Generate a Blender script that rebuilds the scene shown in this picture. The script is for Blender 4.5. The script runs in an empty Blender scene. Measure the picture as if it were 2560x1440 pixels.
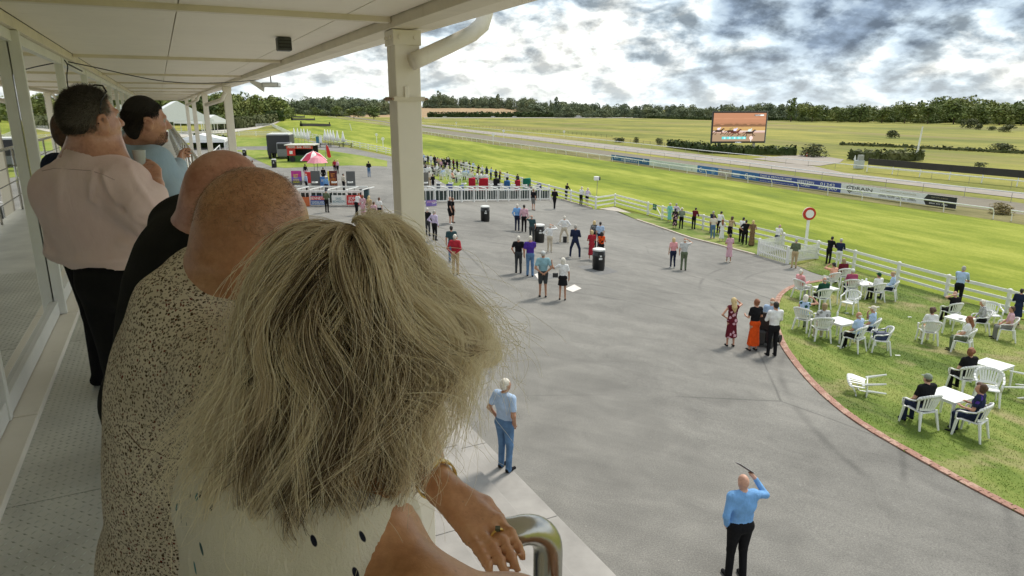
import bpy, bmesh, math, random
import numpy as np
from mathutils import Vector, Matrix
random.seed(7); RNG = np.random.default_rng(7)
SC = bpy.context.scene
COL = SC.collection
# ------------------------------------------------------------------ camera
CAM_Z = 7.0; FPX = 1700.0; PITCH = math.radians(14.8)
CP, SP = math.cos(PITCH), math.sin(PITCH)
cam_d = bpy.data.cameras.new('camera'); cam = bpy.data.objects.new('camera', cam_d); COL.objects.link(cam)
cam_d.sensor_width = 36.0; cam_d.lens = 36.0*FPX/2560.0; cam_d.clip_start = 0.02; cam_d.clip_end = 9000
cam.location = (0, 0, CAM_Z); cam.rotation_euler = (math.radians(90) - PITCH, 0, 0)
SC.camera = cam
# ------------------------------------------------------------------ light, sky, exposure
SUN_EL, SUN_AZ = math.radians(52), math.radians(38)      # azimuth to the right of the view direction
SUN_POWER, SUN_ANGLE, EXPOSURE, SKY_STRENGTH = 1.2, 10.0, 1.52, 0.10
sun_d = bpy.data.lights.new('sun', 'SUN'); sun = bpy.data.objects.new('sun', sun_d); COL.objects.link(sun)
sun_d.energy = SUN_POWER; sun_d.angle = math.radians(SUN_ANGLE); sun_d.color = (1.0, 0.94, 0.83)
sdir = Vector((math.sin(SUN_AZ)*math.cos(SUN_EL), math.cos(SUN_AZ)*math.cos(SUN_EL), math.sin(SUN_EL)))
sun.rotation_euler = sdir.to_track_quat('Z', 'Y').to_euler()
SC.view_settings.view_transform = 'Standard'; SC.view_settings.look = 'None'
SC.view_settings.gamma = 1.0; SC.view_settings.use_curve_mapping = False
SC.view_settings.exposure = EXPOSURE
SC.render.engine = 'CYCLES'
SC.cycles.use_denoising = True
SC.cycles.max_bounces = 8; SC.cycles.diffuse_bounces = 4; SC.cycles.transparent_max_bounces = 12
SC.cycles.caustics_reflective = True; SC.cycles.blur_glossy = 0.6; SC.cycles.caustics_refractive = False

class NT:
    """small helper to write node trees"""
    def __init__(s, tree): s.t = tree
    def n(s, typ, **kw):
        nd = s.t.nodes.new(typ)
        ins = kw.pop('ins', {})
        for k, v in kw.items(): setattr(nd, k, v)
        for k, v in ins.items(): s.set(nd, k, v)
        return nd
    def set(s, nd, k, v):
        sock = nd.inputs[k]
        if isinstance(v, bpy.types.NodeSocket): s.t.links.new(v, sock)
        elif isinstance(v, bpy.types.Node): s.t.links.new(v.outputs[0], sock)
        else:
            if sock.type == 'RGBA' and len(v) == 3: v = (*v, 1)
            sock.default_value = v
    def math(s, op, a, b=0.0, c=None, clamp=False):
        nd = s.n('ShaderNodeMath', operation=op, use_clamp=clamp); s.set(nd, 0, a); s.set(nd, 1, b)
        if c is not None: s.set(nd, 2, c)
        return nd.outputs[0]
    def vmath(s, op, a, b=(0, 0, 0)):
        nd = s.n('ShaderNodeVectorMath', operation=op); s.set(nd, 0, a); s.set(nd, 1, b)
        return nd.outputs[0]
    def scale(s, a, f):
        nd = s.n('ShaderNodeVectorMath', operation='SCALE'); s.set(nd, 0, a); s.set(nd, 'Scale', f)
        return nd.outputs[0]
    def mix(s, f, a, b, mode='MIX'):
        nd = s.n('ShaderNodeMix', data_type='RGBA', blend_type=mode)
        s.set(nd, 0, f); s.set(nd, 6, a); s.set(nd, 7, b)
        return nd.outputs[2]
    def ramp(s, f, pts, interp='LINEAR'):
        nd = s.n('ShaderNodeValToRGB'); cr = nd.color_ramp; cr.interpolation = interp
        while len(cr.elements) < len(pts): cr.elements.new(0.5)
        for e, (p, c) in zip(cr.elements, pts):
            e.position = p; e.color = (*c, 1) if len(c) == 3 else c
        s.set(nd, 0, f); return nd.outputs[0]
    def noise(s, vec, scale, detail=4, rough=0.55, dist=0.0, out=0):
        nd = s.n('ShaderNodeTexNoise', ins={'Scale': scale, 'Detail': detail, 'Roughness': rough, 'Distortion': dist})
        if vec is not None: s.set(nd, 'Vector', vec)
        return nd.outputs[out]
    def rng(s, v, a, b, c=0.0, d=1.0):
        nd = s.n('ShaderNodeMapRange'); s.set(nd, 0, v); s.set(nd, 1, a); s.set(nd, 2, b); s.set(nd, 3, c); s.set(nd, 4, d)
        return nd.outputs[0]

def build_world():
    w = bpy.data.worlds.new('World'); SC.world = w; w.use_nodes = True
    w.cycles.sampling_method = 'MANUAL'; w.cycles.sample_map_resolution = 512
    t = w.node_tree; t.nodes.clear(); q = NT(t)
    sky = q.n('ShaderNodeTexSky', sky_type='NISHITA', sun_disc=False, sun_elevation=SUN_EL, sun_rotation=SUN_AZ,
              altitude=60, air_density=1.0, dust_density=1.5, ozone_density=1.0)
    skyc = q.scale(sky.outputs[0], SKY_STRENGTH)
    d = q.n('ShaderNodeTexCoord').outputs['Generated']
    sx = q.n('ShaderNodeSeparateXYZ'); q.set(sx, 0, d)
    den = q.math('ADD', q.math('MAXIMUM', sx.outputs[2], 0.0), 0.46)
    cx = q.math('DIVIDE', sx.outputs[0], den); cy = q.math('DIVIDE', sx.outputs[1], den)
    cb = q.n('ShaderNodeCombineXYZ'); q.set(cb, 0, cx); q.set(cb, 1, cy)
    p = q.vmath('ADD', cb.outputs[0], CLOUD_OFF)
    sunoff = q.vmath('ADD', p, (0.022, -0.036, 0.0))
    big = q.noise(p, 1.15, 3, 0.5)
    n1 = q.noise(p, 7.2, 10, 0.58, 0.10)
    n2 = q.noise(sunoff, 7.2, 10, 0.58, 0.10)
    dens = q.math('ADD', q.math('MULTIPLY', n1, 0.56), q.math('MULTIPLY', big, 0.64))
    relief = q.math('SUBTRACT', n2, n1)          # positive on faces turned to the sun
    thick = q.rng(dens, 0.50, 0.76)
    cloud = q.ramp(thick, [(0.0, (0.415, 0.405, 0.37)), (0.30, (0.335, 0.35, 0.345)), (0.58, (0.205, 0.245, 0.275)), (1.0, (0.10, 0.13, 0.17))])
    lit = q.math('ADD', q.math('MULTIPLY', relief, 3.6), 1.0)
    cloud = q.scale(cloud, q.math('MINIMUM', q.math('MAXIMUM', lit, 0.55), 1.28))
    cover = q.rng(dens, 0.47, 0.54)
    # air near the horizon whitens everything
    hz = q.rng(sx.outputs[2], 0.0, 0.08, 0.45, 0.0)
    col = q.mix(cover, q.mix(0.55, skyc, (0.22, 0.34, 0.42)), cloud)
    col = q.mix(hz, col, (0.36, 0.385, 0.385))
    bg = q.n('ShaderNodeBackground', ins={'Color': col, 'Strength': 1.0})
    out = q.n('ShaderNodeOutputWorld'); t.links.new(bg.outputs[0], out.inputs[0])
CLOUD_OFF = (21.4, 2.6, 0.0)
build_world()

# ------------------------------------------------------------------ geometry of the place
BA = math.radians(26.7)                      # the stand runs off to the left of the view
AX = Vector((-math.sin(BA), math.cos(BA), 0)); BX = Vector((math.cos(BA), math.sin(BA), 0))
FLOOR_Z = CAM_Z - 1.68
def W(s, t, z=0.0):
    """balcony frame: s metres out from the camera line towards the course, t along the stand, z above the balcony floor"""
    v = AX*t + BX*s; return Vector((v.x, v.y, FLOOR_Z + z))
TA = math.radians(18.4)
A2 = Vector((-math.sin(TA), math.cos(TA), 0)); B2 = Vector((math.cos(TA), math.sin(TA), 0))
PROF_S = [-500, 8, 12, 16, 20, 25, 30.5, 66, 80, 6000]
PROF_Z = [0, 0, -.25, -.75, -1.25, -1.7, -2.05, -3.8, -4.0, -4.0]
def gz(x, y):
    return float(np.interp(x*B2.x + y*B2.y, PROF_S, PROF_Z))
def ray(px, py):
    u = px - 1280.0; v = 720.0 - py
    return Vector((u, FPX*CP + v*SP, v*CP - FPX*SP))
def at(px, py, D):
    """point seen at photo pixel px,py at forward distance D"""
    r = ray(px, py); k = D/r.y
    return Vector((r.x*k, D, CAM_Z + r.z*k))
def G(px, py, dz=0.0):
    """point of the ground seen at photo pixel px,py"""
    r = ray(px, py)
    if r.z > -1e-3: r.z = -1e-3
    z = -2.0
    for _ in range(60):
        k = (CAM_Z - z)/-r.z
        z = 0.5*z + 0.5*(gz(r.x*k, r.y*k) + dz)
    k = (CAM_Z - z)/-r.z
    return Vector((r.x*k, r.y*k, z))
def TW(s2, t2, dz=0.0):
    v = A2*t2 + B2*s2; return Vector((v.x, v.y, float(np.interp(s2, PROF_S, PROF_Z)) + dz))
def to_px(p):
    x, y, z = p[0], p[1], p[2]-CAM_Z
    d = y*CP - z*SP; return 1280 + FPX*x/d, 720 - FPX*(z*CP + y*SP)/d

# ------------------------------------------------------------------ objects
def link(name, me, m=None, parent=None, loc=None, rz=None):
    o = bpy.data.objects.new(name, me); COL.objects.link(o)
    if m is not None and me is not None:
        for mm in (m if isinstance(m, (list, tuple)) else [m]): me.materials.append(mm)
    if parent is not None: o.parent = parent
    if loc is not None: o.location = loc
    if rz is not None: o.rotation_euler = (0, 0, rz)
    return o
def tag(o, label=None, cat=None, group=None, kind=None):
    if label: o['label'] = label
    if cat: o['category'] = cat
    if group: o['group'] = group
    if kind: o['kind'] = kind
    return o
def thing(name, label, cat, loc=(0, 0, 0), rz=0.0, group=None):
    o = bpy.data.objects.new(name, None); COL.objects.link(o); o.empty_display_size = 0.1
    o.location = loc; o.rotation_euler = (0, 0, rz)
    return tag(o, label, cat, group)
def copy_tree(o, parent=None):
    c = o.copy(); COL.objects.link(c)
    if parent is not None: c.parent = parent
    for ch in o.children: copy_tree(ch, c)
    return c

class MB:
    """collects boxes, bars and tubes; build() makes ONE mesh object"""
    def __init__(s): s.v = []; s.f = []; s.smooth = False
    def add(s, vs, fs):
        b = len(s.v); s.v += [tuple(x) for x in vs]; s.f += [tuple(i+b for i in f) for f in fs]; return s
    def box(s, c, d, M=None):
        """box with centre c, full sizes d, optional rotation matrix"""
        hx, hy, hz = d[0]/2, d[1]/2, d[2]/2
        vs = [Vector((x, y, z)) for x in (-hx, hx) for y in (-hy, hy) for z in (-hz, hz)]
        if M is not None: vs = [M @ q for q in vs]
        c = Vector(c); vs = [q + c for q in vs]
        return s.add(vs, [(0,1,3,2),(4,6,7,5),(0,4,5,1),(2,3,7,6),(0,2,6,4),(1,5,7,3)])
    def bar(s, p, q, w, h, up=(0, 0, 1)):
        """rectangular bar from p to q, w wide, h high"""
        p, q = Vector(p), Vector(q); d = (q-p).normalized(); up = Vector(up)
        r = d.cross(up)
        if r.length < 1e-5: r = d.cross(Vector((1, 0, 0)))
        r.normalize(); u = r.cross(d)
        vs = [b + r*(sx*w/2) + u*(sy*h/2) for b in (p, q) for sx, sy in ((-1,-1),(1,-1),(1,1),(-1,1))]
        return s.add(vs, [(0,1,2,3),(7,6,5,4),(0,4,5,1),(1,5,6,2),(2,6,7,3),(3,7,4,0)])
    def tube(s, pts, rad, n=8, cap=True):
        pts = [Vector(p) for p in pts]; m = len(pts)
        rad = list(rad) if isinstance(rad, (list, tuple)) else [rad]*m
        vs = []; fs = []; prev = None
        for i, p in enumerate(pts):
            d = (pts[min(i+1, m-1)] - pts[max(i-1, 0)]).normalized()
            if prev is None:
                r = d.cross(Vector((0, 0, 1)))
                if r.length < 1e-4: r = d.cross(Vector((1, 0, 0)))
            else:
                r = prev - d*prev.dot(d)
                if r.length < 1e-5: r = d.cross(Vector((0, 0, 1)))
            r.normalize(); prev = r; u = d.cross(r)
            for k in range(n):
                a = 2*math.pi*k/n; vs.append(p + (r*math.cos(a) + u*math.sin(a))*rad[i])
        for i in range(m-1):
            for k in range(n):
                fs.append((i*n+k, i*n+(k+1) % n, (i+1)*n+(k+1) % n, (i+1)*n+k))
        if cap:
            fs.append(tuple(range(n-1, -1, -1))); fs.append(tuple((m-1)*n+k for k in range(n)))
        return s.add(vs, fs)
    def lathe(s, prof, c=(0, 0, 0), n=16, cap=True):
        """profile of (radius, z) turned about the vertical through c"""
        c = Vector(c); vs = []; fs = []; m = len(prof)
        for r, z in prof:
            for k in range(n):
                a = 2*math.pi*k/n; vs.append(c + Vector((r*math.cos(a), r*math.sin(a), z)))
        for i in range(m-1):
            for k in range(n): fs.append((i*n+k, i*n+(k+1) % n, (i+1)*n+(k+1) % n, (i+1)*n+k))
        if cap:
            fs.append(tuple(range(n-1, -1, -1))); fs.append(tuple((m-1)*n+k for k in range(n)))
        return s.add(vs, fs)
    def poly(s, pts): return s.add(pts, [tuple(range(len(pts)))])
    def mesh(s, name):
        me = bpy.data.meshes.new(name); me.from_pydata(s.v, [], s.f); me.update()
        if s.smooth:
            me.polygons.foreach_set('use_smooth', [True]*len(me.polygons))
        return me
    def build(s, name, m, parent=None, loc=None, rz=None, bevel=0.0):
        o = link(name, s.mesh(name), m, parent, loc, rz)
        if bevel > 0:
            b = o.modifiers.new('bevel', 'BEVEL'); b.width = bevel; b.segments = 2; b.limit_method = 'ANGLE'
        return o
def smooth(o):
    o.data.polygons.foreach_set('use_smooth', [True]*len(o.data.polygons)); return o

# ------------------------------------------------------------------ materials
MATS = {}
def mat(name, col, rough=0.6, var=0.12, scale=6.0, bump=0.0, bscale=None, metal=0.0, spec=0.5, col2=None, detail=4, coords='Object', bdist=0.01):
    if name in MATS: return MATS[name]
    m = bpy.data.materials.new(name); m.use_nodes = True; MATS[name] = m
    t = m.node_tree; q = NT(t); b = t.nodes['Principled BSDF']
    tc = q.n('ShaderNodeTexCoord').outputs[coords]
    n = q.noise(tc, scale, detail)
    if col2 is None:
        c1 = tuple(min(1, c*(1+var)) for c in col); c2 = tuple(c*(1-var) for c in col)
    else: c1, c2 = col2, col
    c = q.ramp(n, [(0.3, c2), (0.7, c1)])
    q.set(b, 'Base Color', c); q.set(b, 'Roughness', rough); q.set(b, 'Metallic', metal); q.set(b, 'Specular IOR Level', spec)
    if bump:
        bn = q.noise(tc, bscale or scale*4, 5)
        bp = q.n('ShaderNodeBump', ins={'Strength': bump, 'Distance': bdist, 'Height': bn}); q.set(b, 'Normal', bp.outputs[0])
    return m
def emis(name, col, strength=1.0):
    if name in MATS: return MATS[name]
    m = bpy.data.materials.new(name); m.use_nodes = True; MATS[name] = m
    b = m.node_tree.nodes['Principled BSDF']; strength = strength*0.46
    b.inputs['Base Color'].default_value = (*[c*0.12 for c in col], 1); b.inputs['Emission Color'].default_value = (*col, 1)
    b.inputs['Emission Strength'].default_value = strength; b.inputs['Roughness'].default_value = 0.5
    return m
def sheet(name, pts, m, dz=0.0, div=None, kind='structure', label=None):
    """ground sheet: polygon given by points (x,y), cut so that it follows the slope of the ground"""
    bm = bmesh.new()
    vs = [bm.verts.new((p[0], p[1], 0)) for p in pts]
    bm.faces.new(vs)
    bmesh.ops.triangulate(bm, faces=bm.faces[:])
    for s in PROF_S[1:-1]:
        bmesh.ops.bisect_plane(bm, geom=bm.verts[:]+bm.edges[:]+bm.faces[:], plane_co=(B2*s), plane_no=B2)
    for v in bm.verts: v.co.z = gz(v.co.x, v.co.y) + dz
    bmesh.ops.recalc_face_normals(bm, faces=bm.faces[:])
    me = bpy.data.meshes.new(name); bm.to_mesh(me); bm.free()
    if me.polygons and sum(p.normal.z for p in me.polygons) < 0: me.flip_normals()
    o = link(name, me, m); tag(o, label=label, kind=kind)
    return o
# ------------------------------------------------------------------ ground materials
def grass_mat(name, c_dark, c_mid, c_light, s_big=0.05, s_mid=0.6, s_fine=14.0, stripe=None, bump=0.4, dry=None, bdist=0.03, dry_s=0.42):
    m = bpy.data.materials.new(name); m.use_nodes = True; t = m.node_tree; q = NT(t); b = t.nodes['Principled BSDF']
    pos = q.n('ShaderNodeNewGeometry').outputs['Position']
    flat = q.vmath('MULTIPLY', pos, (1, 1, 0.0))
    rot = q.n('ShaderNodeVectorRotate', rotation_type='Z_AXIS', ins={'Vector': flat, 'Angle': -TA})
    st = q.vmath('MULTIPLY', rot.outputs[0], (1.0, 0.28, 1.0))
    n1 = q.noise(st, s_big, 5, 0.6, 0.4); n2 = q.noise(st, s_mid, 6, 0.65); n3 = q.noise(flat, s_fine, 5, 0.7)
    f = q.math('ADD', q.math('MULTIPLY', n1, 0.55), q.math('ADD', q.math('MULTIPLY', n2, 0.30), q.math('MULTIPLY', n3, 0.25)))
    if stripe:
        wv = q.n('ShaderNodeTexWave', wave_type='BANDS', bands_direction='X', ins={'Vector': rot.outputs[0], 'Scale': stripe, 'Distortion': 2.5, 'Detail': 3, 'Detail Scale': 0.2})
        f = q.math('ADD', f, q.math('MULTIPLY', q.math('SUBTRACT', wv.outputs[1], 0.5), 0.035))
    c = q.ramp(f, [(0.43, c_dark), (0.535, c_mid), (0.645, c_light)])
    if dry:
        n4 = q.noise(st if dry_s < .2 else flat, dry_s, 5, 0.6, 0.6)
        c = q.mix(q.rng(n4, 0.52, 0.68, 0.0, 0.85), c, dry)
    q.set(b, 'Base Color', c); q.set(b, 'Roughness', 0.85); q.set(b, 'Specular IOR Level', 0.15)
    bp = q.n('ShaderNodeBump', ins={'Strength': bump, 'Distance': bdist, 'Height': n3}); q.set(b, 'Normal', bp.outputs[0])
    return m
M_TURF = grass_mat('turf', (0.098, 0.145, 0.008), (0.185, 0.230, 0.013), (0.325, 0.345, 0.052), 0.07, 0.6, 5.0, stripe=0.05)
M_MEADOW = grass_mat('meadow', (0.105, 0.130, 0.020), (0.195, 0.200, 0.036), (0.32, 0.29, 0.060), 0.03, 0.22, 1.2, dry=(0.24, 0.19, 0.085), dry_s=0.022)
M_LAWN = grass_mat('lawn', (0.065, 0.105, 0.018), (0.135, 0.190, 0.034), (0.240, 0.265, 0.072), 0.35, 2.2, 22.0, dry=(0.30, 0.26, 0.13))
M_PATCH = grass_mat('patch', (0.09, 0.145, 0.016), (0.175, 0.235, 0.028), (0.28, 0.30, 0.07), 0.12, 0.8, 8.0)
M_VERGE = grass_mat('verge', (0.08, 0.075, 0.02), (0.15, 0.14, 0.05), (0.24, 0.21, 0.09), 0.2, 1.4, 6.0)

def asphalt_mat():
    m = bpy.data.materials.new('asphalt'); m.use_nodes = True; t = m.node_tree; q = NT(t); b = t.nodes['Principled BSDF']
    pos = q.n('ShaderNodeNewGeometry').outputs['Position']
    rot = q.n('ShaderNodeVectorRotate', rotation_type='Z_AXIS', ins={'Vector': pos, 'Angle': 0.5}).outputs[0]
    big = q.noise(pos, 0.13, 5, 0.6, 0.5); mid = q.noise(rot, 0.8, 6, 0.65, 0.8); fine = q.noise(pos, 38.0, 4, 0.75)
    st = q.noise(q.vmath('MULTIPLY', rot, (0.25, 2.2, 1)), 0.9, 5, 0.6, 0.6)
    f = q.math('ADD', q.math('ADD', q.math('MULTIPLY', big, 0.28), q.math('MULTIPLY', mid, 0.20)), q.math('ADD', q.math('MULTIPLY', fine, 0.50), q.math('MULTIPLY', st, 0.12)))
    c = q.ramp(f, [(0.41, (0.112, 0.108, 0.101)), (0.53, (0.188, 0.182, 0.169)), (0.65, (0.285, 0.274, 0.252))])
    # long wandering cracks and joints
    wob = q.n('ShaderNodeMix', data_type='VECTOR', ins={0: 0.06, 4: q.vmath('MULTIPLY', pos, (1, 1, 0)), 5: q.noise(pos, 0.9, 4, 0.6, 0.0, 1)})
    vor = q.n('ShaderNodeTexVoronoi', feature='DISTANCE_TO_EDGE', ins={'Vector': wob.outputs[1], 'Scale': 0.115, 'Randomness': 1.0})
    cr = q.rng(vor.outputs['Distance'], 0.0, 0.0055, 1.0, 0.0)
    gate = q.rng(q.noise(pos, 0.21, 2), 0.46, 0.56)
    c = q.mix(q.math('MULTIPLY', q.math('MULTIPLY', cr, gate), 0.6), c, (0.075, 0.075, 0.07))
    # tyre marks curving over the apron
    fl = q.vmath('MULTIPLY', pos, (1, 1, 0))
    for (tx, ty, tr, tw) in ((25.0, 26.0, 15.2, .05), (25.0, 26.0, 16.9, .05), (-9.0, 22.0, 19.5, .05), (-9.0, 22.0, 21.2, .06), (20.0, 14.0, 13.0, .07), (4.0, 52.0, 24.0, .06)):
        ln = q.n('ShaderNodeVectorMath', operation='LENGTH'); q.set(ln, 0, q.vmath('SUBTRACT', fl, (tx, ty, 0)))
        dd = q.math('ABSOLUTE', q.math('SUBTRACT', ln.outputs['Value'], tr))
        c = q.mix(q.math('MULTIPLY', q.rng(dd, tw*.4, tw*2.2, 1.0, 0.0), q.rng(q.noise(pos, 0.35, 3), 0.42, 0.60, 0.0, 0.45)), c, (0.075, 0.073, 0.07))
    stn = q.noise(pos, 0.55, 5, 0.7, 1.0); c = q.mix(q.rng(stn, 0.60, 0.72, 0.0, 0.12), c, (0.09, 0.087, 0.08))
    # pale specks: worn stones, litter
    vs = q.n('ShaderNodeTexVoronoi', ins={'Vector': pos, 'Scale': 5.5})
    sp = q.rng(vs.outputs['Distance'], 0.03, 0.055, 1.0, 0.0)
    c = q.mix(q.math('MULTIPLY', sp, q.rng(q.noise(pos, 2.0, 2), 0.50, 0.62)), c, (0.52, 0.5, 0.46))
    q.set(b, 'Base Color', c); q.set(b, 'Roughness', 0.88); q.set(b, 'Specular IOR Level', 0.25)
    bp = q.n('ShaderNodeBump', ins={'Strength': 0.5, 'Distance': 0.01, 'Height': fine}); q.set(b, 'Normal', bp.outputs[0])
    return m
M_ASPH = asphalt_mat()
M_CONC = mat('concrete', (0.33, 0.315, 0.298), 0.85, 0.16, 1.6, 0.25, 30, detail=8)
M_DIRT = mat('dirt_track', (0.18, 0.158, 0.118), 0.9, 0.12, 0.5, 0.5, 5, detail=8, bdist=0.05)
M_ROAD = mat('service_road', (0.30, 0.265, 0.23), 0.9, 0.12, 0.4, detail=6)
M_PALE = mat('pale_path', (0.46, 0.43, 0.38), 0.9, 0.1, 0.4, detail=6)
M_FARTRACK = mat('far_track', (0.33, 0.315, 0.285), 0.9, 0.08, 0.05)
M_BROWN = mat('stubble', (0.34, 0.225, 0.115), 0.9, 0.16, 0.03, detail=6)
M_KERB = mat('kerb_stone', (0.50, 0.43, 0.36), 0.85, 0.15, 3.0)
M_STRIP = mat('paved_strip', (0.42, 0.38, 0.33), 0.9, 0.15, 1.0)

def GP(pts, dz=0.0): return [G(x, y, dz) for x, y in pts]
# ------------------------------------------------------------------ ground sheets
corners = [TW(-700, -500), TW(5200, -500), TW(5200, 5200), TW(-700, 5200)]
sheet('meadow', corners, M_MEADOW, -0.10)
FENCE_L = [(965, 384), (1128, 421), (1260, 455), (1380, 491), (1489, 522), (1537, 514)]
FENCE_R = [(1537, 514), (1619, 537), (1655, 548), (1757, 573), (1956, 624), (2042, 646), (2133, 673), (2242, 706), (2364, 742), (2515, 782)]
turf_near = [G(2700, 835), *GP([(2515, 782), (2242, 706), (2042, 646), (1757, 573), (1537, 514), (1489, 522), (1380, 491), (1128, 421), (965, 384), (750, 341), (725, 339), (682, 315), (706, 299), (733, 287)])]
turf_far = GP([(745, 285), (820, 293), (962, 314), (1054, 334), (1231, 361), (1528, 403), (1762, 440), (2065, 488), (2478, 548), (2700, 582)])
sheet('turf_course', turf_near + turf_far, M_TURF, -0.06)
def strip(name, near, far, m, dz):
    """long thin sheet between two pixel polylines that run left to right"""
    xs = sorted(set([p[0] for p in near] + [p[0] for p in far]))
    x0 = max(near[0][0], far[0][0]); x1 = min(near[-1][0], far[-1][0]); xs = [x for x in xs if x0 <= x <= x1]
    V = []; F = []
    for x in xs:
        for pl in (near, far):
            g = G(x, np.interp(x, [p[0] for p in pl], [p[1] for p in pl])); V.append((g.x, g.y, gz(g.x, g.y)+dz))
    for i in range(len(xs)-1): F.append((2*i, 2*i+2, 2*i+3, 2*i+1))
    me = bpy.data.meshes.new(name); me.from_pydata(V, [], F); me.update()
    return tag(link(name, me, m), kind='structure')
vn = GP([(1054, 334), (1231, 361), (1528, 403), (1762, 440), (2065, 488), (2478, 548), (2700, 582)])
vf = GP([(2700, 556), (2478, 524), (2065, 472), (1762, 430), (1528, 392), (1231, 351), (1054, 327)])
sheet('rough_verge', vn + vf, M_VERGE, -0.05)
dn = GP([(855, 291), (962, 306), (1054, 327), (1231, 351), (1528, 392), (1762, 430), (2065, 472), (2478, 524), (2700, 556)])
df = GP([(2700, 527), (2527, 503), (2054, 448), (1780, 410), (1400, 362), (1054, 318), (962, 303), (860, 289)])
sheet('dirt_track', dn + df, M_DIRT, -0.05)
strip('service_road', [(1054, 315), (1400, 357.4), (1780, 404), (2054, 436), (2527, 492), (2700, 512)], [(1054, 311), (1400, 347), (1800, 391), (2030, 414), (2110, 431), (2527, 479), (2700, 500)], M_ROAD, -0.045)
sheet('service_yard', GP([(1880, 396), (1960, 389), (2030, 386), (2110, 398), (2100, 406), (2050, 414), (2000, 411)]), M_ROAD, -0.03)
strip('far_track', [(1060, 295.5), (1320, 295), (1700, 295.5), (2100, 301), (2560, 309)], [(1060, 293.8), (1320, 293.5), (1700, 293.2), (2100, 298), (2560, 306)], M_FARTRACK, -0.03)
sheet('pale_path', GP([(430, 345), (560, 332), (640, 322), (690, 308), (716, 296), (722, 293), (710, 293), (694, 303), (668, 313), (600, 321), (430, 333)]), M_PALE, -0.05)
# the apron in front of the stand
BRICK = [(2058, 700), (2012, 708), (1976, 716), (1951, 731), (1938, 748), (1931, 780), (1933, 815), (1946, 855), (1969, 893), (2010, 945), (2065, 1000), (2140, 1058), (2260, 1130), (2400, 1208), (2560, 1292), (2720, 1372)]
near_pts = [Vector((14, -6, 0)), Vector((-30, -6, 0)), Vector((-60, 70, 0))]
asph = GP(BRICK[::-1]) + GP([(2090, 694), (2055, 689), (2027, 680), (1992, 664), (1966, 658), (1892, 637), (1798, 613), (1726, 595), (1672, 576), (1600, 553), (1536, 527), (1486, 523), (1400, 497), (1260, 459), (1128, 425), (965, 388), (850, 366), (770, 351), (560, 356), (430, 365)]) + near_pts[::-1]
sheet('apron', asph, M_ASPH, 0.0)
sheet('grass_patch', GP([(560, 377), (604, 375), (677, 375), (796, 374), (968, 402), (968, 417), (712, 420), (680, 417), (646, 402), (600, 379)]), M_PATCH, 0.012)
sheet('grass_patch', GP([(560, 342), (725, 346), (770, 353), (788, 358), (700, 365), (560, 367)]), M_PATCH, 0.012)
sheet('grass_patch', GP([(1075, 440), (1110, 431), (1215, 456), (1160, 471), (1118, 463)]), M_PATCH, 0.012)
sheet('paved_strip', GP([(1497, 522), (1536, 517), (1600, 541), (1596, 548), (1546, 529)]), M_STRIP, 0.012)
lawn = GP(BRICK) + [G(2760, 900), G(2515, 784), G(2242, 707), G(2133, 675), G(2042, 648), G(2036, 652), G(1992, 664), G(2027, 680), G(2055, 689), G(2090, 694)]
sheet('lawn', lawn, M_LAWN, 0.02)
sheet('fence_verge', GP([(1600, 553), (1546, 529), (1600, 536), (1655, 549), (1757, 574), (1905, 612), (1895, 637), (1798, 613), (1726, 595), (1672, 576)]), M_LAWN, 0.015)
# kerb stones along the verge and beside the far rails
def kerb_run(pts, n, name='kerb'):
    P = GP(pts); o = thing('kerb_line', 'low pale kerb stones edging the tarmac %s' % name, 'kerb', P[0])
    seg = []
    for a, b in zip(P[:-1], P[1:]):
        L = (b-a).length; k = max(1, int(L/0.95))
        for i in range(k): seg.append((a.lerp(b, i/k), a.lerp(b, (i+0.965)/k)))
    for a, b in seg:
        j = Vector((0, 0, random.uniform(-.008, .008)))
        MB().bar(a-P[0]+Vector((0, 0, .03))+j, b-P[0]+Vector((0, 0, .03))+j, 0.16, 0.12).build('kerb_stone', M_KERB, o)
    return o
kerb_run([(1592, 550), (1672, 577), (1726, 596), (1798, 614), (1887, 638)], 0, 'under the fence watchers')
kerb_run([(1404, 499), (1440, 509), (1480, 521)], 0, 'by the loudspeaker post')
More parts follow.
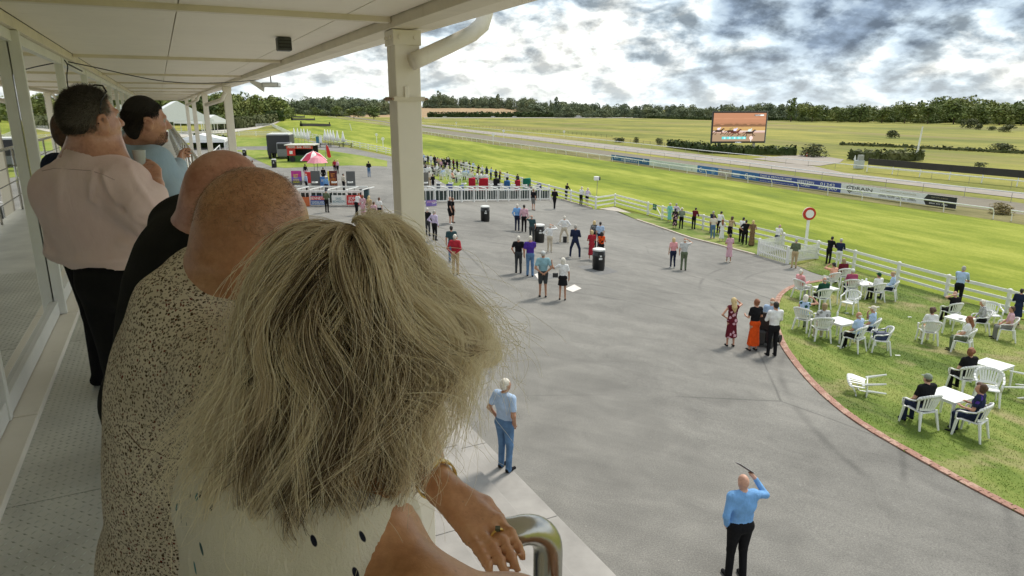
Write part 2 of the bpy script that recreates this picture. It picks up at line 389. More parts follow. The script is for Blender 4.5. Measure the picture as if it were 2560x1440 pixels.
# brick edging, two courses
M_BRICK = mat('edging_brick', (0.33, 0.175, 0.13), 0.8, 0.28, 3.0, 0.3, 40, coords='Generated')
M_BRICK2 = mat('edging_brick_pale', (0.42, 0.26, 0.20), 0.8, 0.25, 3.0, 0.3, 40, coords='Generated')
def brick_edge():
    P = [Vector((p.x, p.y, 0)) for p in GP(BRICK)]
    # resample
    pts = []
    for i in range(len(P)-1):
        p0 = P[max(i-1, 0)]; p1 = P[i]; p2 = P[i+1]; p3 = P[min(i+2, len(P)-1)]
        for k in range(40):
            u = k/40; pts.append(0.5*((2*p1) + (p2-p0)*u + (2*p0-5*p1+4*p2-p3)*u*u + (3*p1-p0-3*p2+p3)*u**3))
    o = tag(link('brick_edging', None), 'curved two-course red brick edging between tarmac and lawn', 'edging'); o.location = (pts[0].x, pts[0].y, 0)
    me = MB().box((0, 0, 0), (0.208, 0.104, 0.07)).mesh('brick'); me.materials.append(M_BRICK)
    me2 = me.copy(); me2.materials.clear(); me2.materials.append(M_BRICK2)
    n = 0
    for row in (0, 1):
        acc = 0.0; last = pts[0]; nxt = 0.11 + row*0.1
        for i in range(1, len(pts)):
            d = (pts[i]-last).length; acc += d; last = pts[i]
            if acc >= nxt:
                nxt += 0.219
                tn = (pts[i]-pts[i-1]).normalized(); nr = Vector((-tn.y, tn.x, 0))
                c = pts[i] + nr*(0.06 + row*0.113)
                b = bpy.data.objects.new('brick', me if random.random() < 0.65 else me2); COL.objects.link(b); b.parent = o
                b.location = (c.x-o.location.x, c.y-o.location.y, gz(c.x, c.y) + 0.008 + random.uniform(-.006, .006))
                b.rotation_euler = (random.uniform(-.02, .02), random.uniform(-.02, .02), math.atan2(tn.y, tn.x) + random.uniform(-.03, .03)); n += 1
    return n
NBRICK = brick_edge()
# concrete terrace steps at the foot of the stand
steps = thing('terrace_steps', 'pale concrete terrace steps running along the foot of the stand', 'steps')
for k in range(4):
    s1 = 5.42 - 0.64*k; z1 = 0.12 + 0.10*k
    for j in range(-2, 16):
        t0 = j*3.0; a = W(s1-0.32, t0+0.006); b = W(s1-0.32, t0+2.994); zz = z1/2
        a.z = b.z = (z1 - 0.06); MB().bar(a, b, 0.64-0.004, 0.12).build('step_slab', M_CONC, steps, bevel=0.012)
mbk = MB(); a = W(1.0, -6); b = W(1.0, 48); a.z = b.z = 0.22; mbk.bar(a, b, 3.6, 0.40).build('step_base', M_CONC, steps)
# metal plates / painted panels let into the tarmac
M_PAINT = mat('road_paint', (0.66, 0.62, 0.58), 0.7, 0.12, 4.0); M_PATCHD = mat('tar_patch', (0.15, 0.15, 0.15), 0.85, 0.2, 5.0)
def ground_quad(name, pts, m, label, cat, dz=0.008):
    P = GP(pts, dz); c = sum(P, Vector())/len(P)
    return tag(MB().poly([p-c for p in P]).build(name, m, loc=c), label, cat)
ground_quad('painted_panel', [(1412, 722), (1436, 711), (1454, 721), (1432, 730)], M_PAINT, 'pale painted square on the tarmac by the couple', 'ground marking')
ground_quad('painted_panel', [(1336, 686), (1352, 680), (1362, 690), (1346, 698)], M_PAINT, 'pale painted square on the tarmac behind the man in the teal top', 'ground marking')
ground_quad('repair_patch', [(1443, 666), (1500, 660), (1546, 680), (1498, 688)], M_PATCHD, 'darker square tarmac patch under the big black bin', 'ground patch', 0.005)
ground_quad('repair_patch', [(1292, 684), (1330, 672), (1404, 692), (1350, 702)], M_PATCHD, 'darker tarmac patch under the man in jeans', 'ground patch', 0.005)

# ------------------------------------------------------------------ leafy things
def leaf_mat(name, c1, c2, c3, scale=0.12):
    m = bpy.data.materials.new(name); m.use_nodes = True; t = m.node_tree; q = NT(t); b = t.nodes['Principled BSDF']
    pos = q.n('ShaderNodeNewGeometry').outputs['Position']
    n1 = q.noise(pos, scale, 3); n2 = q.noise(pos, scale*9, 2)
    f = q.math('ADD', q.math('MULTIPLY', n1, 0.7), q.math('MULTIPLY', n2, 0.3))
    q.set(b, 'Base Color', q.ramp(f, [(0.36, c1), (0.5, c2), (0.66, c3)])); q.set(b, 'Roughness', 0.75); q.set(b, 'Specular IOR Level', 0.2)
    return m
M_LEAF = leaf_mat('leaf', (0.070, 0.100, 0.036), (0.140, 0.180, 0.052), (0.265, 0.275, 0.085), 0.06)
M_LEAFFAR = leaf_mat('leaf_far', (0.092, 0.122, 0.082), (0.160, 0.195, 0.108), (0.245, 0.262, 0.135), 0.04)  # distance haze painted into the leaf colour: paler and bluer than the near leaves
M_HEDGE = leaf_mat('hedge_leaf', (0.022, 0.038, 0.012), (0.045, 0.07, 0.02), (0.085, 0.105, 0.035), 0.4)
M_SCRUB = leaf_mat('scrub_leaf', (0.05, 0.06, 0.022), (0.09, 0.105, 0.04), (0.16, 0.165, 0.07), 0.25)
M_DRYGRASS = leaf_mat('dry_grass', (0.16, 0.13, 0.05), (0.26, 0.21, 0.09), (0.36, 0.30, 0.14), 0.5)
M_BARK = mat('bark', (0.10, 0.075, 0.05), 0.9, 0.2, 1.0)
def leaves(cen, nor, size, rng):
    """arrays -> verts, quads (bent leaf clumps)"""
    n = len(cen); rnd = rng.normal(size=(n, 3))
    nn = nor + 0.55*rnd; nn /= np.linalg.norm(nn, axis=1)[:, None] + 1e-9
    a = np.cross(nn, rng.normal(size=(n, 3))); a /= np.linalg.norm(a, axis=1)[:, None] + 1e-9
    b = np.cross(nn, a)
    s = (size*rng.uniform(0.6, 1.35, n))[:, None]
    v = np.stack([cen - a*s, cen - b*s*0.6 + nn*s*0.15, cen + a*s, cen + b*s*0.6 + nn*s*0.15], 1).reshape(-1, 3)
    f = np.arange(4*n).reshape(-1, 4)
    return v, f
def np_mesh(name, v, f, smooth_=False):
    me = bpy.data.meshes.new(name); v = np.asarray(v, np.float32); f = np.asarray(f, np.int32); k = f.shape[1]
    me.vertices.add(len(v)); me.vertices.foreach_set('co', v.ravel())
    me.loops.add(f.size); me.loops.foreach_set('vertex_index', f.ravel())
    me.polygons.add(len(f)); me.polygons.foreach_set('loop_start', np.arange(0, f.size, k, dtype=np.int32))
    try: me.polygons.foreach_set('loop_total', np.full(len(f), k, np.int32))
    except Exception: pass
    if smooth_: me.polygons.foreach_set('use_smooth', np.ones(len(f), bool))
    me.update(calc_edges=True); me.validate(); return me
def crown_proto(rng, kind='broad', n=420):
    """crown 1 high from z=.12 to 1, about as wide; returns verts, quads"""
    lumps = []
    if kind == 'broad':
        for _ in range(15):
            a = rng.uniform(0, 2*np.pi); r = rng.uniform(0, .32); z = rng.uniform(.16, .84)
            lumps.append((np.array([r*np.cos(a), r*np.sin(a), z]), rng.uniform(.13, .23)*(1.15-.4*abs(z-.5))))
    elif kind == 'tall':
        for i in range(10):
            z = .2 + .075*i; a = rng.uniform(0, 2*np.pi); r = rng.uniform(.02, .12)
            lumps.append((np.array([r*np.cos(a), r*np.sin(a), z]), rng.uniform(.10, .17)*(1.25-z*.75)))
    elif kind == 'cone':
        for i in range(9):
            z = .14 + .09*i; lumps.append((np.array([rng.normal()*.02, rng.normal()*.02, z]), .25*(1.08-z)))
    else:   # bush
        for _ in range(12):
            a = rng.uniform(0, 2*np.pi); r = rng.uniform(0, .34); z = rng.uniform(.10, .62)
            lumps.append((np.array([r*np.cos(a), r*np.sin(a), z]), rng.uniform(.20, .34)))
    C = []; N = []
    per = n//len(lumps)
    for c, r in lumps:
        d = rng.normal(size=(per, 3)); d /= np.linalg.norm(d, axis=1)[:, None]
        d[:, 2] = np.where(d[:, 2] < -.5, -d[:, 2], d[:, 2])
        C.append(c + d*r*rng.uniform(.78, 1.08, per)[:, None]); N.append(d + np.array([0, 0, .25]))
    C = np.concatenate(C); N = np.concatenate(N)
    C[:, 2] = np.maximum(C[:, 2], .06 if kind == 'bush' else .1)
    return leaves(C, N, np.full(len(C), .046 if kind != 'bush' else .055), rng)
prng = np.random.default_rng(11)
PROTO = {k: [crown_proto(prng, k, nn) for _ in range(c)] for k, c, nn in (('broad', 6, 780), ('tall', 3, 420), ('cone', 2, 300), ('bush', 4, 900))}
def place_crown(p, pos, h, w, rz):
    v, f = p; c, s = np.cos(rz), np.sin(rz)
    q = v*np.array([w, w, h]); q = np.stack([q[:, 0]*c - q[:, 1]*s, q[:, 0]*s + q[:, 1]*c, q[:, 2]], 1) + np.array(pos)
    return q, f
def wood(name, spots, label, m, kinds=('broad', 'broad', 'broad', 'tall')):
    """a far-off wood that reads as one mass: spots are (x, y, z, height)"""
    V = []; F = []; b = 0; r = np.random.default_rng(len(spots))
    for x, y, z, h in spots:
        k = kinds[r.integers(len(kinds))]; p = PROTO[k][r.integers(len(PROTO[k]))]
        w = h*(r.uniform(.85, 1.25) if k == 'broad' else r.uniform(.5, .75))
        v, f = place_crown(p, (x, y, z - .14*h), h*1.06, w, r.uniform(0, 6.28)); V.append(v); F.append(f + b); b += len(v)
        p = PROTO['bush'][r.integers(4)]; hb_ = h*r.uniform(.28, .42); v, f = place_crown(p, (x*.985 + r.normal()*2, y*.985, z - .05*hb_), hb_, hb_*1.5, r.uniform(0, 6.28)); V.append(v); F.append(f + b); b += len(v)
        # trunk
    me = np_mesh(name, np.concatenate(V), np.concatenate(F)); o = link(name, me, m); tag(o, label, 'wood', kind='stuff'); return o
def tree_thing(pos, h, label, kind='broad', group=None, m=None, w=None, name='tree', rz=None):
    o = thing(name, label, 'tree' if kind != 'bush' else 'bush', pos, random.uniform(0, 6) if rz is None else rz, group)
    p = random.choice(PROTO[kind]); v, f = place_crown(p, (0, 0, 0), h, w or h*(1.0 if kind != 'tall' else .6), 0)
    link('crown', np_mesh('crown', v, f), m or M_LEAF, o)
    tr = MB(); tr.tube([(0, 0, -.2), (.01*h, 0, .25*h), (-.02*h, .01*h, .6*h)], [.028*h, .02*h, .008*h], 7)
    for k in range(4):
        a = k*1.7; tr.tube([(0, 0, (.2+.08*k)*h), (.16*h*math.cos(a), .16*h*math.sin(a), (.45+.07*k)*h)], [.012*h, .004*h], 5)
    tr.build('trunk', M_BARK, o)
    return o
def hedge(name, pts, w, h, label, m=None, dens=26, cat='hedge', size=.22, wob=.12):
    """leafy strip along ground points"""
    P = [Vector(p) for p in pts]; r = np.random.default_rng(int(abs(P[0].x*13)) + len(label)); C = []; N = []
    c0 = P[0].copy(); core = MB()
    for a, b in zip(P[:-1], P[1:]):
        L = (b-a).length; d = (b-a).normalized(); s = Vector((-d.y, d.x, 0)); n = int(min(L*dens, 5000))
        core.bar(a-c0+Vector((0, 0, h*.42)), b-c0+Vector((0, 0, h*.42)), w*.8, h*.8)
        u = r.uniform(0, 1, n); ang = r.uniform(-.15, np.pi+.15, n)
        rr = 1 + wob*r.normal(size=n)
        for i in range(n):
            p = a.lerp(b, u[i]) - c0
            ca, sa = math.cos(ang[i]), math.sin(ang[i])
            ca2 = math.copysign(abs(ca)**.5, ca); sa2 = abs(sa)**.5
            q = p + s*(ca2*w*.5*rr[i]) + Vector((0, 0, max(.03, sa2*h*rr[i]))); C.append(q); N.append(s*ca + Vector((0, 0, sa)))
    o = thing(name, label, cat, c0)
    v, f = leaves(np.array(C), np.array(N), np.full(len(C), size), r)
    link('foliage', np_mesh('foliage', v, f), m or M_HEDGE, o); core.build('hedge_core', m or M_HEDGE, o)
    return o
# ------------------------------------------------------------------ the far country
# rising stubble field and hill behind it, left of centre
def hill(name, rows, m):
    """rows of pixel points with distances; each row is a line on the slope"""
    V = []; F = []; n = len(rows[0])
    for row in rows:
        for (px, py, D) in row: V.append(at(px, py, D))
    for i in range(len(rows)-1):
        for j in range(n-1): F.append((i*n+j, i*n+j+1, (i+1)*n+j+1, (i+1)*n+j))
    me = bpy.data.meshes.new(name); me.from_pydata(V, [], F); me.update()
    if sum(p.normal.z for p in me.polygons) < 0: me.flip_normals()
    me.polygons.foreach_set('use_smooth', [True]*len(me.polygons))
    return tag(link(name, me, m), kind='structure')
def gat(px, D): 
    p = at(px, 300, D); p.z = gz(p.x, p.y); return p
hill('stubble_field', [[(880, 293.5, 900), (1000, 293.5, 900), (1130, 293.5, 900), (1260, 293.5, 900), (1330, 293.5, 900)],
                       [(870, 286, 1050), (1000, 284.5, 1050), (1130, 284, 1050), (1260, 285, 1050), (1330, 288, 1050)],
                       [(860, 276, 1300), (1000, 271.5, 1300), (1130, 270.5, 1300), (1250, 271.5, 1300), (1330, 279, 1300)],
                       [(840, 270, 1700), (1000, 268, 1700), (1130, 267.5, 1700), (1260, 268, 1700), (1340, 272, 1700)]], M_BROWN)
hill('hill', [[(680, 290, 1150), (760, 287, 1150), (860, 286, 1150), (1000, 285, 1150), (1130, 285, 1150), (1700, 289, 1150)],
              [(660, 262, 1900), (760, 258, 1900), (860, 262, 1900), (1000, 268, 1900), (1130, 272, 1900), (1700, 278, 1900)]], M_MEADOW)
R = np.random.default_rng(5)
def spots_band(x0, x1, ytop, ybase, Dfront, depth, n, hvar=.18, rise=0.0, z0=None):
    """tree spots across a px band; height comes from the photo's tree tops"""
    out = []
    for i in range(n):
        px = R.uniform(x0, x1); u = R.uniform(0, 1)
        D = np.interp(px, *Dfront) + depth*u
        p = gat(px, D); p.z += rise*u
        if z0 is not None: p.z = float(np.interp(px, *z0))
        top = at(px, np.interp(px, *ytop), D).z
        h = max(7.0, (top - p.z)*R.uniform(1-hvar*1.6, 1+hvar*.45))
        out.append((p.x, p.y, p.z, h))
    return out
# the wood along the far side, left to right
sp = spots_band(1000, 1480, ([1000, 1060, 1100, 1180, 1260, 1330, 1400, 1480], [246, 236, 234, 240, 240, 246, 250, 256]), None, ([1000, 1270, 1340, 1480], [1330, 1320, 1050, 900]), 120, 150, z0=([1000, 1270, 1340, 1480], [7, 6, -2, -4]))
sp += spots_band(1400, 2020, ([1400, 1500, 1700, 1900, 2020], [253, 258, 260, 257, 255]), None, ([1400, 1700, 2020], [880, 800, 660]), 110, 150)
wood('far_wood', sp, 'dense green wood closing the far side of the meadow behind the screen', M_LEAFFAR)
sp = spots_band(2000, 2640, ([2000, 2060, 2200, 2280, 2370, 2450, 2560, 2640], [258, 262, 262, 250, 238, 246, 244, 244]), None, ([2000, 2250, 2640], [620, 560, 470]), 60, 110)
wood('right_wood', sp, 'dense mixed wood rising at the right edge beyond the meadow', M_LEAF)
sp = spots_band(730, 1010, ([730, 800, 860, 920, 1010], [243, 240, 241, 246, 246]), None, ([730, 860, 1010], [1050, 1000, 1000]), 150, 120, rise=6)
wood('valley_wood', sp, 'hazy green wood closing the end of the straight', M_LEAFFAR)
sp = spots_band(500, 735, ([500, 600, 640, 690, 735], [226, 230, 243, 235, 262]), None, ([500, 600, 690, 735], [330, 360, 420, 560]), 70, 100)
wood('left_wood', sp, 'dark leafy wood on the left behind the white columns', M_LEAF)
sp = [tuple(gat(px, 300 + R.uniform(0, 60))) + (R.uniform(13, 18),) for px in np.linspace(-500, 520, 60)]
wood('back_wood', sp, 'dark wood behind the pale tents at the far left', M_LEAF)
# trees standing out in front of the woods
def ft(px, D, ytop, label, kind='broad', w=None, m=None, group=None):
    p = gat(px, D); h = at(px, ytop, D).z - p.z
    return tree_thing(p, h*1.06, label, kind, group, m, None if w is None else w*D/FPX)
for px, D, yt, w in ((2030, 590, 262, 60), (2095, 575, 268, 62), (2150, 560, 262, 66), (2205, 545, 268, 60), (2262, 535, 256, 70), (2320, 520, 262, 64), (2385, 505, 250, 80), (2445, 500, 262, 70), (2500, 480, 256, 84), (2555, 470, 262, 80)):
    ft(px, D, yt, 'broad leafy tree along the front of the right-hand wood', 'broad', w, M_LEAF, 'front trees of the right-hand wood')
for px, D, yt, w in ((1345, 900, 262, 60), (1420, 860, 268, 50), (1500, 840, 270, 52), (1560, 830, 272, 44), (1630, 800, 270, 54), (1700, 770, 268, 56), (1745, 760, 272, 46), (1920, 660, 262, 60)):
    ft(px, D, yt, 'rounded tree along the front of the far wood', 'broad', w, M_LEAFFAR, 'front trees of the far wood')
ft(1977, 610, 246, 'tall pointed conifer rising above the wood right of the screen', 'tall', 58)
for px, D, yt, lab in ((1100, 1300, 228, 'tallest pine above the far wood, near the cream column'), (1245, 1290, 236, 'pine standing above the wood over the brown field'), (1390, 880, 243, 'pine standing above the far wood right of the brown field')):
    ft(px, D, yt, lab, 'tall', 34, M_LEAFFAR)
for px, D, yt, w, lab in ((690, 400, 238, 88, 'big rounded light green tree at the right end of the left wood'), (640, 350, 240, 70, 'dark round tree of the left wood beside the first far column'), (790, 950, 268, 40, 'round tree at the end of the straight'), (842, 930, 266, 38, 'round dark tree right of the straight'), (885, 760, 268, 66, 'wide bushy tree beside the bend of the track'), (935, 740, 264, 60, 'bushy pale tree by the bend, just left of the near column')):
    ft(px, D, yt, lab, 'broad', w)
def bush(px, py, wpx, hpx, label, m=None, name='bush'):
    p = G(px, py); k = p.y/FPX
    return tree_thing(p, hpx*k*1.15, label, 'bush', None, m or M_SCRUB, wpx*k*.85, name)
bush(2228, 345, 38, 22, 'rounded lone bush in the middle of the meadow')
bush(2425, 321, 46, 27, 'large pale bush below the right-hand wood')
bush(2446, 324, 24, 14, 'small round bush touching the large pale bush')
bush(2478, 326, 24, 12, 'low bush right of the large pale bush')
bush(2515, 330, 46, 18, 'dark bush at the right edge of the meadow')
bush(2505, 380, 60, 22, 'ragged scrub at the right edge below the meadow')
bush(2035, 391, 70, 30, 'tall ragged bush beside the steel gate')
bush(1548, 356, 34, 12, 'low dark bush beyond the rails, left of the screen')
bush(1590, 357, 16, 14, 'small upright bush beyond the rails')
bush(1648, 362, 26, 16, 'dark thorny bush just left of the screen')
bush(2450, 418, 34, 12, 'small bush behind the long black board')
bush(2500, 533, 70, 26, 'dry reddish weeds at the end of the running rail', M_DRYGRASS, 'weed_clump')
def px_line(pts): return [G(x, y) for x, y in pts]
hedge('hedge', px_line([(1620, 295.5), (1770, 300), (1900, 300.5), (2058, 303)]), 3.0, 2.2, 'long dark clipped hedge behind the big screen', dens=8, size=.9)
hedge('hedge', px_line([(1675, 367), (1775, 381), (1860, 386), (1990, 388)]), 2.2, 1.9, 'rough dark hedge running below the big screen', dens=16, size=.5)
hedge('hedge', px_line([(2125, 398), (2200, 402), (2300, 400)]), 2.6, 2.0, 'brown and green hedge behind the near end of the black board', M_SCRUB, dens=18, size=.5)
hedge('hedge', [gat(1070, 890), gat(1180, 890), gat(1320, 890), gat(1420, 890)], 8.0, 5.5, 'band of dark scrub below the brown stubble field', dens=5, size=1.9)
hedge('hedge', px_line([(538, 322), (600, 320), (660, 311), (694, 301)]), 4.0, 3.4, 'tall pale green hedge curving beside the path on the left', M_SCRUB, dens=14, size=.7)
hedge('hedge', px_line([(478, 369), (566, 368)]), 1.6, 1.9, 'short square dark hedge behind the far columns', dens=30, size=.35)
hedge('hedge', px_line([(560, 303), (640, 304), (705, 303)]), 6.0, 6.0, 'dark undergrowth along the foot of the left wood', dens=7, size=1.5)
hedge('hedge', px_line([(2100, 362), (2300, 371), (2560, 384)]), 1.2, .7, 'thin dark line of rushes crossing the meadow', M_SCRUB, dens=6, size=.5)
# three black brush hurdles on the straight
M_BLACK = mat('black_brush', (0.012, 0.012, 0.010), 0.9, 0.3, 20, 0.6, 60)
for (x0, x1, yb, hp), lab in zip(((753, 824, 315.5, 7), (730, 786, 300.5, 5), (727, 761, 293.8, 4)), ('nearest of the three black brush hurdles on the straight', 'middle one of the three black brush hurdles', 'farthest and smallest black brush hurdle')):
    a, b = G(x0, yb), G(x1, yb); o = thing('brush_hurdle', lab, 'hurdle', a); d = b - a; k = a.y/FPX
    m = MB(); 
    for i in range(24):
        u0, u1 = i/24, (i+1)/24; m.bar(d*u0+Vector((0, 0, hp*k*.48)), d*u1*1.0+Vector((0, 0, hp*k*.48)), 1.1, hp*k*(.92+.08*random.random()))
    m.build('brush', M_BLACK, o)
    for e in (0, 1): MB().bar(d*e+Vector((0, 0, -.1)), d*e+Vector((0, 0, hp*k*1.7)), .4, .4).build('wing_post', M_BLACK, o)
# cars and vans on the far road
M_CARW = mat('car_white', (0.75, 0.75, 0.74), 0.3, 0.03); M_CARD = mat('car_dark', (0.04, 0.045, 0.05), 0.3, 0.1); M_GLASSD = mat('car_glass', (0.02, 0.025, 0.03), 0.1, 0.1); M_TYRE = mat('tyre', (0.02, 0.02, 0.02), 0.8, 0.1)
def car(px, py, L, m, label, van=False):
    p = G(px, py); h = 1.5 if not van else 2.5
    o = thing('van' if van else 'car', label, 'van' if van else 'car', p, 0.1)
    b = MB(); x = L/2
    if van: prof = [(-x, .35), (-x, 2.4), (x*.45, 2.4), (x*.62, 1.5), (x, 1.15), (x, .35)]
    else: prof = [(-x, .35), (-x, .9), (-x*.75, 1.0), (-x*.5, 1.5), (x*.25, 1.5), (x*.5, 1.0), (x, .85), (x, .35)]
    n = len(prof); w = .9
    b.add([(q[0], -w, q[1]) for q in prof] + [(q[0], w, q[1]) for q in prof], [tuple(range(n)), tuple(range(2*n-1, n-1, -1))] + [(i, i+n, (i+1) % n + n, (i+1) % n) for i in range(n)])
    b.build('body', m, o)
    gl = MB()
    for sgn in (-1, 1): gl.box(((-.1 if not van else .48)*x, sgn*.905, (1.22 if not van else 1.75)), (x*(.75 if not van else .2), .02, .36))
    gl.build('window', M_GLASSD, o)
    for sx in (-.62, .62):
        for sy in (-.82, .82): MB().tube([(sx*x, sy-.1, .32), (sx*x, sy+.1, .32)], .32, 10).build('wheel', M_TYRE, o)
for i, (px, m, lab, van) in enumerate(((1112, M_CARW, 'white car farthest left on the far road', 0), (1168, M_CARD, 'dark car on the far road, second from left', 0), (1233, M_CARW, 'white car in the middle of the far road line', 0), (1286, M_CARW, 'white car left of the dark car and van', 0), (1394, M_CARD, 'dark car just left of the white van', 0), (1405, M_CARW, 'white van on the far road behind a dark car', 1), (1437, M_CARW, 'white car in front of the rightmost van', 0), (1447, M_CARW, 'rightmost white van on the far road', 1))):
    car(px, 293.6 - .0*i, 5.5 if not van else 6.5, m, lab, bool(van))
# ------------------------------------------------------------------ the balcony of the stand
def paint_mat(name, col, stain=0.25, rough=0.5):
    m = bpy.data.materials.new(name); m.use_nodes = True; t = m.node_tree; q = NT(t); b = t.nodes['Principled BSDF']
    pos = q.n('ShaderNodeNewGeometry').outputs['Position']
    n1 = q.noise(pos, 1.4, 6, 0.65, 0.6); n2 = q.noise(q.vmath('MULTIPLY', pos, (1, 1, .25)), 9, 5, 0.7)
    c = q.ramp(n1, [(0.3, tuple(x*(1-stain) for x in col)), (0.62, col)])
    c = q.mix(q.rng(n2, 0.60, 0.80, 0.0, 0.35), c, tuple(x*y for x, y in zip(col, (0.55, 0.48, 0.36))))
    q.set(b, 'Base Color', c); q.set(b, 'Roughness', rough)
    bp = q.n('ShaderNodeBump', ins={'Strength': 0.12, 'Distance': 0.004, 'Height': n2}); q.set(b, 'Normal', bp.outputs[0])
    return m
M_CEIL = paint_mat('ceiling_paint', (0.90, 0.835, 0.70), 0.06)
M_TRIM = paint_mat('trim_paint', (0.80, 0.725, 0.57), 0.18)
M_COLM = paint_mat('column_paint', (0.87, 0.81, 0.695), 0.08)
M_WHITE = mat('white_frame', (0.78, 0.78, 0.74), 0.4, 0.06, 3.0)
M_SEAL = mat('black_seal', (0.02, 0.02, 0.02), 0.6, 0.1)
M_STEEL = mat('stainless', (0.50, 0.49, 0.46), 0.24, 0.10, 9.0, 0.05, 60, metal=1.0)
M_RUST = mat('rusty_bolt', (0.30, 0.20, 0.12), 0.7, 0.3, 60)
M_CABLE = mat('cable', (0.02, 0.02, 0.02), 0.5, 0.1)
M_DARKBOX = mat('dark_box', (0.06, 0.065, 0.06), 0.5, 0.2, 20)
def bar_st(mb, s0, t0, z0, s1, t1, z1, w, h): return mb.bar(W(s0, t0, z0), W(s1, t1, z1), w, h)
T_MIN, T_MAX = -4.0, 62.0
CZ = 2.33
roof = thing('canopy_roof', 'cream panelled canopy ceiling over the balcony', 'canopy')
BEAM_T = [5.2 + 5.17*k for k in range(-2, 12)]
joints = [-0.87, 0.19, 1.28, 1.60]
for i in range(len(BEAM_T)-1):
    for j in range(3):
        t0, t1 = BEAM_T[i]+.006, BEAM_T[i+1]-.006; s0, s1 = joints[j]+.004, joints[j+1]-.004
        mb = MB(); mb.bar(W((s0+s1)/2, t0, CZ+.015), W((s0+s1)/2, t1, CZ+.015), s1-s0, .03); mb.build('panel', M_CEIL, roof)
mb = MB(); mb.bar(W(.5, T_MIN-4, CZ+.075), W(.5, T_MAX+2, CZ+.075), 3.4, .05); mb.build('roof_deck', M_SEAL, roof)
for t in BEAM_T:
    mb = MB(); bar_st(mb, -.868, t, CZ-.012, 1.60, t, CZ-.012, .075, .055); mb.build('cross_beam', M_TRIM, roof, bevel=.004)
for i in range(len(BEAM_T)-1):
    a, b = BEAM_T[i]+.003, BEAM_T[i+1]-.003
    mb = MB(); bar_st(mb, 1.69, a, CZ+.005, 1.69, b, CZ+.005, .17, .16); mb.build('eave_beam', M_TRIM, roof, bevel=.004)
    mb = MB(); bar_st(mb, 1.875, a, CZ+.0, 1.875, b, CZ+.0, .192, .13); mb.build('soffit_board', M_CEIL, roof, bevel=.004)
mb = MB(); bar_st(mb, 1.985, T_MIN-4, CZ+.06, 1.985, T_MAX, CZ+.06, .02, .22); mb.build('fascia', M_WHITE, roof)
mb = MB(); mb.smooth = True; mb.tube([W(2.05, T_MIN-4, CZ+.10), W(2.05, T_MAX, CZ+.10)], .055, 10); mb.build('gutter', M_COLM, roof)
# columns
def column(t, label):
    base = W(1.73, t+.1); base.z = 0; o = thing('support_column', label, 'column', base, BA); top = FLOOR_Z + CZ - .08
    MB().box((0, 0, top/2), (.20, .20, top)).build('shaft', M_COLM, o, bevel=.008)
    MB().box((0, 0, top-.055), (.222, .222, .11)).build('cap_plate', M_COLM, o, bevel=.006)
    MB().box((0, 0, .02), (.34, .34, .04)).build('base_plate', M_COLM, o)
    for sx in (-.06, .06):
        MB().tube([(sx, -.111, top-.055), (sx, -.125, top-.055)], .014, 10).build('bolt', M_COLM, o)
        MB().tube([(-.111, sx, top-.055), (-.125, sx, top-.055)], .014, 10).build('bolt', M_COLM, o)
    return o, top
for i, t in enumerate((5.2, 20.7, 31.0, 41.4, 51.7)):
    o, top = column(t, ('thick cream steel column at the near eave with a clamped band', 'cream column, second along the eave', 'slim-looking cream column, third along the eave', 'cream column, fourth along the eave', 'farthest cream column of the eave')[i])
    if i == 0:
        zb = top - .50
        cl = MB()
        for sgn in (-1, 1):
            cl.box((0, sgn*.107, zb), (.25, .012, .034)); cl.box((sgn*.107, 0, zb), (.012, .202, .034))
        cl.build('clamp_band', M_TRIM, o)
        for sgn in (-1, 1): MB().tube([(sgn*.135, -.13, zb), (sgn*.135, .10, zb)], .009, 8).build('clamp_bolt', M_RUST, o)
        MB().box((-.02, -.108, zb+.05), (.036, .014, .085)).build('hook_plate', M_COLM, o, bevel=.004)
# downpipe from the gutter into the column
dp = thing('downpipe', 'cream round downpipe slanting from the gutter to the near column', 'downpipe', at(1060, 143, 5.42))
c0 = dp.location.copy(); mb = MB(); mb.smooth = True
pp = [at(1216, -10, 5.72), at(1214, 30, 5.72), at(1205, 62, 5.70), at(1180, 84, 5.66), at(1120, 114, 5.55), at(1050, 146, 5.42), at(1030, 155, 5.38)]
mb.tube([p-c0 for p in pp], .062, 14); mb.build('pipe', M_COLM, dp)
mb = MB(); mb.smooth = True; mb.tube([at(1216, 0, 5.72)-c0, at(1215, 26, 5.72)-c0], .072, 14); mb.build('socket', M_COLM, dp)
for px in (582, 512):
    D = 18.8 if px == 582 else 28.0
    d2 = thing('downpipe', 'small slanting downpipe beside the %s column' % ('second' if px == 582 else 'third'), 'downpipe', at(px, 250, D)); c0 = d2.location.copy(); mb = MB(); mb.smooth = True
    k = 18.8/D
    mb.tube([at(px+46*k*.9-60*k, 236-24*k*.2, D)-c0, at(px-28*k, 250, D)-c0, at(px-66*k, 262, D*1.03)-c0], .055, 8); mb.build('pipe', M_COLM, d2)
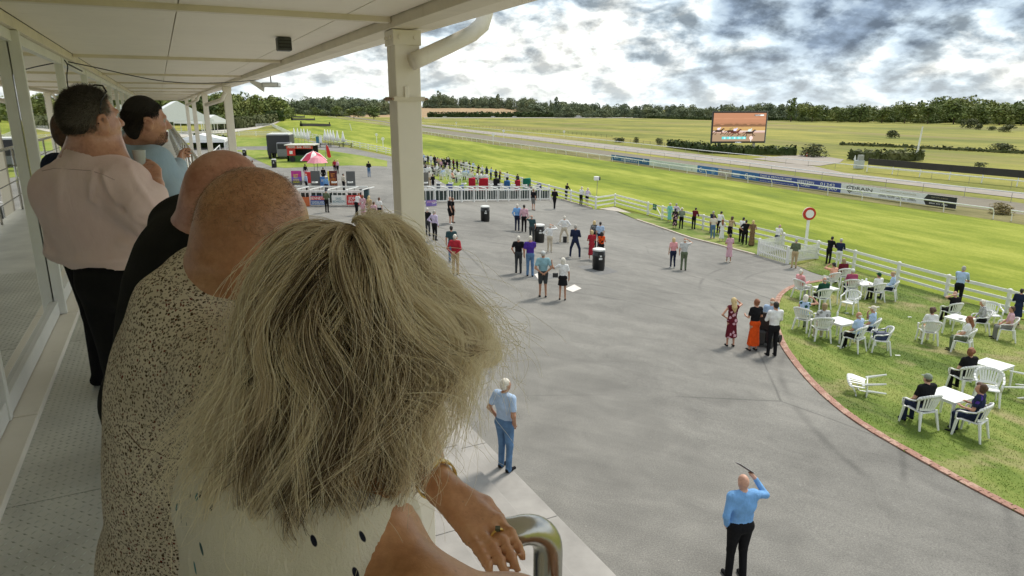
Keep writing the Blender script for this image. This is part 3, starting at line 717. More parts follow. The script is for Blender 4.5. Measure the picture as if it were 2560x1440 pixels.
# floodlight and loudspeaker under the eave
fl = thing('floodlight', 'small grey floodlight hanging from the eave with its white arm plate', 'floodlight', at(678, 212, 14.2)); c0 = fl.location.copy()
MB().box((0, 0, 0), (.34, .16, .09)).build('lamp_body', mat('lamp_grey', (.45, .46, .46), .4), fl, bevel=.015)
MB().box((.0, -.085, -.005), (.28, .012, .06)).build('lamp_glass', mat('lamp_glass', (.75, .76, .74), .15), fl)
MB().tube([(0, 0, .04), (0, 0, .19)], .012, 8).build('stem', M_DARKBOX, fl)
MB().add([(-.42, 0, .10), (-.14, 0, .02), (-.16, 0, -.14), (-.42, .01, .04), (-.42, .03, .10), (-.14, .03, .02), (-.16, .03, -.14), (-.42, .03, .04)], [(0, 1, 2, 3), (7, 6, 5, 4), (0, 4, 5, 1), (1, 5, 6, 2), (2, 6, 7, 3), (3, 7, 4, 0)]).build('arm_plate', M_WHITE, fl)
spk = thing('ceiling_speaker', 'little dark louvred loudspeaker box fixed to the canopy ceiling', 'loudspeaker', W(1.13, 7.05, CZ-.065), BA)
MB().box((0, 0, 0), (.13, .12, .12)).build('housing', M_DARKBOX, spk, bevel=.01)
for k in range(3): MB().box((0, -.064, -.03+.03*k), (.11, .008, .010)).build('louvre', M_SEAL, spk)
# cables
def cable(pts, r, label):
    c = Vector(pts[0]); P = [Vector(p)-c for p in pts]; S = []
    for i in range(len(P)-1):
        p0, p1, p2, p3 = P[max(i-1, 0)], P[i], P[i+1], P[min(i+2, len(P)-1)]
        for k in range(6):
            u = k/6; S.append(.5*((2*p1)+(p2-p0)*u+(2*p0-5*p1+4*p2-p3)*u*u+(3*p1-p0-3*p2+p3)*u**3))
    S.append(P[-1]); mb = MB(); mb.smooth = True; mb.tube(S, r, 6)
    return tag(mb.build('cable', M_CABLE, loc=c), label, 'cable')
cable([at(158, 152, 8.6), at(250, 171, 9.0), at(330, 189, 9.6), at(410, 203, 10.2), at(490, 208, 11), at(570, 206, 12), at(640, 200, 13.2)], .007, 'black cable sagging across the canopy ceiling')
cable([at(145, 142, 8.35), at(152, 150, 8.3), at(158, 154, 8.5), at(170, 160, 8.6), at(205, 178, 9.2)], .009, 'short black cable looping from the wall head')
for k, (dx, lab) in enumerate(((0, 'left'), (7, 'second'), (14, 'third'), (26, 'right'))):
    cable([at(140+dx*.8, 150, 8.28-.0*k), at(134+dx+3*k, 165, 8.25), at(140+dx*1.05, 195, 8.25), at(146+dx*1.1, 250, 8.28), at(154+dx*1.1, 330, 8.35)], .007, 'thin black cable hanging down the glazed wall, %s of the bundle' % lab)
# glazed wall
def glass_mat():
    m = bpy.data.materials.new('pane_glass'); m.use_nodes = True; t = m.node_tree; q = NT(t); t.nodes.clear()
    fr = q.n('ShaderNodeFresnel', ins={'IOR': 1.8}); f = q.math('ADD', q.math('MULTIPLY', fr.outputs[0], 0.9), 0.52, clamp=True)
    tr = q.n('ShaderNodeBsdfTransparent', ins={'Color': (0.45, 0.47, 0.46, 1)}); gl = q.n('ShaderNodeBsdfGlossy', ins={'Color': (0.96, 0.965, 0.95, 1), 'Roughness': 0.015})
    mx = q.n('ShaderNodeMixShader'); q.set(mx, 0, f); t.links.new(tr.outputs[0], mx.inputs[1]); t.links.new(gl.outputs[0], mx.inputs[2])
    out = q.n('ShaderNodeOutputMaterial'); t.links.new(mx.outputs[0], out.inputs[0]); return m
M_PANE = glass_mat()
gw = thing('glazed_wall', 'white framed sliding glass wall along the back of the balcony', 'glass wall')
MULL = [-4.6, -1.8, 1.2, 4.25, 6.45, 9.44] + [12.4+2.95*k for k in range(16)]
for i, t in enumerate(MULL):
    if abs(t-6.45) < .01:
        mb = MB(); mb.bar(W(-.90, t, .05), W(-.90, t, 2.24), .075, .06, AX); mb.build('mullion', M_WHITE, gw, bevel=.004)
        mb = MB(); mb.bar(W(-.965, t+.17, .05), W(-.965, t+.17, 2.24), .075, .06, AX); mb.build('mullion', M_WHITE, gw, bevel=.004)
        mb = MB(); mb.bar(W(-.945, t+.075, .05), W(-.945, t+.075, 2.24), .03, .07, AX); mb.build('seal', M_SEAL, gw)
    else:
        mb = MB(); mb.bar(W(-.93, t, .05), W(-.93, t, 2.24), .06, .06, AX); mb.build('mullion', M_WHITE, gw, bevel=.004)
for i in range(len(MULL)-1):
    a, b = MULL[i]+.03, MULL[i+1]-.03
    mb = MB(); mb.bar(W(-.945, a, 1.16), W(-.945, b, 1.16), .008, 2.0); mb.build('pane', M_PANE, gw)
    mb = MB(); bar_st(mb, -.935, a, .105, -.935, b, .105, .05, .11); mb.build('bottom_rail', M_WHITE, gw, bevel=.004)
    mb = MB(); bar_st(mb, -.935, a, 2.20, -.935, b, 2.20, .05, .08); mb.build('top_rail', M_WHITE, gw)
    mb = MB(); bar_st(mb, -.855, a, .022, -.855, b+.05, .022, .13, .044); mb.build('threshold', M_COLM, gw, bevel=.004)
    mb = MB(); bar_st(mb, -.935, a-.028, 2.287, -.935, b+.028, 2.287, .125, .086); mb.build('header', M_TRIM, gw, bevel=.004)
# lounge behind the glass
M_DARKWALL = mat('lounge_wall', (0.40, 0.39, 0.36), 0.8, 0.2, 1.0); M_CARPET = mat('carpet', (0.08, 0.075, 0.07), 0.95, 0.2, 8)
mb = MB(); mb.bar(W(-5.2, T_MIN-2, 1.2), W(-5.2, T_MAX, 1.2), .1, 2.6); tag(mb.build('lounge_wall', M_DARKWALL), kind='structure')
mb = MB(); mb.bar(W(-3.1, T_MIN-2, -.06), W(-3.1, T_MAX, -.06), 4.1, .1); tag(mb.build('lounge_floor', M_CARPET), kind='structure')
mb = MB(); mb.bar(W(-3.1, T_MIN-2, 2.45), W(-3.1, T_MAX, 2.45), 4.2, .1); tag(mb.build('lounge_ceiling', M_DARKWALL), kind='structure')
mb = MB(); mb.bar(W(-3.1, T_MAX+.05, -2.5), W(-3.1, T_MAX+.05-.1, -2.5), 4.2, 10.0); tag(mb.build('lounge_end_wall', M_DARKWALL), kind='structure')
mb = MB(); a = W(-3.1, T_MIN-2); b = W(-3.1, T_MAX); a.z = b.z = 2.55; mb.bar(a, b, 4.2, 5.1); tag(mb.build('stand_wall', M_CONC), kind='structure')
# floor plates with raised treads
M_PLATE = mat('floor_plate', (0.68, 0.68, 0.63), 0.42, 0.16, 2.5, 0.05, 60, metal=0.2, detail=7)
M_TREAD = mat('tread', (0.58, 0.60, 0.54), 0.4, 0.12, 6, metal=0.2)
fl_root = thing('balcony_floor', 'grey-green metal tread plate floor of the balcony', 'floor', W(0, 0, 0), BA); tag(fl_root, kind='structure'); del fl_root['category']; del fl_root['label']
for t0 in np.arange(-4, 60, 2.44):
    MB().box((-.20, t0+1.22, -.012), (1.38, 2.432, .024)).build('floor_plate', M_PLATE, fl_root)
MB().box((-.20, 28, -.13), (1.40, 68, .20)).build('slab', M_CONC, fl_root)
V = []; F = []
for i, s in enumerate(np.arange(-.78, .47, .032)):
    for j, t in enumerate(np.arange(1.0, 8.6, .042)):
        ang = .78 if (i+j) % 2 else -.78; b = len(V)
        c, sn = math.cos(ang), math.sin(ang)
        for lx, ly, lz in ((-.017, 0, .0003), (0, -.0048, .0003), (.017, 0, .0003), (0, .0048, .0003), (0, 0, .0048)):
            V.append((s+lx*c-ly*sn, t+lx*sn+ly*c, lz))
        F += [(b, b+1, b+4), (b+1, b+2, b+4), (b+2, b+3, b+4), (b+3, b, b+4)]
tr = link('tread_pattern', np_mesh('tread_pattern', V, np.array(F)), M_TREAD, fl_root); tr['kind'] = 'stuff'
# handrail
hr = thing('handrail', 'brushed steel tube handrail ending in a rounded bend at the front edge', 'handrail')
RS, RZ = .372, 1.05
path_old = [W(RS, 46, RZ), W(RS, 20, RZ), W(RS, 6, RZ), W(RS, 2, RZ), W(RS, 1.0, RZ), W(RS+.004, .90, RZ), W(RS+.018, .845, RZ), W(RS+.05, .822, RZ), W(RS+.085, .815, RZ-.004), W(RS+.108, .813, RZ-.016), W(RS+.122, .812, RZ-.042), W(RS+.126, .812, RZ-.08), W(RS+.126, .812, .02)]
path = []
fine = [W(RS, t, RZ) for t in (46, 20, 6, 3, 1.5)] + [W(RS+.05-.05*math.cos(a), .865-.05*math.sin(a), RZ) for a in np.linspace(0, math.pi/2, 9)] + [W(RS+.052+.05*math.sin(a), .815, RZ-.05+.05*math.cos(a)) for a in np.linspace(0, math.pi/2, 10)] + [W(RS+.102, .815, .6)]
for i in range(len(path)-1):
    p0, p1, p2, p3 = path[max(i-1, 0)], path[i], path[i+1], path[min(i+2, len(path)-1)]
    if i < 4 or i == len(path)-2: fine.append(p1); continue
    for k in range(5):
        u = k/5; fine.append(.5*((2*p1)+(p2-p0)*u+(2*p0-5*p1+4*p2-p3)*u*u+(3*p1-p0-3*p2+p3)*u**3))
fine.append(W(RS+.102, .815, .02))
mb = MB(); mb.smooth = True; mb.tube(fine, .0235, 20); mb.build('top_rail', M_STEEL, hr)
for z in (.25, .50, .75):
    mb = MB(); mb.smooth = True; mb.tube([W(RS+.03, 1.6, z), W(RS+.03, 46, z)], .009, 8); mb.build('lower_rail', M_STEEL, hr)
for t in np.arange(1.6, 46, 1.8):
    mb = MB(); mb.smooth = True; mb.tube([W(RS+.03, t, 0), W(RS+.03, t, RZ-.02)], .018, 10); mb.build('post', M_STEEL, hr)
# ------------------------------------------------------------------ bodies as one smooth surface (distance field -> mesh)
def P_cap(p, q, r1, r2, m, k=.03):
    return ('c', np.array(p, np.float32), np.array(q, np.float32), float(r1), float(r2), m, k)
def P_ell(c, r, m, k=.03, R=None):
    return ('e', np.array(c, np.float32), np.array(r, np.float32), None if R is None else np.array(R, np.float32), None, m, k)
def P_cone(z0, z1, r0, r1, m, k=.02, c=(0, 0), sq=.8):
    """skirt: frustum from z0 (radius r0) up to z1 (radius r1), flattened front to back"""
    return ('s', np.array([c[0], c[1], 0], np.float32), (z0, z1, r0, r1, sq), None, None, m, k)
def prim_dist(pr, X):
    if pr[0] == 'c':
        p, q, r1, r2 = pr[1], pr[2], pr[3], pr[4]; d = q - p; L2 = float(d @ d) + 1e-12
        w = X - p; wd = w @ d; h = np.minimum(np.maximum(wd*np.float32(1/L2), 0), 1)
        return np.sqrt(np.maximum(np.einsum('ij,ij->i', w, w) - 2*h*wd + h*h*np.float32(L2), 0)) - (np.float32(r1) + np.float32(r2-r1)*h)
    if pr[0] == 'e':
        w = X - pr[1]
        if pr[3] is not None: w = w @ pr[3]
        r = pr[2]; a = w/r; k0 = np.sqrt(np.einsum('ij,ij->i', a, a)); b = a/r; k1 = np.sqrt(np.einsum('ij,ij->i', b, b)) + np.float32(1e-9)
        return k0*(k0-1.0)/k1
    z0, z1, r0, r1, sq = pr[2]; w = X - pr[1]; h = np.clip((w[:, 2]-z0)/(z1-z0), 0, 1)
    rr = np.sqrt(w[:, 0]**2 + (w[:, 1]/sq)**2) - (r0 + (r1-r0)*h)
    fold = .012*np.sin(9*np.arctan2(w[:, 1], w[:, 0]))*(1-h)
    return np.maximum(np.maximum((rr + fold)*.85, z0 - w[:, 2]), w[:, 2] - z1)
def field(prims, X, want=False):
    d = None; best = None; lab = None
    for i, pr in enumerate(prims):
        di = prim_dist(pr, X); k = pr[6]
        if d is None: d = di.copy()
        else:
            h = np.maximum(k - np.abs(d - di), 0)/k
            d = np.minimum(d, di) - h*h*k*.25
        if want:
            if best is None: best = di.copy(); lab = np.zeros(len(X), int)
            else:
                c = di < best; best[c] = di[c]; lab[c] = i
    return (d, lab) if want else d
def pbounds(prims, pad):
    lo = np.array([1e9]*3); hi = -lo
    for pr in prims:
        if pr[0] == 'c':
            r = max(pr[3], pr[4]); lo = np.minimum(lo, np.minimum(pr[1], pr[2]) - r); hi = np.maximum(hi, np.maximum(pr[1], pr[2]) + r)
        elif pr[0] == 'e':
            r = pr[2].max() if pr[3] is not None else pr[2]; lo = np.minimum(lo, pr[1]-r); hi = np.maximum(hi, pr[1]+r)
        else:
            z0, z1, r0, r1, sq = pr[2]; r = max(r0, r1); lo = np.minimum(lo, pr[1] + [-r, -r, z0]); hi = np.maximum(hi, pr[1] + [r, r, z1])
    return lo - pad, hi + pad
def sdf_mesh(prims, h, cut=None):
    """surface nets; returns verts, quads, primitive index of each quad. cut(X)->distance kept where negative"""
    lo, hi = pbounds(prims, 2.5*h); B = 6
    n = np.ceil((hi-lo)/h).astype(int) + 1; nb = np.ceil(n/B).astype(int); n = nb*B
    F = np.empty(n, np.float32)
    bc = np.stack(np.meshgrid(*[np.arange(k) for k in nb], indexing='ij'), -1).reshape(-1, 3)
    cen = (lo + (bc*B + (B-1)/2)*h).astype(np.float32)
    dc = field(prims, cen)
    rad = h*B*.5*1.75*1.25 + .02
    near = np.abs(dc) < rad
    Fb = F.reshape(nb[0], B, nb[1], B, nb[2], B).transpose(0, 2, 4, 1, 3, 5)
    Fb = np.ascontiguousarray(Fb); Fb[...] = np.sign(dc).reshape(nb)[:, :, :, None, None, None]*.1
    off = np.stack(np.meshgrid(*[np.arange(B)]*3, indexing='ij'), -1).reshape(-1, 3)*h
    sel = np.nonzero(near)[0]
    for s in range(0, len(sel), 900):
        ss = sel[s:s+900]
        X = (lo + bc[ss][:, None, :]*B*h + off[None]).reshape(-1, 3).astype(np.float32)
        d = field(prims, X)
        if cut is not None: d = np.maximum(d, cut(X))
        b = bc[ss]; Fb[b[:, 0], b[:, 1], b[:, 2]] = d.reshape(-1, B, B, B)
    F = Fb.transpose(0, 3, 1, 4, 2, 5).reshape(n)
    S = F < 0
    cs = sum(S[i:n[0]-1+i, j:n[1]-1+j, k:n[2]-1+k].astype(np.int8) for i in (0, 1) for j in (0, 1) for k in (0, 1))
    act = (cs > 0) & (cs < 8); idx = np.argwhere(act)
    vid = np.full(act.shape, -1, np.int64); vid[act] = np.arange(len(idx))
    acc = np.zeros((len(idx), 3)); cnt = np.zeros(len(idx))
    cor = [(i, j, k) for i in (0, 1) for j in (0, 1) for k in (0, 1)]
    for a in cor:
        for ax in range(3):
            if a[ax]: continue
            b = list(a); b[ax] = 1
            fa = F[idx[:, 0]+a[0], idx[:, 1]+a[1], idx[:, 2]+a[2]]; fb = F[idx[:, 0]+b[0], idx[:, 1]+b[1], idx[:, 2]+b[2]]
            m = (fa < 0) != (fb < 0); t = np.where(m, fa/(fa-fb+1e-12), 0)
            pt = np.tile(np.array(a, float), (len(idx), 1)); pt[:, ax] = t
            acc[m] += pt[m]; cnt[m] += 1
    V = lo + (idx + acc/np.maximum(cnt, 1)[:, None])*h
    Q = []
    for ax in range(3):
        sl0 = [slice(1, -1)]*3; sl0[ax] = slice(0, -1)
        A = S.take(range(0, n[ax]-1), ax); Bq = S.take(range(1, n[ax]), ax)
        E = np.argwhere(A != Bq)
        o1, o2 = [(1, 2), (2, 0), (0, 1)][ax]
        ok = (E[:, o1] > 0) & (E[:, o2] > 0) & (E[:, o1] < n[o1]-1) & (E[:, o2] < n[o2]-1); E = E[ok]
        def c(d1, d2):
            e = E.copy(); e[:, o1] += d1; e[:, o2] += d2; return vid[e[:, 0], e[:, 1], e[:, 2]]
        q = np.stack([c(-1, -1), c(0, -1), c(0, 0), c(-1, 0)], 1)
        flip = ~S[E[:, 0], E[:, 1], E[:, 2]]; q[flip] = q[flip][:, ::-1]; Q.append(q)
    Q = np.concatenate(Q); Q = Q[(Q >= 0).all(1)]
    fc = V[Q].mean(1).astype(np.float32)
    _, lab = field(prims, fc, True)
    return V, Q, lab
def prims_object(name, prims, h, mats, parent=None, xf=None, cut=None, disp=None):
    """mesh object from primitives; mats maps material keys to materials"""
    V, Q, lab = sdf_mesh(prims, h, cut)
    if disp is not None: V = disp(V, Q)
    if xf is not None: V = V @ np.array(xf.to_3x3()).T + np.array(xf.translation)
    me = np_mesh(name, V, Q, True)
    keys = []; mi = np.zeros(len(Q), np.int32)
    for i, pr in enumerate(prims):
        k = pr[5]
        if k not in keys: keys.append(k)
        mi[lab == i] = keys.index(k)
    for k in keys: me.materials.append(mats[k])
    if len(me.polygons) == len(mi): me.polygons.foreach_set('material_index', mi)
    o = bpy.data.objects.new(name, me); COL.objects.link(o)
    if parent is not None: o.parent = parent
    return o
def wrinkle(amp, freq, seed, aniso=(1, 1, 1)):
    r = np.random.default_rng(seed); K = r.normal(size=(10, 3))*freq*np.array(aniso); ph = r.uniform(0, 6.28, 10); W2 = r.normal(size=(4, 3))*freq*.4; p2 = r.uniform(0, 6.28, 4)
    def f(V, Q):
        n = np.zeros_like(V); a, b, c, d = V[Q[:, 0]], V[Q[:, 1]], V[Q[:, 2]], V[Q[:, 3]]; fn = np.cross(c-a, d-b)
        for k in range(4): np.add.at(n, Q[:, k], fn)
        n /= np.linalg.norm(n, axis=1)[:, None] + 1e-9
        w = V + .03*np.stack([np.sin(V @ W2[i] + p2[i]) for i in range(3)], 1)
        h = sum(1 - np.abs(np.sin(w @ K[i] + ph[i]))*2 for i in range(10))/10
        return V + n*(amp*h)[:, None]
    return f
# ------------------------------------------------------------------ cloth, skin, hair colours
CL = {}
def cloth(col, kind='plain', col2=None):
    key = (tuple(round(c, 3) for c in col), kind, col2)
    if key in CL: return CL[key]
    m = bpy.data.materials.new('cloth_%s_%d' % (kind, len(CL))); m.use_nodes = True; t = m.node_tree; q = NT(t); b = t.nodes['Principled BSDF']
    tc = q.n('ShaderNodeTexCoord').outputs['Object']
    n = q.noise(tc, 9.0, 4, .6); c = q.ramp(n, [(.3, tuple(x*.82 for x in col)), (.7, tuple(min(1, x*1.1) for x in col))])
    if kind == 'floral':
        v = q.n('ShaderNodeTexVoronoi', ins={'Vector': q.vmath('ADD', tc, q.scale(q.noise(tc, 9, 2, .5, 0, 1), .12)), 'Scale': 6.5}); c = q.mix(q.rng(v.outputs['Distance'], .30, .36, 1, 0), c, col2)
    elif kind == 'stripe':
        w = q.n('ShaderNodeTexWave', wave_type='BANDS', bands_direction='Z', ins={'Vector': tc, 'Scale': 7.5, 'Distortion': .6}); c = q.mix(q.rng(w.outputs[1], .45, .55), c, col2)
    elif kind == 'fleck':
        v = q.n('ShaderNodeTexVoronoi', ins={'Vector': tc, 'Scale': 22}); c = q.mix(q.rng(v.outputs['Distance'], .25, .4, 1, 0), c, col2)
    elif kind == 'denim':
        n2 = q.noise(tc, 4, 3, .6); c = q.mix(q.rng(n2, .5, .7, 0, .6), c, tuple(min(1, x*1.7) for x in col))
    q.set(b, 'Base Color', c); q.set(b, 'Roughness', .9); q.set(b, 'Specular IOR Level', .15)
    sm = q.noise(q.vmath('MULTIPLY', tc, (1, 1, .45)), 14, 3, .6, .8)
    q.set(b, 'Normal', q.n('ShaderNodeBump', ins={'Strength': .55, 'Distance': .03, 'Height': sm}).outputs[0])
    CL[key] = m; return m
def skin(col=(0.52, 0.27, 0.18)):
    return mat('skin_%d_%d_%d' % tuple(int(c*100) for c in col), col, .5, .10, 30, .1, 120)
SK = skin(); SK2 = skin((0.58, 0.33, 0.24)); SK3 = skin((0.40, 0.20, 0.12))
HAIRC = {'white': (.72, .68, .60), 'grey': (.40, .38, .34), 'blonde': (.62, .46, .22), 'brown': (.10, .05, .028), 'black': (.018, .014, .012), 'red': (.25, .09, .04), 'sandy': (.34, .24, .13)}
def hairm(k): return mat('hair_'+k, HAIRC[k], .6, .35, 30, .8, 60, bdist=.02)
C_ = {'white': (.80, .80, .80), 'black': (.012, .012, .014), 'navy': (.018, .026, .06), 'lblue': (.42, .55, .75), 'sky': (.20, .42, .78), 'pink': (.78, .36, .38), 'lilac': (.62, .54, .74), 'purple': (.075, .035, .28),
      'red': (.42, .03, .045), 'khaki': (.50, .38, .23), 'beige': (.58, .51, .40), 'jeans': (.10, .19, .34), 'grey': (.22, .22, .21), 'teal': (.035, .075, .085), 'olive': (.13, .16, .10), 'orange': (.72, .085, .012), 'burg': (.13, .015, .025),
      'peach': (.80, .42, .30), 'magenta': (.38, .075, .15), 'dgreen': (.015, .07, .045), 'cream': (.72, .66, .55), 'turq': (.22, .62, .55), 'brown': (.24, .15, .08), 'dgrey': (.05, .055, .06), 'rosy': (.66, .40, .47), 'bluegrey': (.25, .42, .48), 'sgreen': (.25, .29, .23), 'lgrey': (.55, .56, .56)}
def cc(v):
    """cloth from a short spec: 'navy', 'floral:burg:pink', 'denim:jeans'"""
    if ':' in v:
        p = v.split(':'); return cloth(C_[p[1]], p[0], C_[p[2]] if len(p) > 2 else None)
    return cloth(C_[v])
ARM = {  # right arm: elbow, wrist, knuckles
 'down': ((.245, -.03, 1.14), (.25, .05, .90), (.24, .08, .81)), 'pocket': ((.29, -.09, 1.17), (.21, .03, .95), (.17, .07, .88)),
 'hip': ((.40, -.10, 1.19), (.21, .02, 1.04), (.15, .06, 1.01)), 'brow': ((.37, .20, 1.46), (.17, .21, 1.63), (.07, .17, 1.67)),
 'front': ((.25, .05, 1.15), (.07, .23, 1.14), (-.03, .25, 1.17)), 'fold': ((.24, .07, 1.17), (.02, .21, 1.20), (-.11, .19, 1.23)),
 'back': ((.29, -.13, 1.15), (.08, -.19, .98), (-.01, -.20, .93)), 'chin': ((.20, .20, 1.22), (.09, .21, 1.44), (.05, .17, 1.53)),
 'rail': ((.21, .30, 1.16), (.12, .50, 1.17), (.05, .58, 1.19)), 'hold': ((.24, .02, 1.15), (.20, .27, 1.14), (.17, .34, 1.17)),
 'wave': ((.38, .05, 1.30), (.46, .14, 1.50), (.46, .16, 1.60)), 'up': ((.40, .06, 1.36), (.27, .16, 1.58), (.20, .18, 1.66)), 'nape': ((.42, .02, 1.52), (.20, -.06, 1.62), (.08, -.09, 1.62)), 'lap': ((.25, .06, 1.16), (.13, .25, 1.02), (.06, .31, 1.0))}
def arm_pts(k, sx):
    return [np.array((p[0]*sx, p[1], p[2])) for p in ARM[k]]
def lerp(a, b, t): return a + (b-a)*t
def person_prims(ra='down', la='down', legs='stand', female=False, belly=0.0, sleeve='long', shorts=False, skirt=None, lean=0.0, head_yaw=0.0, head_pitch=0.0, hd=False, fat=1.0):
    """primitives of a 1.75 m figure facing +Y, feet at z=0"""
    fat = fat*1.10; P = []; A = np.array; sw = .168 if female else .190; hw = .095 if female else .088; sh = 1.43
    sit = legs == 'sit'
    # hips, knees, ankles
    if sit:
        hipz = .56; K = [A((-.11, .42, .52)), A((.11, .42, .52))]; AN = [A((-.12, .40, .09)), A((.12, .42, .09))]; H = [A((-hw, 0, hipz)), A((hw, 0, hipz))]; dz = hipz - .93
    else:
        dz = 0; H = [A((-hw, 0, .91)), A((hw, 0, .91))]
        w = {'stand': .10, 'wide': .24, 'walk': .09, 'cross': .03}[legs]; f = .16 if legs == 'walk' else .02
        K = [A((-w*.97, .02+f*.5, .50)), A((w*.97, .035-f*.4, .50))]; AN = [A((-w*1.08, f, .085)), A((w*1.08, -f, .085))]
    lowm = 'low'
    for i in (0, 1):
        r0, r1, r2 = (.088*fat, .060, .043) if not female else (.092*fat, .058, .040)
        kk = .025
        if skirt is not None and not sit:
            P.append(P_cap(H[i], K[i], r0*.8, r1*.8, 'skin', kk)); P.append(P_cap(K[i], AN[i], r1*.82, r2*.9, 'skin', kk))
        elif shorts:
            mid = lerp(H[i], K[i], .80); P.append(P_cap(H[i], mid, r0*1.04, .078, 'low', .02)); P.append(P_cap(mid, K[i], .056, .052, 'skin', .01)); P.append(P_cap(K[i], AN[i], .054, .036, 'skin', kk))
        else:
            P.append(P_cap(H[i], K[i], r0, r1*1.12, 'low', kk)); P.append(P_cap(K[i], AN[i]-A((0, 0, .03)), r1*1.08, r2*1.30, 'low', kk))
        P.append(P_cap(AN[i] + A((0, -.035, -.045)), AN[i] + A((.012 if i else -.012, .15, -.057)), .040, .033, 'shoe', .012))
    # trunk (built upright, then leaned about the hips)
    T = []; bw = 1.0 + .25*belly
    T.append(P_ell((0, 0, .94), (.158*fat*(1.06 if female else 1), .118*fat, .125), 'low' if skirt is None else 'low', .05))
    T.append(P_ell((0, .015+.05*belly, 1.09), (.142*fat*bw, .108*fat*bw, .165), 'top', .05))
    T.append(P_ell((0, 0, 1.28), ((.158 if female else .172)*fat, .112*fat, .19), 'top', .05))
    if female: T.append(P_ell((0, .075, 1.29), (.12, .065, .07), 'top', .04))
    T.append(P_cap((-sw+.03, -.005, sh-.005), (sw-.03, -.005, sh-.005), .072*fat, .072*fat, 'top', .05))
    T.append(P_cap((0, -.01, 1.44), (0, .015, 1.55), .060, .052, 'skin', .03))
    if skirt is not None:
        if sit: pass
        else: T.append(P_cone(skirt, 1.03, .205 if skirt < .6 else .20, .135, 'low', .03))
    # head
    hy = math.radians(head_yaw); hp = math.radians(head_pitch); RY = np.array(Matrix.Rotation(hy, 3, 'Z') @ Matrix.Rotation(-hp, 3, 'X'))
    hc = A((0, .025, 1.635))
    def hpt(x, y, z): return hc + RY @ A((x, y, z))
    T.append(P_ell(hc + RY @ A((0, 0, .01)), (.074, .094, .108), 'skin', .03, RY)); T.append(P_ell(hpt(0, .04, -.055), (.052, .055, .058), 'skin', .03, RY))
    T.append(P_cap(hpt(0, .088, .01), hpt(0, .108, -.022), .010, .015, 'skin', .012))
    for e in (-1, 1):
        T.append(P_ell(hpt(e*.076, -.005, -.005), (.012, .022, .033), 'skin', .008, RY))
    # arms
    for sx, k in ((1, ra), (-1, la)):
        S = A((sx*sw, -.005, sh)); E, Wr, Kn = arm_pts(k, sx)
        ts = {'long': 1.0, 'short': .62, 'none': .0}[sleeve]
        r0, r1, r2 = (.058, .045, .031) if not female else (.050, .038, .027)
        if ts >= 1:
            T.append(P_cap(S, E, r0*1.12, r1*1.15, 'top', .03)); T.append(P_cap(E, lerp(E, Wr, .94), r1*1.15, r2*1.25, 'top', .025)); T.append(P_cap(lerp(E, Wr, .9), Wr, r2, r2*.95, 'skin', .012))
        else:
            if ts > 0: T.append(P_cap(S, lerp(S, E, ts), r0*1.15, r1*1.38, 'top', .03))
            T.append(P_cap(lerp(S, E, max(ts*.9, 0)), E, r0*.85 if ts == 0 else r1*1.08, r1, 'skin', .018)); T.append(P_cap(E, Wr, r1, r2*.92, 'skin', .02))
        d = Kn - Wr; L = np.linalg.norm(d)+1e-6; d = d/L
        side = np.cross(d, A((0, 0, 1.0))); side /= np.linalg.norm(side)+1e-6
        T.append(P_cap(Wr, Kn, .028, .030, 'skin', .02))
        if hd:
            for q, ln in ((-.026, .060), (-.009, .072), (.009, .070), (.026, .056)):
                b0 = Kn + side*q; mid = b0 + d*ln*.5 + A((0, 0, -.006)); T.append(P_cap(b0, mid, .0105, .0095, 'skin', .006)); T.append(P_cap(mid, mid + d*ln*.42 + A((0, .004, -.016)), .0095, .0075, 'skin', .006))
            T.append(P_cap(lerp(Wr, Kn, .3) + side*.02*sx, Kn + side*.048*sx + d*.004, .012, .0095, 'skin', .008))
        else:
            T.append(P_cap(Kn, Kn + d*.065 + A((0, 0, -.01)), .026, .015, 'skin', .012)); T.append(P_cap(lerp(Wr, Kn, .4), Kn + side*.035*sx, .013, .010, 'skin', .008))
    # lean and seat shift
    la_ = math.radians(lean); R = np.array(Matrix.Rotation(-la_, 3, 'X')); piv = A((0, 0, .93))
    def mv(p): return (R @ (np.asarray(p, float) - piv)) + piv + A((0, 0, dz))
    for pr in T:
        if pr[0] == 'c': P.append(P_cap(mv(pr[1]), mv(pr[2]), pr[3], pr[4], pr[5], pr[6]))
        elif pr[0] == 'e': P.append(P_ell(mv(pr[1]), pr[2], pr[5], pr[6], R if pr[3] is None else R @ pr[3]))
        else: P.append(pr)
    return P, mv(hc), R @ RY
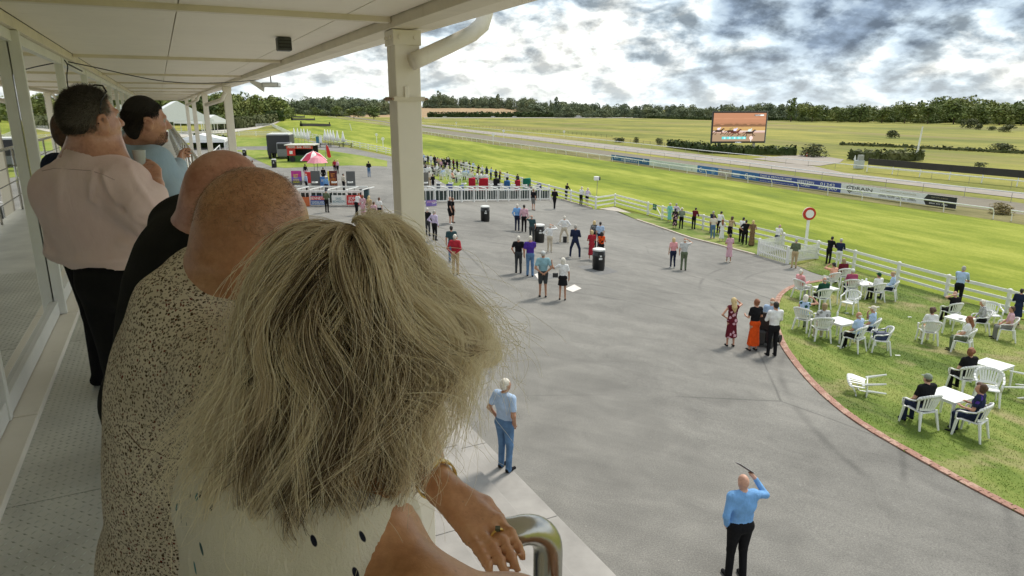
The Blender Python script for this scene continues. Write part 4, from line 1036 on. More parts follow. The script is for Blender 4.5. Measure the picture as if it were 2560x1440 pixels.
def hair_prims(style, c, R):
    """hair as its own child; c head centre, R head orientation"""
    A = np.array; pt = lambda x, y, z: c + R @ A((x, y, z)); H = []
    if style == 'short': H = [P_ell(pt(0, -.014, .030), (.082, .094, .100), 'h', .02, R), P_ell(pt(0, -.045, -.02), (.070, .058, .07), 'h', .02, R)]
    elif style == 'fringe': H = [P_ell(pt(0, -.035, -.015), (.081, .076, .055), 'h', .02, R)]
    elif style == 'full': H = [P_ell(pt(0, -.02, .030), (.094, .106, .108), 'h', .03, R), P_ell(pt(0, -.055, -.04), (.082, .062, .085), 'h', .03, R)]
    elif style == 'bob': H = [P_ell(pt(0, -.022, .025), (.098, .108, .110), 'h', .03, R), P_ell(pt(0, -.05, -.075), (.095, .068, .09), 'h', .04, R)]
    elif style == 'curly': H = [P_ell(pt(.055*math.cos(a), -.03+.05*math.sin(a*1.7), .02+.06*math.sin(a*2.3)), (.07, .07, .07), 'h', .02, R) for a in np.arange(0, 6.2, .7)]
    elif style == 'long': H = [P_ell(pt(0, -.02, .028), (.092, .106, .110), 'h', .03, R), P_cap(pt(0, -.07, -.03), pt(.005, -.115, -.20), .080, .085, 'h', .04), P_cap(pt(.005, -.115, -.20), pt(.02, -.125, -.34), .085, .045, 'h', .04)]
    elif style == 'bun': H = [P_ell(pt(0, -.018, .028), (.086, .098, .104), 'h', .03, R), P_ell(pt(.0, -.095, .045), (.05, .045, .05), 'h', .02, R), P_ell(pt(0, -.05, -.04), (.066, .055, .06), 'h', .03, R)]
    elif style == 'pony': H = [P_ell(pt(0, -.018, .028), (.084, .098, .104), 'h', .03, R), P_cap(pt(0, -.10, .03), pt(0, -.13, -.16), .032, .02, 'h', .03)]
    return H
def hat_prims(style, c, R):
    A = np.array; pt = lambda x, y, z: c + R @ A((x, y, z))
    if style == 'cap': return [P_ell(pt(0, -.008, .05), (.088, .102, .085), 'h', .02, R), P_ell(pt(0, .115, .045), (.062, .068, .010), 'h', .01, R)]
    if style == 'flat': return [P_ell(pt(0, .0, .065), (.092, .112, .058), 'h', .02, R), P_ell(pt(0, .105, .045), (.06, .045, .010), 'h', .01, R)]
    if style == 'brim': return [P_ell(pt(0, -.004, .07), (.084, .096, .075), 'h', .015, R), P_ell(pt(0, 0, .045), (.155, .165, .011), 'h', .012, R)]
    if style == 'wide': return [P_ell(pt(0, -.004, .07), (.086, .096, .07), 'h', .015, R), P_ell(pt(0, 0, .05), (.20, .205, .012), 'h', .012, R)]
NOHAIR = lambda R, c: None
def person(label, loc, height, yaw, top='white', low='black', shoe='black', hair='grey', style='short', hat=None, hatc='white', res=None, sk=None, group=None, **kw):
    """one standing or seated figure; yaw in degrees, 0 = facing away from the camera, positive = turned to the left"""
    o = thing('person', label, 'person', loc, math.radians(yaw), group)
    D = Vector(loc).y; h = res or (.020 if D < 16 else .025 if D < 32 else .032 if D < 60 else .048)
    P, hc, R = person_prims(**kw)
    sm = {None: SK, 'pale': SK2, 'tan': SK3}.get(sk, SK)
    mats = {'skin': sm, 'top': cc(top), 'low': cc(low), 'shoe': cc(shoe)}
    k = height/1.75
    wr_ = wrinkle(.0075, 17, int(abs(loc[0]*31 + loc[1]*17)) % 997, (1, 1, .7))
    def soft(V, Q):
        W_ = wr_(V, Q); f = np.clip((1.47*(1 if kw.get('legs') != 'sit' else .75) - V[:, 2])/.06, 0, 1)[:, None]; return V + (W_-V)*f
    body = prims_object('body', P, h/k, mats, o, disp=soft if D > 12 else None); body.scale = (k, k, k)
    if hat: 
        b = prims_object('hat', hat_prims(hat, hc, R), min(h*.7, .02), {'h': cc(hatc)}, o); b.scale = (k, k, k)
        style = {'short': 'fringe', 'full': 'fringe'}.get(style, style)
    if style and style != 'bald':
        Rm = R; c = hc
        face = lambda X: np.minimum.reduce([((X-c) @ Rm)[:, 1]*.9 - .030 + .0*X[:, 0], .9 - 0*X[:, 0]]) if True else None
        def cut(X):
            l = (X - c) @ Rm          # remove hair in front of the face, keep a hairline above the forehead
            return np.minimum(np.maximum(l[:, 1] - .035, -(.070 - l[:, 2]))*-1, 9)*-1 if False else -np.minimum(l[:, 1]*-1 + .036, 9)*0 + np.where((l[:, 1] > .034) & (l[:, 2] < .060), .02, -.5)
        b = prims_object('hair', hair_prims(style, hc, R), min(h*.75, .02), {'h': hairm(hair)}, o, cut=cut); b.scale = (k, k, k)
    return o
def stand(label, px, yf, yh, yaw, top, low, **kw):
    """standing figure: feet and head heights read from the photo"""
    base = kw.pop('z', None); p = G(px, yf) if base is None else G(px, yf, base)
    r = ray(px, yh); hz = CAM_Z + r.z*(p.y/r.y) - p.z
    lean = kw.get('lean', 0); f = 1.0 if lean < 10 else 1/(.55 + .45*math.cos(math.radians(lean)))
    hgt = min(max(hz*f*1.0, 1.52), 1.95)
    return person(label, p, hgt, yaw, top, low, **kw)
# ------------------------------------------------------------------ fences, rails, boards
M_FENCE = mat('white_paint', (0.80, 0.80, 0.78), 0.5, 0.07, 2.5, 0.15, 30)
M_RAILW = mat('rail_white', (0.82, 0.82, 0.80), 0.35, 0.05, 1.0)
M_POSTG = mat('rail_post_grey', (0.30, 0.29, 0.26), 0.6, 0.1)
UP = Vector((0, 0, 1))
def resample(P, step, closed=False):
    out = [P[0]]
    for a, b in zip(P[:-1], P[1:]):
        L = (b-a).length; k = max(1, round(L/step))
        out += [a.lerp(b, i/k) for i in range(1, k+1)]
    return out
def on_ground(p): return Vector((p.x, p.y, gz(p.x, p.y)))
def post_fence(pts, label, h=1.12, step=None, rails=(.28, .64, 1.02), pw=.13, rh=.12):
    P = GP(pts); P = P if step is None else [on_ground(p) for p in resample(P, step)]
    o = thing('post_and_rail_fence', label, 'fence', P[0]); c = P[0].copy(); Q = [p-c for p in P]
    pm = MB().box((0, 0, h/2), (pw, pw, h)).add([(-pw*.58, -pw*.58, h), (pw*.58, -pw*.58, h), (pw*.58, pw*.58, h), (-pw*.58, pw*.58, h), (0, 0, h+.05)], [(0, 1, 4), (1, 2, 4), (2, 3, 4), (3, 0, 4), (3, 2, 1, 0)]).mesh('post'); pm.materials.append(M_FENCE)
    for i, q in enumerate(Q):
        d = Q[min(i+1, len(Q)-1)] - Q[max(i-1, 0)]
        b = bpy.data.objects.new('post', pm); COL.objects.link(b); b.parent = o; b.location = q; b.rotation_euler = (0, 0, math.atan2(d.y, d.x))
    for a, b in zip(Q[:-1], Q[1:]):
        d = (b-a).normalized()
        for z in rails:
            MB().bar(a+d*.066+UP*z, b-d*.066+UP*z, .045, rh if z < .9 else rh*1.2).build('rail', M_FENCE, o)
    return o
post_fence([(2515, 782), (2364, 742), (2242, 706), (2133, 673), (2042, 646)], 'white three-rail fence between the lawn and the turf course')
pf = post_fence([(2515, 782), (2690, 836), (2900, 905)], 'white three-rail fence running out of view past the figure in the navy coat')
post_fence([(1956, 624), (1858, 598.5), (1757, 573), (1655, 548)], 'white three-rail fence with the line of leaning watchers')
post_fence([(2042, 646), (1956, 624)], 'short white fence piece behind the picket pen')
post_fence([(1619, 537), (1537, 514), (1489, 522)], 'white fence stepping round the corner by the little gate')
post_fence([(1489, 522), (1427, 504), (1372, 489), (1305, 468), (1262, 455), (1215, 443), (1172, 432), (1128, 421), (1088, 411.5), (1050, 403)], 'white three-rail fence behind the betting pitches')
post_fence([(1050, 403), (965, 384), (900, 370.5), (820, 354.5), (750, 341), (725, 340)], 'white fence along the straight behind the closed parasols', step=4.0)
post_fence([(725, 340), (598, 339.5), (430, 338)], 'white fence crossing the grass behind the drinks truck', step=5.0)
post_fence([(725, 339), (700, 326), (681, 316)], 'white fence running away up the straight', step=4.0)
post_fence([(681, 316), (640, 317)], 'short white fence at the bend of the pale path', step=5.0)
# little braced gate with a green notice
def small_gate():
    a, b = G(1619, 537), G(1655, 548); o = thing('fence_gate', 'small white braced gate with a green notice in the fence', 'gate', a); d = (b-a); L = d.length; u = d/L
    for z in (.2, 1.02): MB().bar(u*.1+UP*z, u*(L-.1)+UP*z, .04, .10).build('gate_rail', M_FENCE, o)
    for x in (.1, L-.1): MB().bar(u*x+UP*.15, u*x+UP*1.07, .05, .09, u).build('gate_stile', M_FENCE, o)
    MB().bar(u*.1+UP*.2, u*(L/2)+UP*1.0, .035, .07).build('brace', M_FENCE, o); MB().bar(u*(L-.1)+UP*.2, u*(L/2)+UP*1.0, .035, .07).build('brace', M_FENCE, o)
    n = Vector((u.y, -u.x, 0)); MB().bar(u*(L*.38)+UP*.85-n*-.05, u*(L*.62)+UP*.85+n*.05, .02, .5).build('notice', mat('notice_green', (.02, .13, .075), .5), o)
    MB().bar(u*(L*.43)+UP*.80+n*.065, u*(L*.57)+UP*.80+n*.065, .004, .05).build('notice_line', M_RAILW, o); MB().bar(u*(L*.45)+UP*.95+n*.065, u*(L*.55)+UP*.95+n*.065, .004, .10).build('notice_mark', mat('notice_mark', (.2, .5, .3), .5), o)
small_gate()
# white picket pen
def picket(pa, pb, label, h=.98):
    a, b = G(*pa), G(*pb); o = thing('picket_panel', label, 'picket fence', a); d = b-a; L = math.hypot(d.x, d.y); u = d/L; n = Vector((-u.y, u.x, 0)).normalized()
    pm = MB().add([(-.038, -.01, .06), (.038, -.01, .06), (.038, -.01, h-.05), (0, -.01, h), (-.038, -.01, h-.05), (-.038, .01, .06), (.038, .01, .06), (.038, .01, h-.05), (0, .01, h), (-.038, .01, h-.05)],
                  [(0, 1, 2, 3, 4), (9, 8, 7, 6, 5), (0, 5, 6, 1), (1, 6, 7, 2), (2, 7, 8, 3), (3, 8, 9, 4), (4, 9, 5, 0)]).mesh('picket'); pm.materials.append(M_FENCE)
    k = int(L/.15)
    for i in range(k):
        b_ = bpy.data.objects.new('picket', pm); COL.objects.link(b_); b_.parent = o; b_.location = d*((i+.5)/k) - n*.035; b_.rotation_euler = (0, random.uniform(-.01, .01), math.atan2(u.y, u.x))
    for z in (.25, .75): MB().bar(u*.02+UP*z, u*(L-.02)+UP*(z+d.z), .045, .08).build('rail', M_FENCE, o)
    for e in (0, 1): MB().bar(d*e, d*e+UP*(h+.08), .10, .10, u).build('post', M_FENCE, o)
picket((1895, 638), (1967, 660), 'white picket panel facing the tarmac beside the man in the olive jacket')
picket((1969, 660), (2040, 647), 'white picket panel turning back to the fence right of the olive jacket')
picket((1897, 637), (1954, 625), 'white picket panel at the back left of the pen')
# running rails of the courses
def running_rail(pts, label, h=1.05, step=5.5, pm=None, rr=.075, pr=.05, lean=.28, name='running_rail'):
    P = [on_ground(p) for p in resample(GP(pts), step)]; c = P[0].copy(); o = thing(name, label, 'rail', c); pm = pm or M_RAILW
    d = (P[1]-P[0]).normalized(); n = Vector((-d.y, d.x, 0)); n = n if n.y > 0 else -n
    me = MB().tube([-n*lean*-1+Vector((0, 0, -.05)), n*lean*.9+Vector((0, 0, h*.55)), Vector((0, 0, h))], [pr, pr, pr*.9], 6).mesh('post') if lean else MB().tube([(0, 0, -.05), (0, 0, h)], pr, 6).mesh('post')
    me.materials.append(pm)
    for p in P:
        b = bpy.data.objects.new('post', me); COL.objects.link(b); b.parent = o; b.location = p-c
    top = [p-c+UP*h for p in P]; k = 12
    for i in range(0, len(top)-1, k):
        MB().tube(top[i:i+k+1], rr, 6).build('rail', M_RAILW, o)
    return o
running_rail([(2478, 547), (2354, 529), (2065, 488), (1762, 440.5), (1528, 403), (1231, 361), (1054, 334), (962, 314), (820, 292)], 'white running rail along the far side of the turf with advertising boards behind')
running_rail([(2523, 552), (2640, 570)], 'separate white rail starting at the right edge beyond the gap')
running_rail([(2700, 527), (2527, 504), (2054, 449), (1780, 410), (1400, 362), (1054, 318), (962, 303)], 'white rail along the far side of the dirt track', 1.15, 6.0, M_POSTG, .085, .03, 0)
running_rail([(2700, 488), (2527, 470), (2244, 439), (2020, 416), (1780, 390), (1400, 346), (1054, 310)], 'second white rail beyond the pale service road', 1.1, 6.0, M_POSTG, .08, .03, 0)
def wire_fence(pts, label, h=1.1, step=3.0):
    P = [on_ground(p) for p in resample(GP(pts), step)]; c = P[0].copy(); o = thing('wooden_fence', label, 'fence', c); m = mat('old_wood', (.13, .11, .08), .9, .2)
    me = MB().tube([(0, 0, -.05), (0, 0, h)], .05, 5).mesh('post'); me.materials.append(m)
    for p in P: b = bpy.data.objects.new('post', me); COL.objects.link(b); b.parent = o; b.location = p-c
    for z in (.45, .95): MB().tube([p-c+UP*z for p in P], .022, 4).build('rail', m, o)
wire_fence([(1530, 345), (1400, 333), (1250, 322), (1080, 311)], 'thin dark wooden fence at the edge of the meadow', step=5)
wire_fence([(1780, 379), (1700, 369), (1560, 356)], 'thin dark wire fence left of the big screen', step=4)
# ---- signs with lettering
def lettering(parent, text, cx, cz, w, h, m, y=-.012, name='lettering', align=None):
    """flat lettering on a board: centre cx,cz, fitted into w x h, facing the board's -Y side"""
    cu = bpy.data.curves.new(name, 'FONT'); cu.body = text; cu.align_x = 'CENTER'; cu.align_y = 'CENTER'; cu.extrude = .002; cu.resolution_u = 2
    cu.space_line = .85; cu.offset = .006
    t_ = bpy.data.objects.new(name, cu); me = bpy.data.meshes.new_from_object(t_); bpy.data.objects.remove(t_)
    co = np.array([v.co[:] for v in me.vertices]); c_ = (co.max(0)+co.min(0))/2; dx, dy = np.maximum((co.max(0)-co.min(0))[:2], .01)
    for v in me.vertices: v.co.x -= c_[0]; v.co.y -= c_[1]
    me.materials.clear(); me.materials.append(m); o = bpy.data.objects.new(name, me); COL.objects.link(o); o.parent = parent
    o.rotation_euler = (math.pi/2, 0, 0); o.location = (cx, y, cz); o.scale = (w/dx, h/dy, 1)
    return o
def flat(name, col, rough=.5): return mat('print_'+name, col, rough, .04, 2.0)
PW, PK = flat('white', (.82, .83, .83)), flat('black', (.02, .022, .025))
def board(pl, pr, h, m, label, lift=.06, back=.0, name='advertising_board', cat='advertising board'):
    a, b = G(*pl), G(*pr); d = b-a; L = math.hypot(d.x, d.y); o = thing(name, label, cat, a, math.atan2(d.y, d.x)); sl = d.z/L
    mb = MB(); x = L-.03; mb.add([(0, 0, lift), (x, 0, lift+d.z), (x, 0, lift+h+d.z), (0, 0, lift+h), (0, .04, lift), (x, .04, lift+d.z), (x, .04, lift+h+d.z), (0, .04, lift+h)], [(0, 1, 2, 3), (7, 6, 5, 4), (0, 4, 5, 1), (2, 6, 7, 3), (0, 3, 7, 4), (1, 5, 6, 2)])
    mb.build('panel', m, o)
    return o, L
BY = -.012
b, L = board((1527.7, 400.5), (1623, 414), 1.15, flat('teal', (.012, .12, .26)), 'teal blue advertising board at the left end, with white rings')
lettering(b, 'BRITISH\nSTALLION STUDS', L*.49, .62, L*.42, .72, PW)
for cx in (.12, .86):
    mb = MB(); mb.tube([(L*cx+.34*math.cos(a), -.012, .72+.34*math.sin(a)) for a in np.linspace(-.9, 4.0, 16)], .06, 4); mb.build('ring_mark', PW, b); MB().bar((L*cx+.5, -.012, .60), (L*cx+1.2, -.012, .60), .01, .10).build('mark_line', flat('mint', (.45, .65, .65)), b)
b, L = board((1623, 414), (1742.7, 431.5), 1.15, flat('palemint', (.66, .75, .66)), 'pale mint advertising board with faint grey lettering')
lettering(b, 'THOROUGHBRED RACING', L*.45, .88, L*.62, .26, flat('fadegrey', (.42, .47, .46))); lettering(b, 'THE HOME OF RACING', L*.45, .40, L*.55, .22, flat('fadegrey', (.42, .47, .46)))
MB().bar((L*.9, BY, .25), (L*.9, BY, .55), .01, .1, (1, 0, 0)).build('horse_mark', PK, b)
b, L = board((1742.7, 431.5), (1852, 447.5), 1.2, flat('blue', (.03, .16, .42)), 'blue advertising board with a round photograph in the middle')
lettering(b, 'C', L*.08, .6, .7, .75, PW); lettering(b, 'MILES\nBETTER', L*.14, .55, .9, .5, flat('mint', (.45, .65, .65))); lettering(b, 'YOUR\nDAY OUT\nSTARTS\nHERE', L*.38, .6, L*.12, .85, flat('mint', (.45, .65, .65)))
MB().bar((L*.5, BY, .62), (L*.8, BY, .62), .008, 1.08).build('photo_panel', mat('print_photo', (.30, .22, .18), .5, .6, 2.2, col2=(.62, .60, .58)), b)
for i in range(3): MB().bar((L*.82, BY, .35+.2*i), (L*.97, BY, .35+.2*i), .008, .07).build('text_line', PW, b)
b, L = board((1852, 447.5), (1896, 454.5), 1.2, flat('blue2', (.015, .12, .36)), 'short blue advertising board with a white swirl')
lettering(b, 'C', L*.3, .6, .8, .8, PW); lettering(b, 'MILES\nBETTER', L*.62, .6, L*.45, .5, PW)
b, L = board((1896, 454.5), (2100.8, 483), 1.22, flat('royal', (.035, .065, .30)), 'long royal blue advertising board for a taxi firm with a phone number')
lettering(b, 'TAXI & PRIVATE HIRE', L*.225, .98, L*.42, .26, PW); lettering(b, 'AIRPORTS, LOCAL & LONG DISTANCE', L*.215, .60, L*.40, .17, PW); lettering(b, 'www.westerncars.co.uk', L*.24, .27, L*.45, .12, PW)
lettering(b, 'WESTERN\nCARS', L*.60, .66, L*.20, .80, PW); lettering(b, '01342\n300 000', L*.855, .66, L*.21, .85, PW)
b, L = board((2100.8, 483), (2389.6, 524), 1.25, flat('boardwhite', (.76, .78, .80)), 'long white advertising board with a shield badge and black right end')
MB().add([(.9, BY, 1.05), (1.45, BY, 1.15), (2.0, BY, 1.05), (1.95, BY, .55), (1.45, BY, .18), (.95, BY, .55)], [(0, 1, 2, 3, 4, 5)]).build('shield', PK, b)
MB().add([(1.05, BY-.004, .97), (1.45, BY-.004, 1.04), (1.85, BY-.004, .97), (1.8, BY-.004, .58), (1.45, BY-.004, .32), (1.1, BY-.004, .58)], [(0, 1, 2, 3, 4, 5)]).build('shield_field', flat('boardwhite', (.76, .78, .80)), b)
MB().tube([(1.45+.2*math.cos(a), BY-.008, .66+.2*math.sin(a)) for a in np.linspace(.6, 5.7, 12)], .05, 4).build('shield_mark', PK, b)
lettering(b, 'DRAIN', L*.205, .90, L*.20, .42, PK); lettering(b, 'DETECTIVE', L*.205, .50, L*.18, .14, flat('fadegrey', (.42, .47, .46))); lettering(b, 'DRAINAGE & SEWER COMPANY', L*.205, .28, L*.19, .10, flat('fadegrey', (.42, .47, .46)))
lettering(b, '24/7 EMERGENCY RESPONSE', L*.53, 1.02, L*.31, .15, flat('gold', (.45, .42, .28)))
for cx, tx in ((.40, 'DRAIN\nSURVEYS'), (.48, 'BLOCKED\nDRAINS'), (.56, 'CCTV\nDRAINAGE'), (.655, 'REPAIRS &\nMAINTENANCE')): lettering(b, tx, L*cx, .42, L*.07, .28, PK)
x0, x1, x2 = L*.745, L*.77, L-.04
dzs = G(2389.6, 524).z - G(2100.8, 483).z
MB().add([(x0+.5, BY, 1.28), (x2, BY, 1.30), (x2, BY, .06), (x0+.4, BY, .07), (x0, BY, .66)], [(0, 4, 3, 2, 1)]).build('black_end', PK, b)
lettering(b, 'FREE SITE SURVEY', L*.87, 1.02, L*.13, .10, flat('gold', (.45, .42, .28)), y=-.03); lettering(b, 'CONTACT US', L*.86, .55, L*.10, .09, flat('gold', (.45, .42, .28)), y=-.03); lettering(b, '0800 307 7000', L*.865, .33, L*.14, .15, PW, y=-.03)
# ---- the big screen
def big_screen():
    D = 180.0; c = at(1843, 381, D); c.z = gz(c.x, c.y); o = thing('video_screen', 'big outdoor screen showing a horse race, on two steel legs', 'screen', c, math.radians(6))
    Wd, Hh, z0 = 14.0, 7.1, 2.75
    MB().box((0, .35, z0+Hh/2), (Wd+.5, .7, Hh+.9)).build('cabinet', mat('cabinet_dark', (.03, .03, .032), .5), o, bevel=.05)
    MB().box((Wd/2+.32, .5, z0+Hh/2), (.16, 1.0, Hh+.9)).build('side_ladder', mat('cab_side', (.28, .30, .30), .5, .3, 3), o)
    for x in (-Wd*.34, Wd*.32): MB().box((x, .45, 1.2), (.55, .5, 3.0)).build('leg', mat('leg_grey', (.38, .37, .33), .6), o)
    MB().bar((-Wd*.36, .5, 2.4), (-Wd*.45, -1.2, -.2), .3, .3).build('stay', M_RAILW, o)
    def e(n, c_, s=1.0): return emis('screen_'+n, c_, s)
    scr = MB().box((0, -.02, z0+Hh/2), (Wd, .04, Hh)).build('picture', e('soil', (.43, .20, .11)), o)
    def band(za, zb, m, zig=0, y=-.05, n=18, nm='picture_band'):
        V = []; F = []
        for i in range(n+1):
            x = -Wd/2 + Wd*i/n; V += [(x, y, z0+Hh*za), (x, y, z0+Hh*zb + (random.uniform(-zig, zig) if zig else 0))]
        F = [(2*i, 2*i+2, 2*i+3, 2*i+1) for i in range(n)]
        MB().add(V, F).build(nm, m, scr)
    band(.0, .30, e('dirt', (.34, .23, .14))); band(.30, .36, e('track', (.55, .36, .30)), 0, -.045); band(.355, .375, e('rail', (.80, .75, .72)), 0, -.055)
    band(.37, .52, e('field', (.50, .31, .12)), .1, -.046); band(.52, .60, e('hedge', (.20, .10, .05)), .22, -.052)
    band(.60, .66, e('soil3', (.36, .17, .09)), .12, -.047); band(.78, .82, e('soil2', (.48, .23, .13)), .10, -.048)
    def horse(x, z, s, mh, mj):
        body = [(-1.15, .05), (-.95, .42), (-.3, .45), (.4, .42), (.8, .62), (1.15, .92), (1.5, .85), (1.62, .62), (1.25, .58), (1.05, .30), (.78, -.02), (.1, -.12), (-.7, -.08)]
        mb = MB(); mb.add([(x+a*s, -.06, z+b_*s) for a, b_ in body], [tuple(range(len(body)))[::-1]])
        for l in (((-.95, .1), (-1.45, -.35), (-1.75, -.75)), ((-.8, 0), (-.75, -.5), (-1.15, -.85)), ((.6, 0), (1.05, -.4), (1.45, -.55)), ((.75, 0), (.85, -.55), (.45, -.85)), ((-1.1, .3), (-1.6, .25), (-1.8, -.05))):
            for (ax, az), (bx, bz) in zip(l[:-1], l[1:]): mb.bar((x+ax*s, -.06, z+az*s), (x+bx*s, -.06, z+bz*s), .02, .15*s)
        mb.build('horse', mh, scr)
        j = [(-.45, .45), (-.55, .85), (-.15, 1.05), (.3, .95), (.45, .75), (.1, .6), (.15, .42)]
        jk = MB(); jk.add([(x+a*s, -.07, z+b_*s) for a, b_ in j], [tuple(range(len(j)))[::-1]]); jk.add([(x+(.38+.17*math.cos(a))*s, -.075, z+(1.05+.15*math.sin(a))*s) for a in np.linspace(0, 6.0, 9)], [tuple(range(9))[::-1]]); jk.build('jockey', mj, scr)
    dk = e('horse', (.045, .022, .014)); 
    horse(-5.4, z0+2.45, .95, dk, e('silk1', (.72, .62, .74))); horse(-2.2, z0+2.4, .95, dk, e('silk2', (.30, .22, .08))); horse(-1.0, z0+2.15, 1.05, e('horse2', (.12, .03, .02)), e('silk3', (.66, .62, .80))); horse(2.9, z0+2.0, 1.05, dk, e('silk4', (.62, .74, .72)))
    for i in range(5):
        MB().box((-3.9+1.32*i, -.08, z0+.86), (1.2, .02, .62)).build('caption_box', e('cyan', (.12, .62, .62)), scr); lettering(scr, '%d' % (i+2 if i != 3 else 10), -3.75+1.32*i, z0+.86, .5, .42, e('capw', (.85, .9, .9)), -.10, 'caption')
    mb = MB(); mb.add([(3.35+.5*math.cos(a), -.09, z0+.85+.5*math.sin(a)) for a in np.linspace(0, 6.0, 14)], [tuple(range(14))[::-1]]); mb.build('caption_disc', e('disc', (.85, .62, .58)), scr); MB().box((3.35, -.085, z0+.2), (.14, .02, .5)).build('caption_post', e('capw', (.85, .9, .9)), scr)
    MB().box((5.1, -.08, z0+Hh-.55), (2.6, .02, .36)).build('caption_strip', e('strip', (.10, .09, .09)), scr); lettering(scr, 'RACING', 4.7, z0+Hh-.55, 1.3, .26, e('capw', (.85, .9, .9)), -.10, 'caption'); MB().box((5.85, -.095, z0+Hh-.55), (.95, .02, .3)).build('caption_clock', e('capw', (.85, .9, .9)), scr)
    lettering(o, 'SCREEN', .0, z0-.28, 1.6, .28, e('capw', (.85, .9, .9)), -.03, 'maker_mark')
big_screen()
# long black board on white legs at the right
def black_board():
    a, b = G(2168, 428), G(2640, 474); d = b-a; L = math.hypot(d.x, d.y); o = thing('long_board', 'long dark brown board raised on white legs at the right', 'board', a, math.atan2(d.y, d.x)); n = int(L/4.5)
    for i in range(n):
        x0, x1 = L*i/n, L*(i+1)/n-.03; MB().box(((x0+x1)/2, 0, 1.72+d.z*(i+.5)/n), (x1-x0, .12, 1.1)).build('panel', mat('board_brown', (.035, .032, .030), .7, .15, .6), o)
        MB().bar((x0, -.1, -.1), (x0, .02, 1.25), .12, .12).build('leg', M_RAILW, o)
    MB().bar((0, -.12, .75), (L, -.12, .75+d.z), .06, .12).build('cross_rail', M_RAILW, o)
black_board()
hb = thing('equipment_cabinet', 'pale grey metal cabinet at the left end of the long black board', 'cabinet', G(2146, 421)); MB().box((0, 0, .75), (1.6, .9, 1.5)).build('body', mat('cab_grey', (.50, .54, .54), .5), hb, bevel=.03); MB().box((.2, 0, 2.0), (.9, .7, 1.0)).build('head_box', mat('cab_grey2', (.35, .36, .35), .6), hb)
sg = thing('steel_gate', 'grey steel field gate behind the service road', 'gate', G(1984, 388)); g2 = G(2014, 389) - G(1984, 388)
for z in (.2, .45, .7, .95, 1.2): MB().bar(UP*z, g2+UP*z, .04, .05).build('bar', mat('galv', (.33, .35, .36), .5), sg)
for e_ in (0, .5, 1): MB().bar(g2*e_, g2*e_+UP*1.25, .05, .05).build('upright', mat('galv', (.33, .35, .36), .5), sg)
for px, py, lab in ((2017, 391, 'orange and white traffic cone beside the steel gate'), (1979, 385, 'small orange marker post left of the steel gate'), (2137, 400, 'white cone by the grey cabinet')):
    cn = thing('traffic_cone', lab, 'cone', G(px, py)); MB().lathe([(.28, .02), (.06, 1.0), (.03, 1.05)], n=10).build('cone', mat('cone_o', (.75, .16, .05), .5) if 'orange' in lab else M_RAILW, cn); MB().lathe([(.21, .34), (.145, .62)], n=10).build('band', M_RAILW, cn); MB().box((0, 0, .02), (.6, .6, .04)).build('base', M_TYRE, cn)
# posts with discs, winning post, pole, loudspeaker
def disc_post(px, pyb, pyt, label, r=.28, ring=False):
    p = G(px, pyb); h = CAM_Z + ray(px, pyt).z*(p.y/ray(px, pyt).y) - p.z; o = thing('marker_post', label, 'post', p)
    MB().bar((0, 0, -.1), (0, 0, h-r), .14, .14, (0, 1, 0)).build('pole', M_RAILW, o)
    def disc(rad, y, m, nm): MB().tube([(0, y, h-r), (0, y-.06, h-r)], rad, 24).build(nm, m, o)
    disc(r, .05, M_RAILW, 'disc')
    if ring:
        disc(r*.98, -.012, flat('ringred', (.55, .035, .02)), 'red_ring'); disc(r*.62, -.075, PW, 'white_centre')
    return o
wp = disc_post(2012, 632, 518, 'winning post: red ringed white disc on a white pole', .42, True)
for px, b_, t_, lab in ((1233, 361, 333, 'white T-shaped post on the near rail'), (1259, 347, 324, 'white disc post behind the dirt track'), (1410, 343, 326, 'white disc post right of the dirt track bend'), (1141, 319, 305, 'far small white disc post')): disc_post(px, b_, t_, lab, .45)
for px, b_, t_, lab in ((942, 356, 333, 'white lamp-topped post on the straight by the near column'), (958, 372, 343, 'white post by the fence touching the near column'), (826, 349, 334, 'slim white post on the turf left'), (775, 338, 327, 'small white post on the turf farthest left')): disc_post(px, b_, t_, lab, .35)
pl = thing('leaning_pole', 'slim white pole leaning against the wind at the end of the straight', 'pole', G(879, 326)); q_ = at(874, 309, pl.location.y) - pl.location; MB().bar((0, 0, 0), q_, .2, .2).build('pole', M_RAILW, pl)
fp = thing('flag_pole', 'tall bare white pole leaning over the meadow on the right', 'pole', G(2289, 401)); q_ = at(2307, 316, fp.location.y) - fp.location; MB().tube([(0, 0, 0), q_], [.26, .12], 8).build('pole', M_RAILW, fp)
ls = thing('loudspeaker_post', 'white horn loudspeaker on a thin pole by the fence corner', 'loudspeaker', G(1490, 521)); hp_ = at(1494, 446, ls.location.y) - ls.location
MB().tube([(0, 0, 0), hp_], .025, 6).build('pole', M_POSTG, ls); MB().box(hp_ + Vector((-.1, 0, 0)), (.45, .45, .35)).build('speaker_box', M_RAILW, ls, bevel=.05); MB().box(hp_ + Vector((.17, -.02, 0)), (.12, .36, .30)).build('horn_mouth', PK, ls)
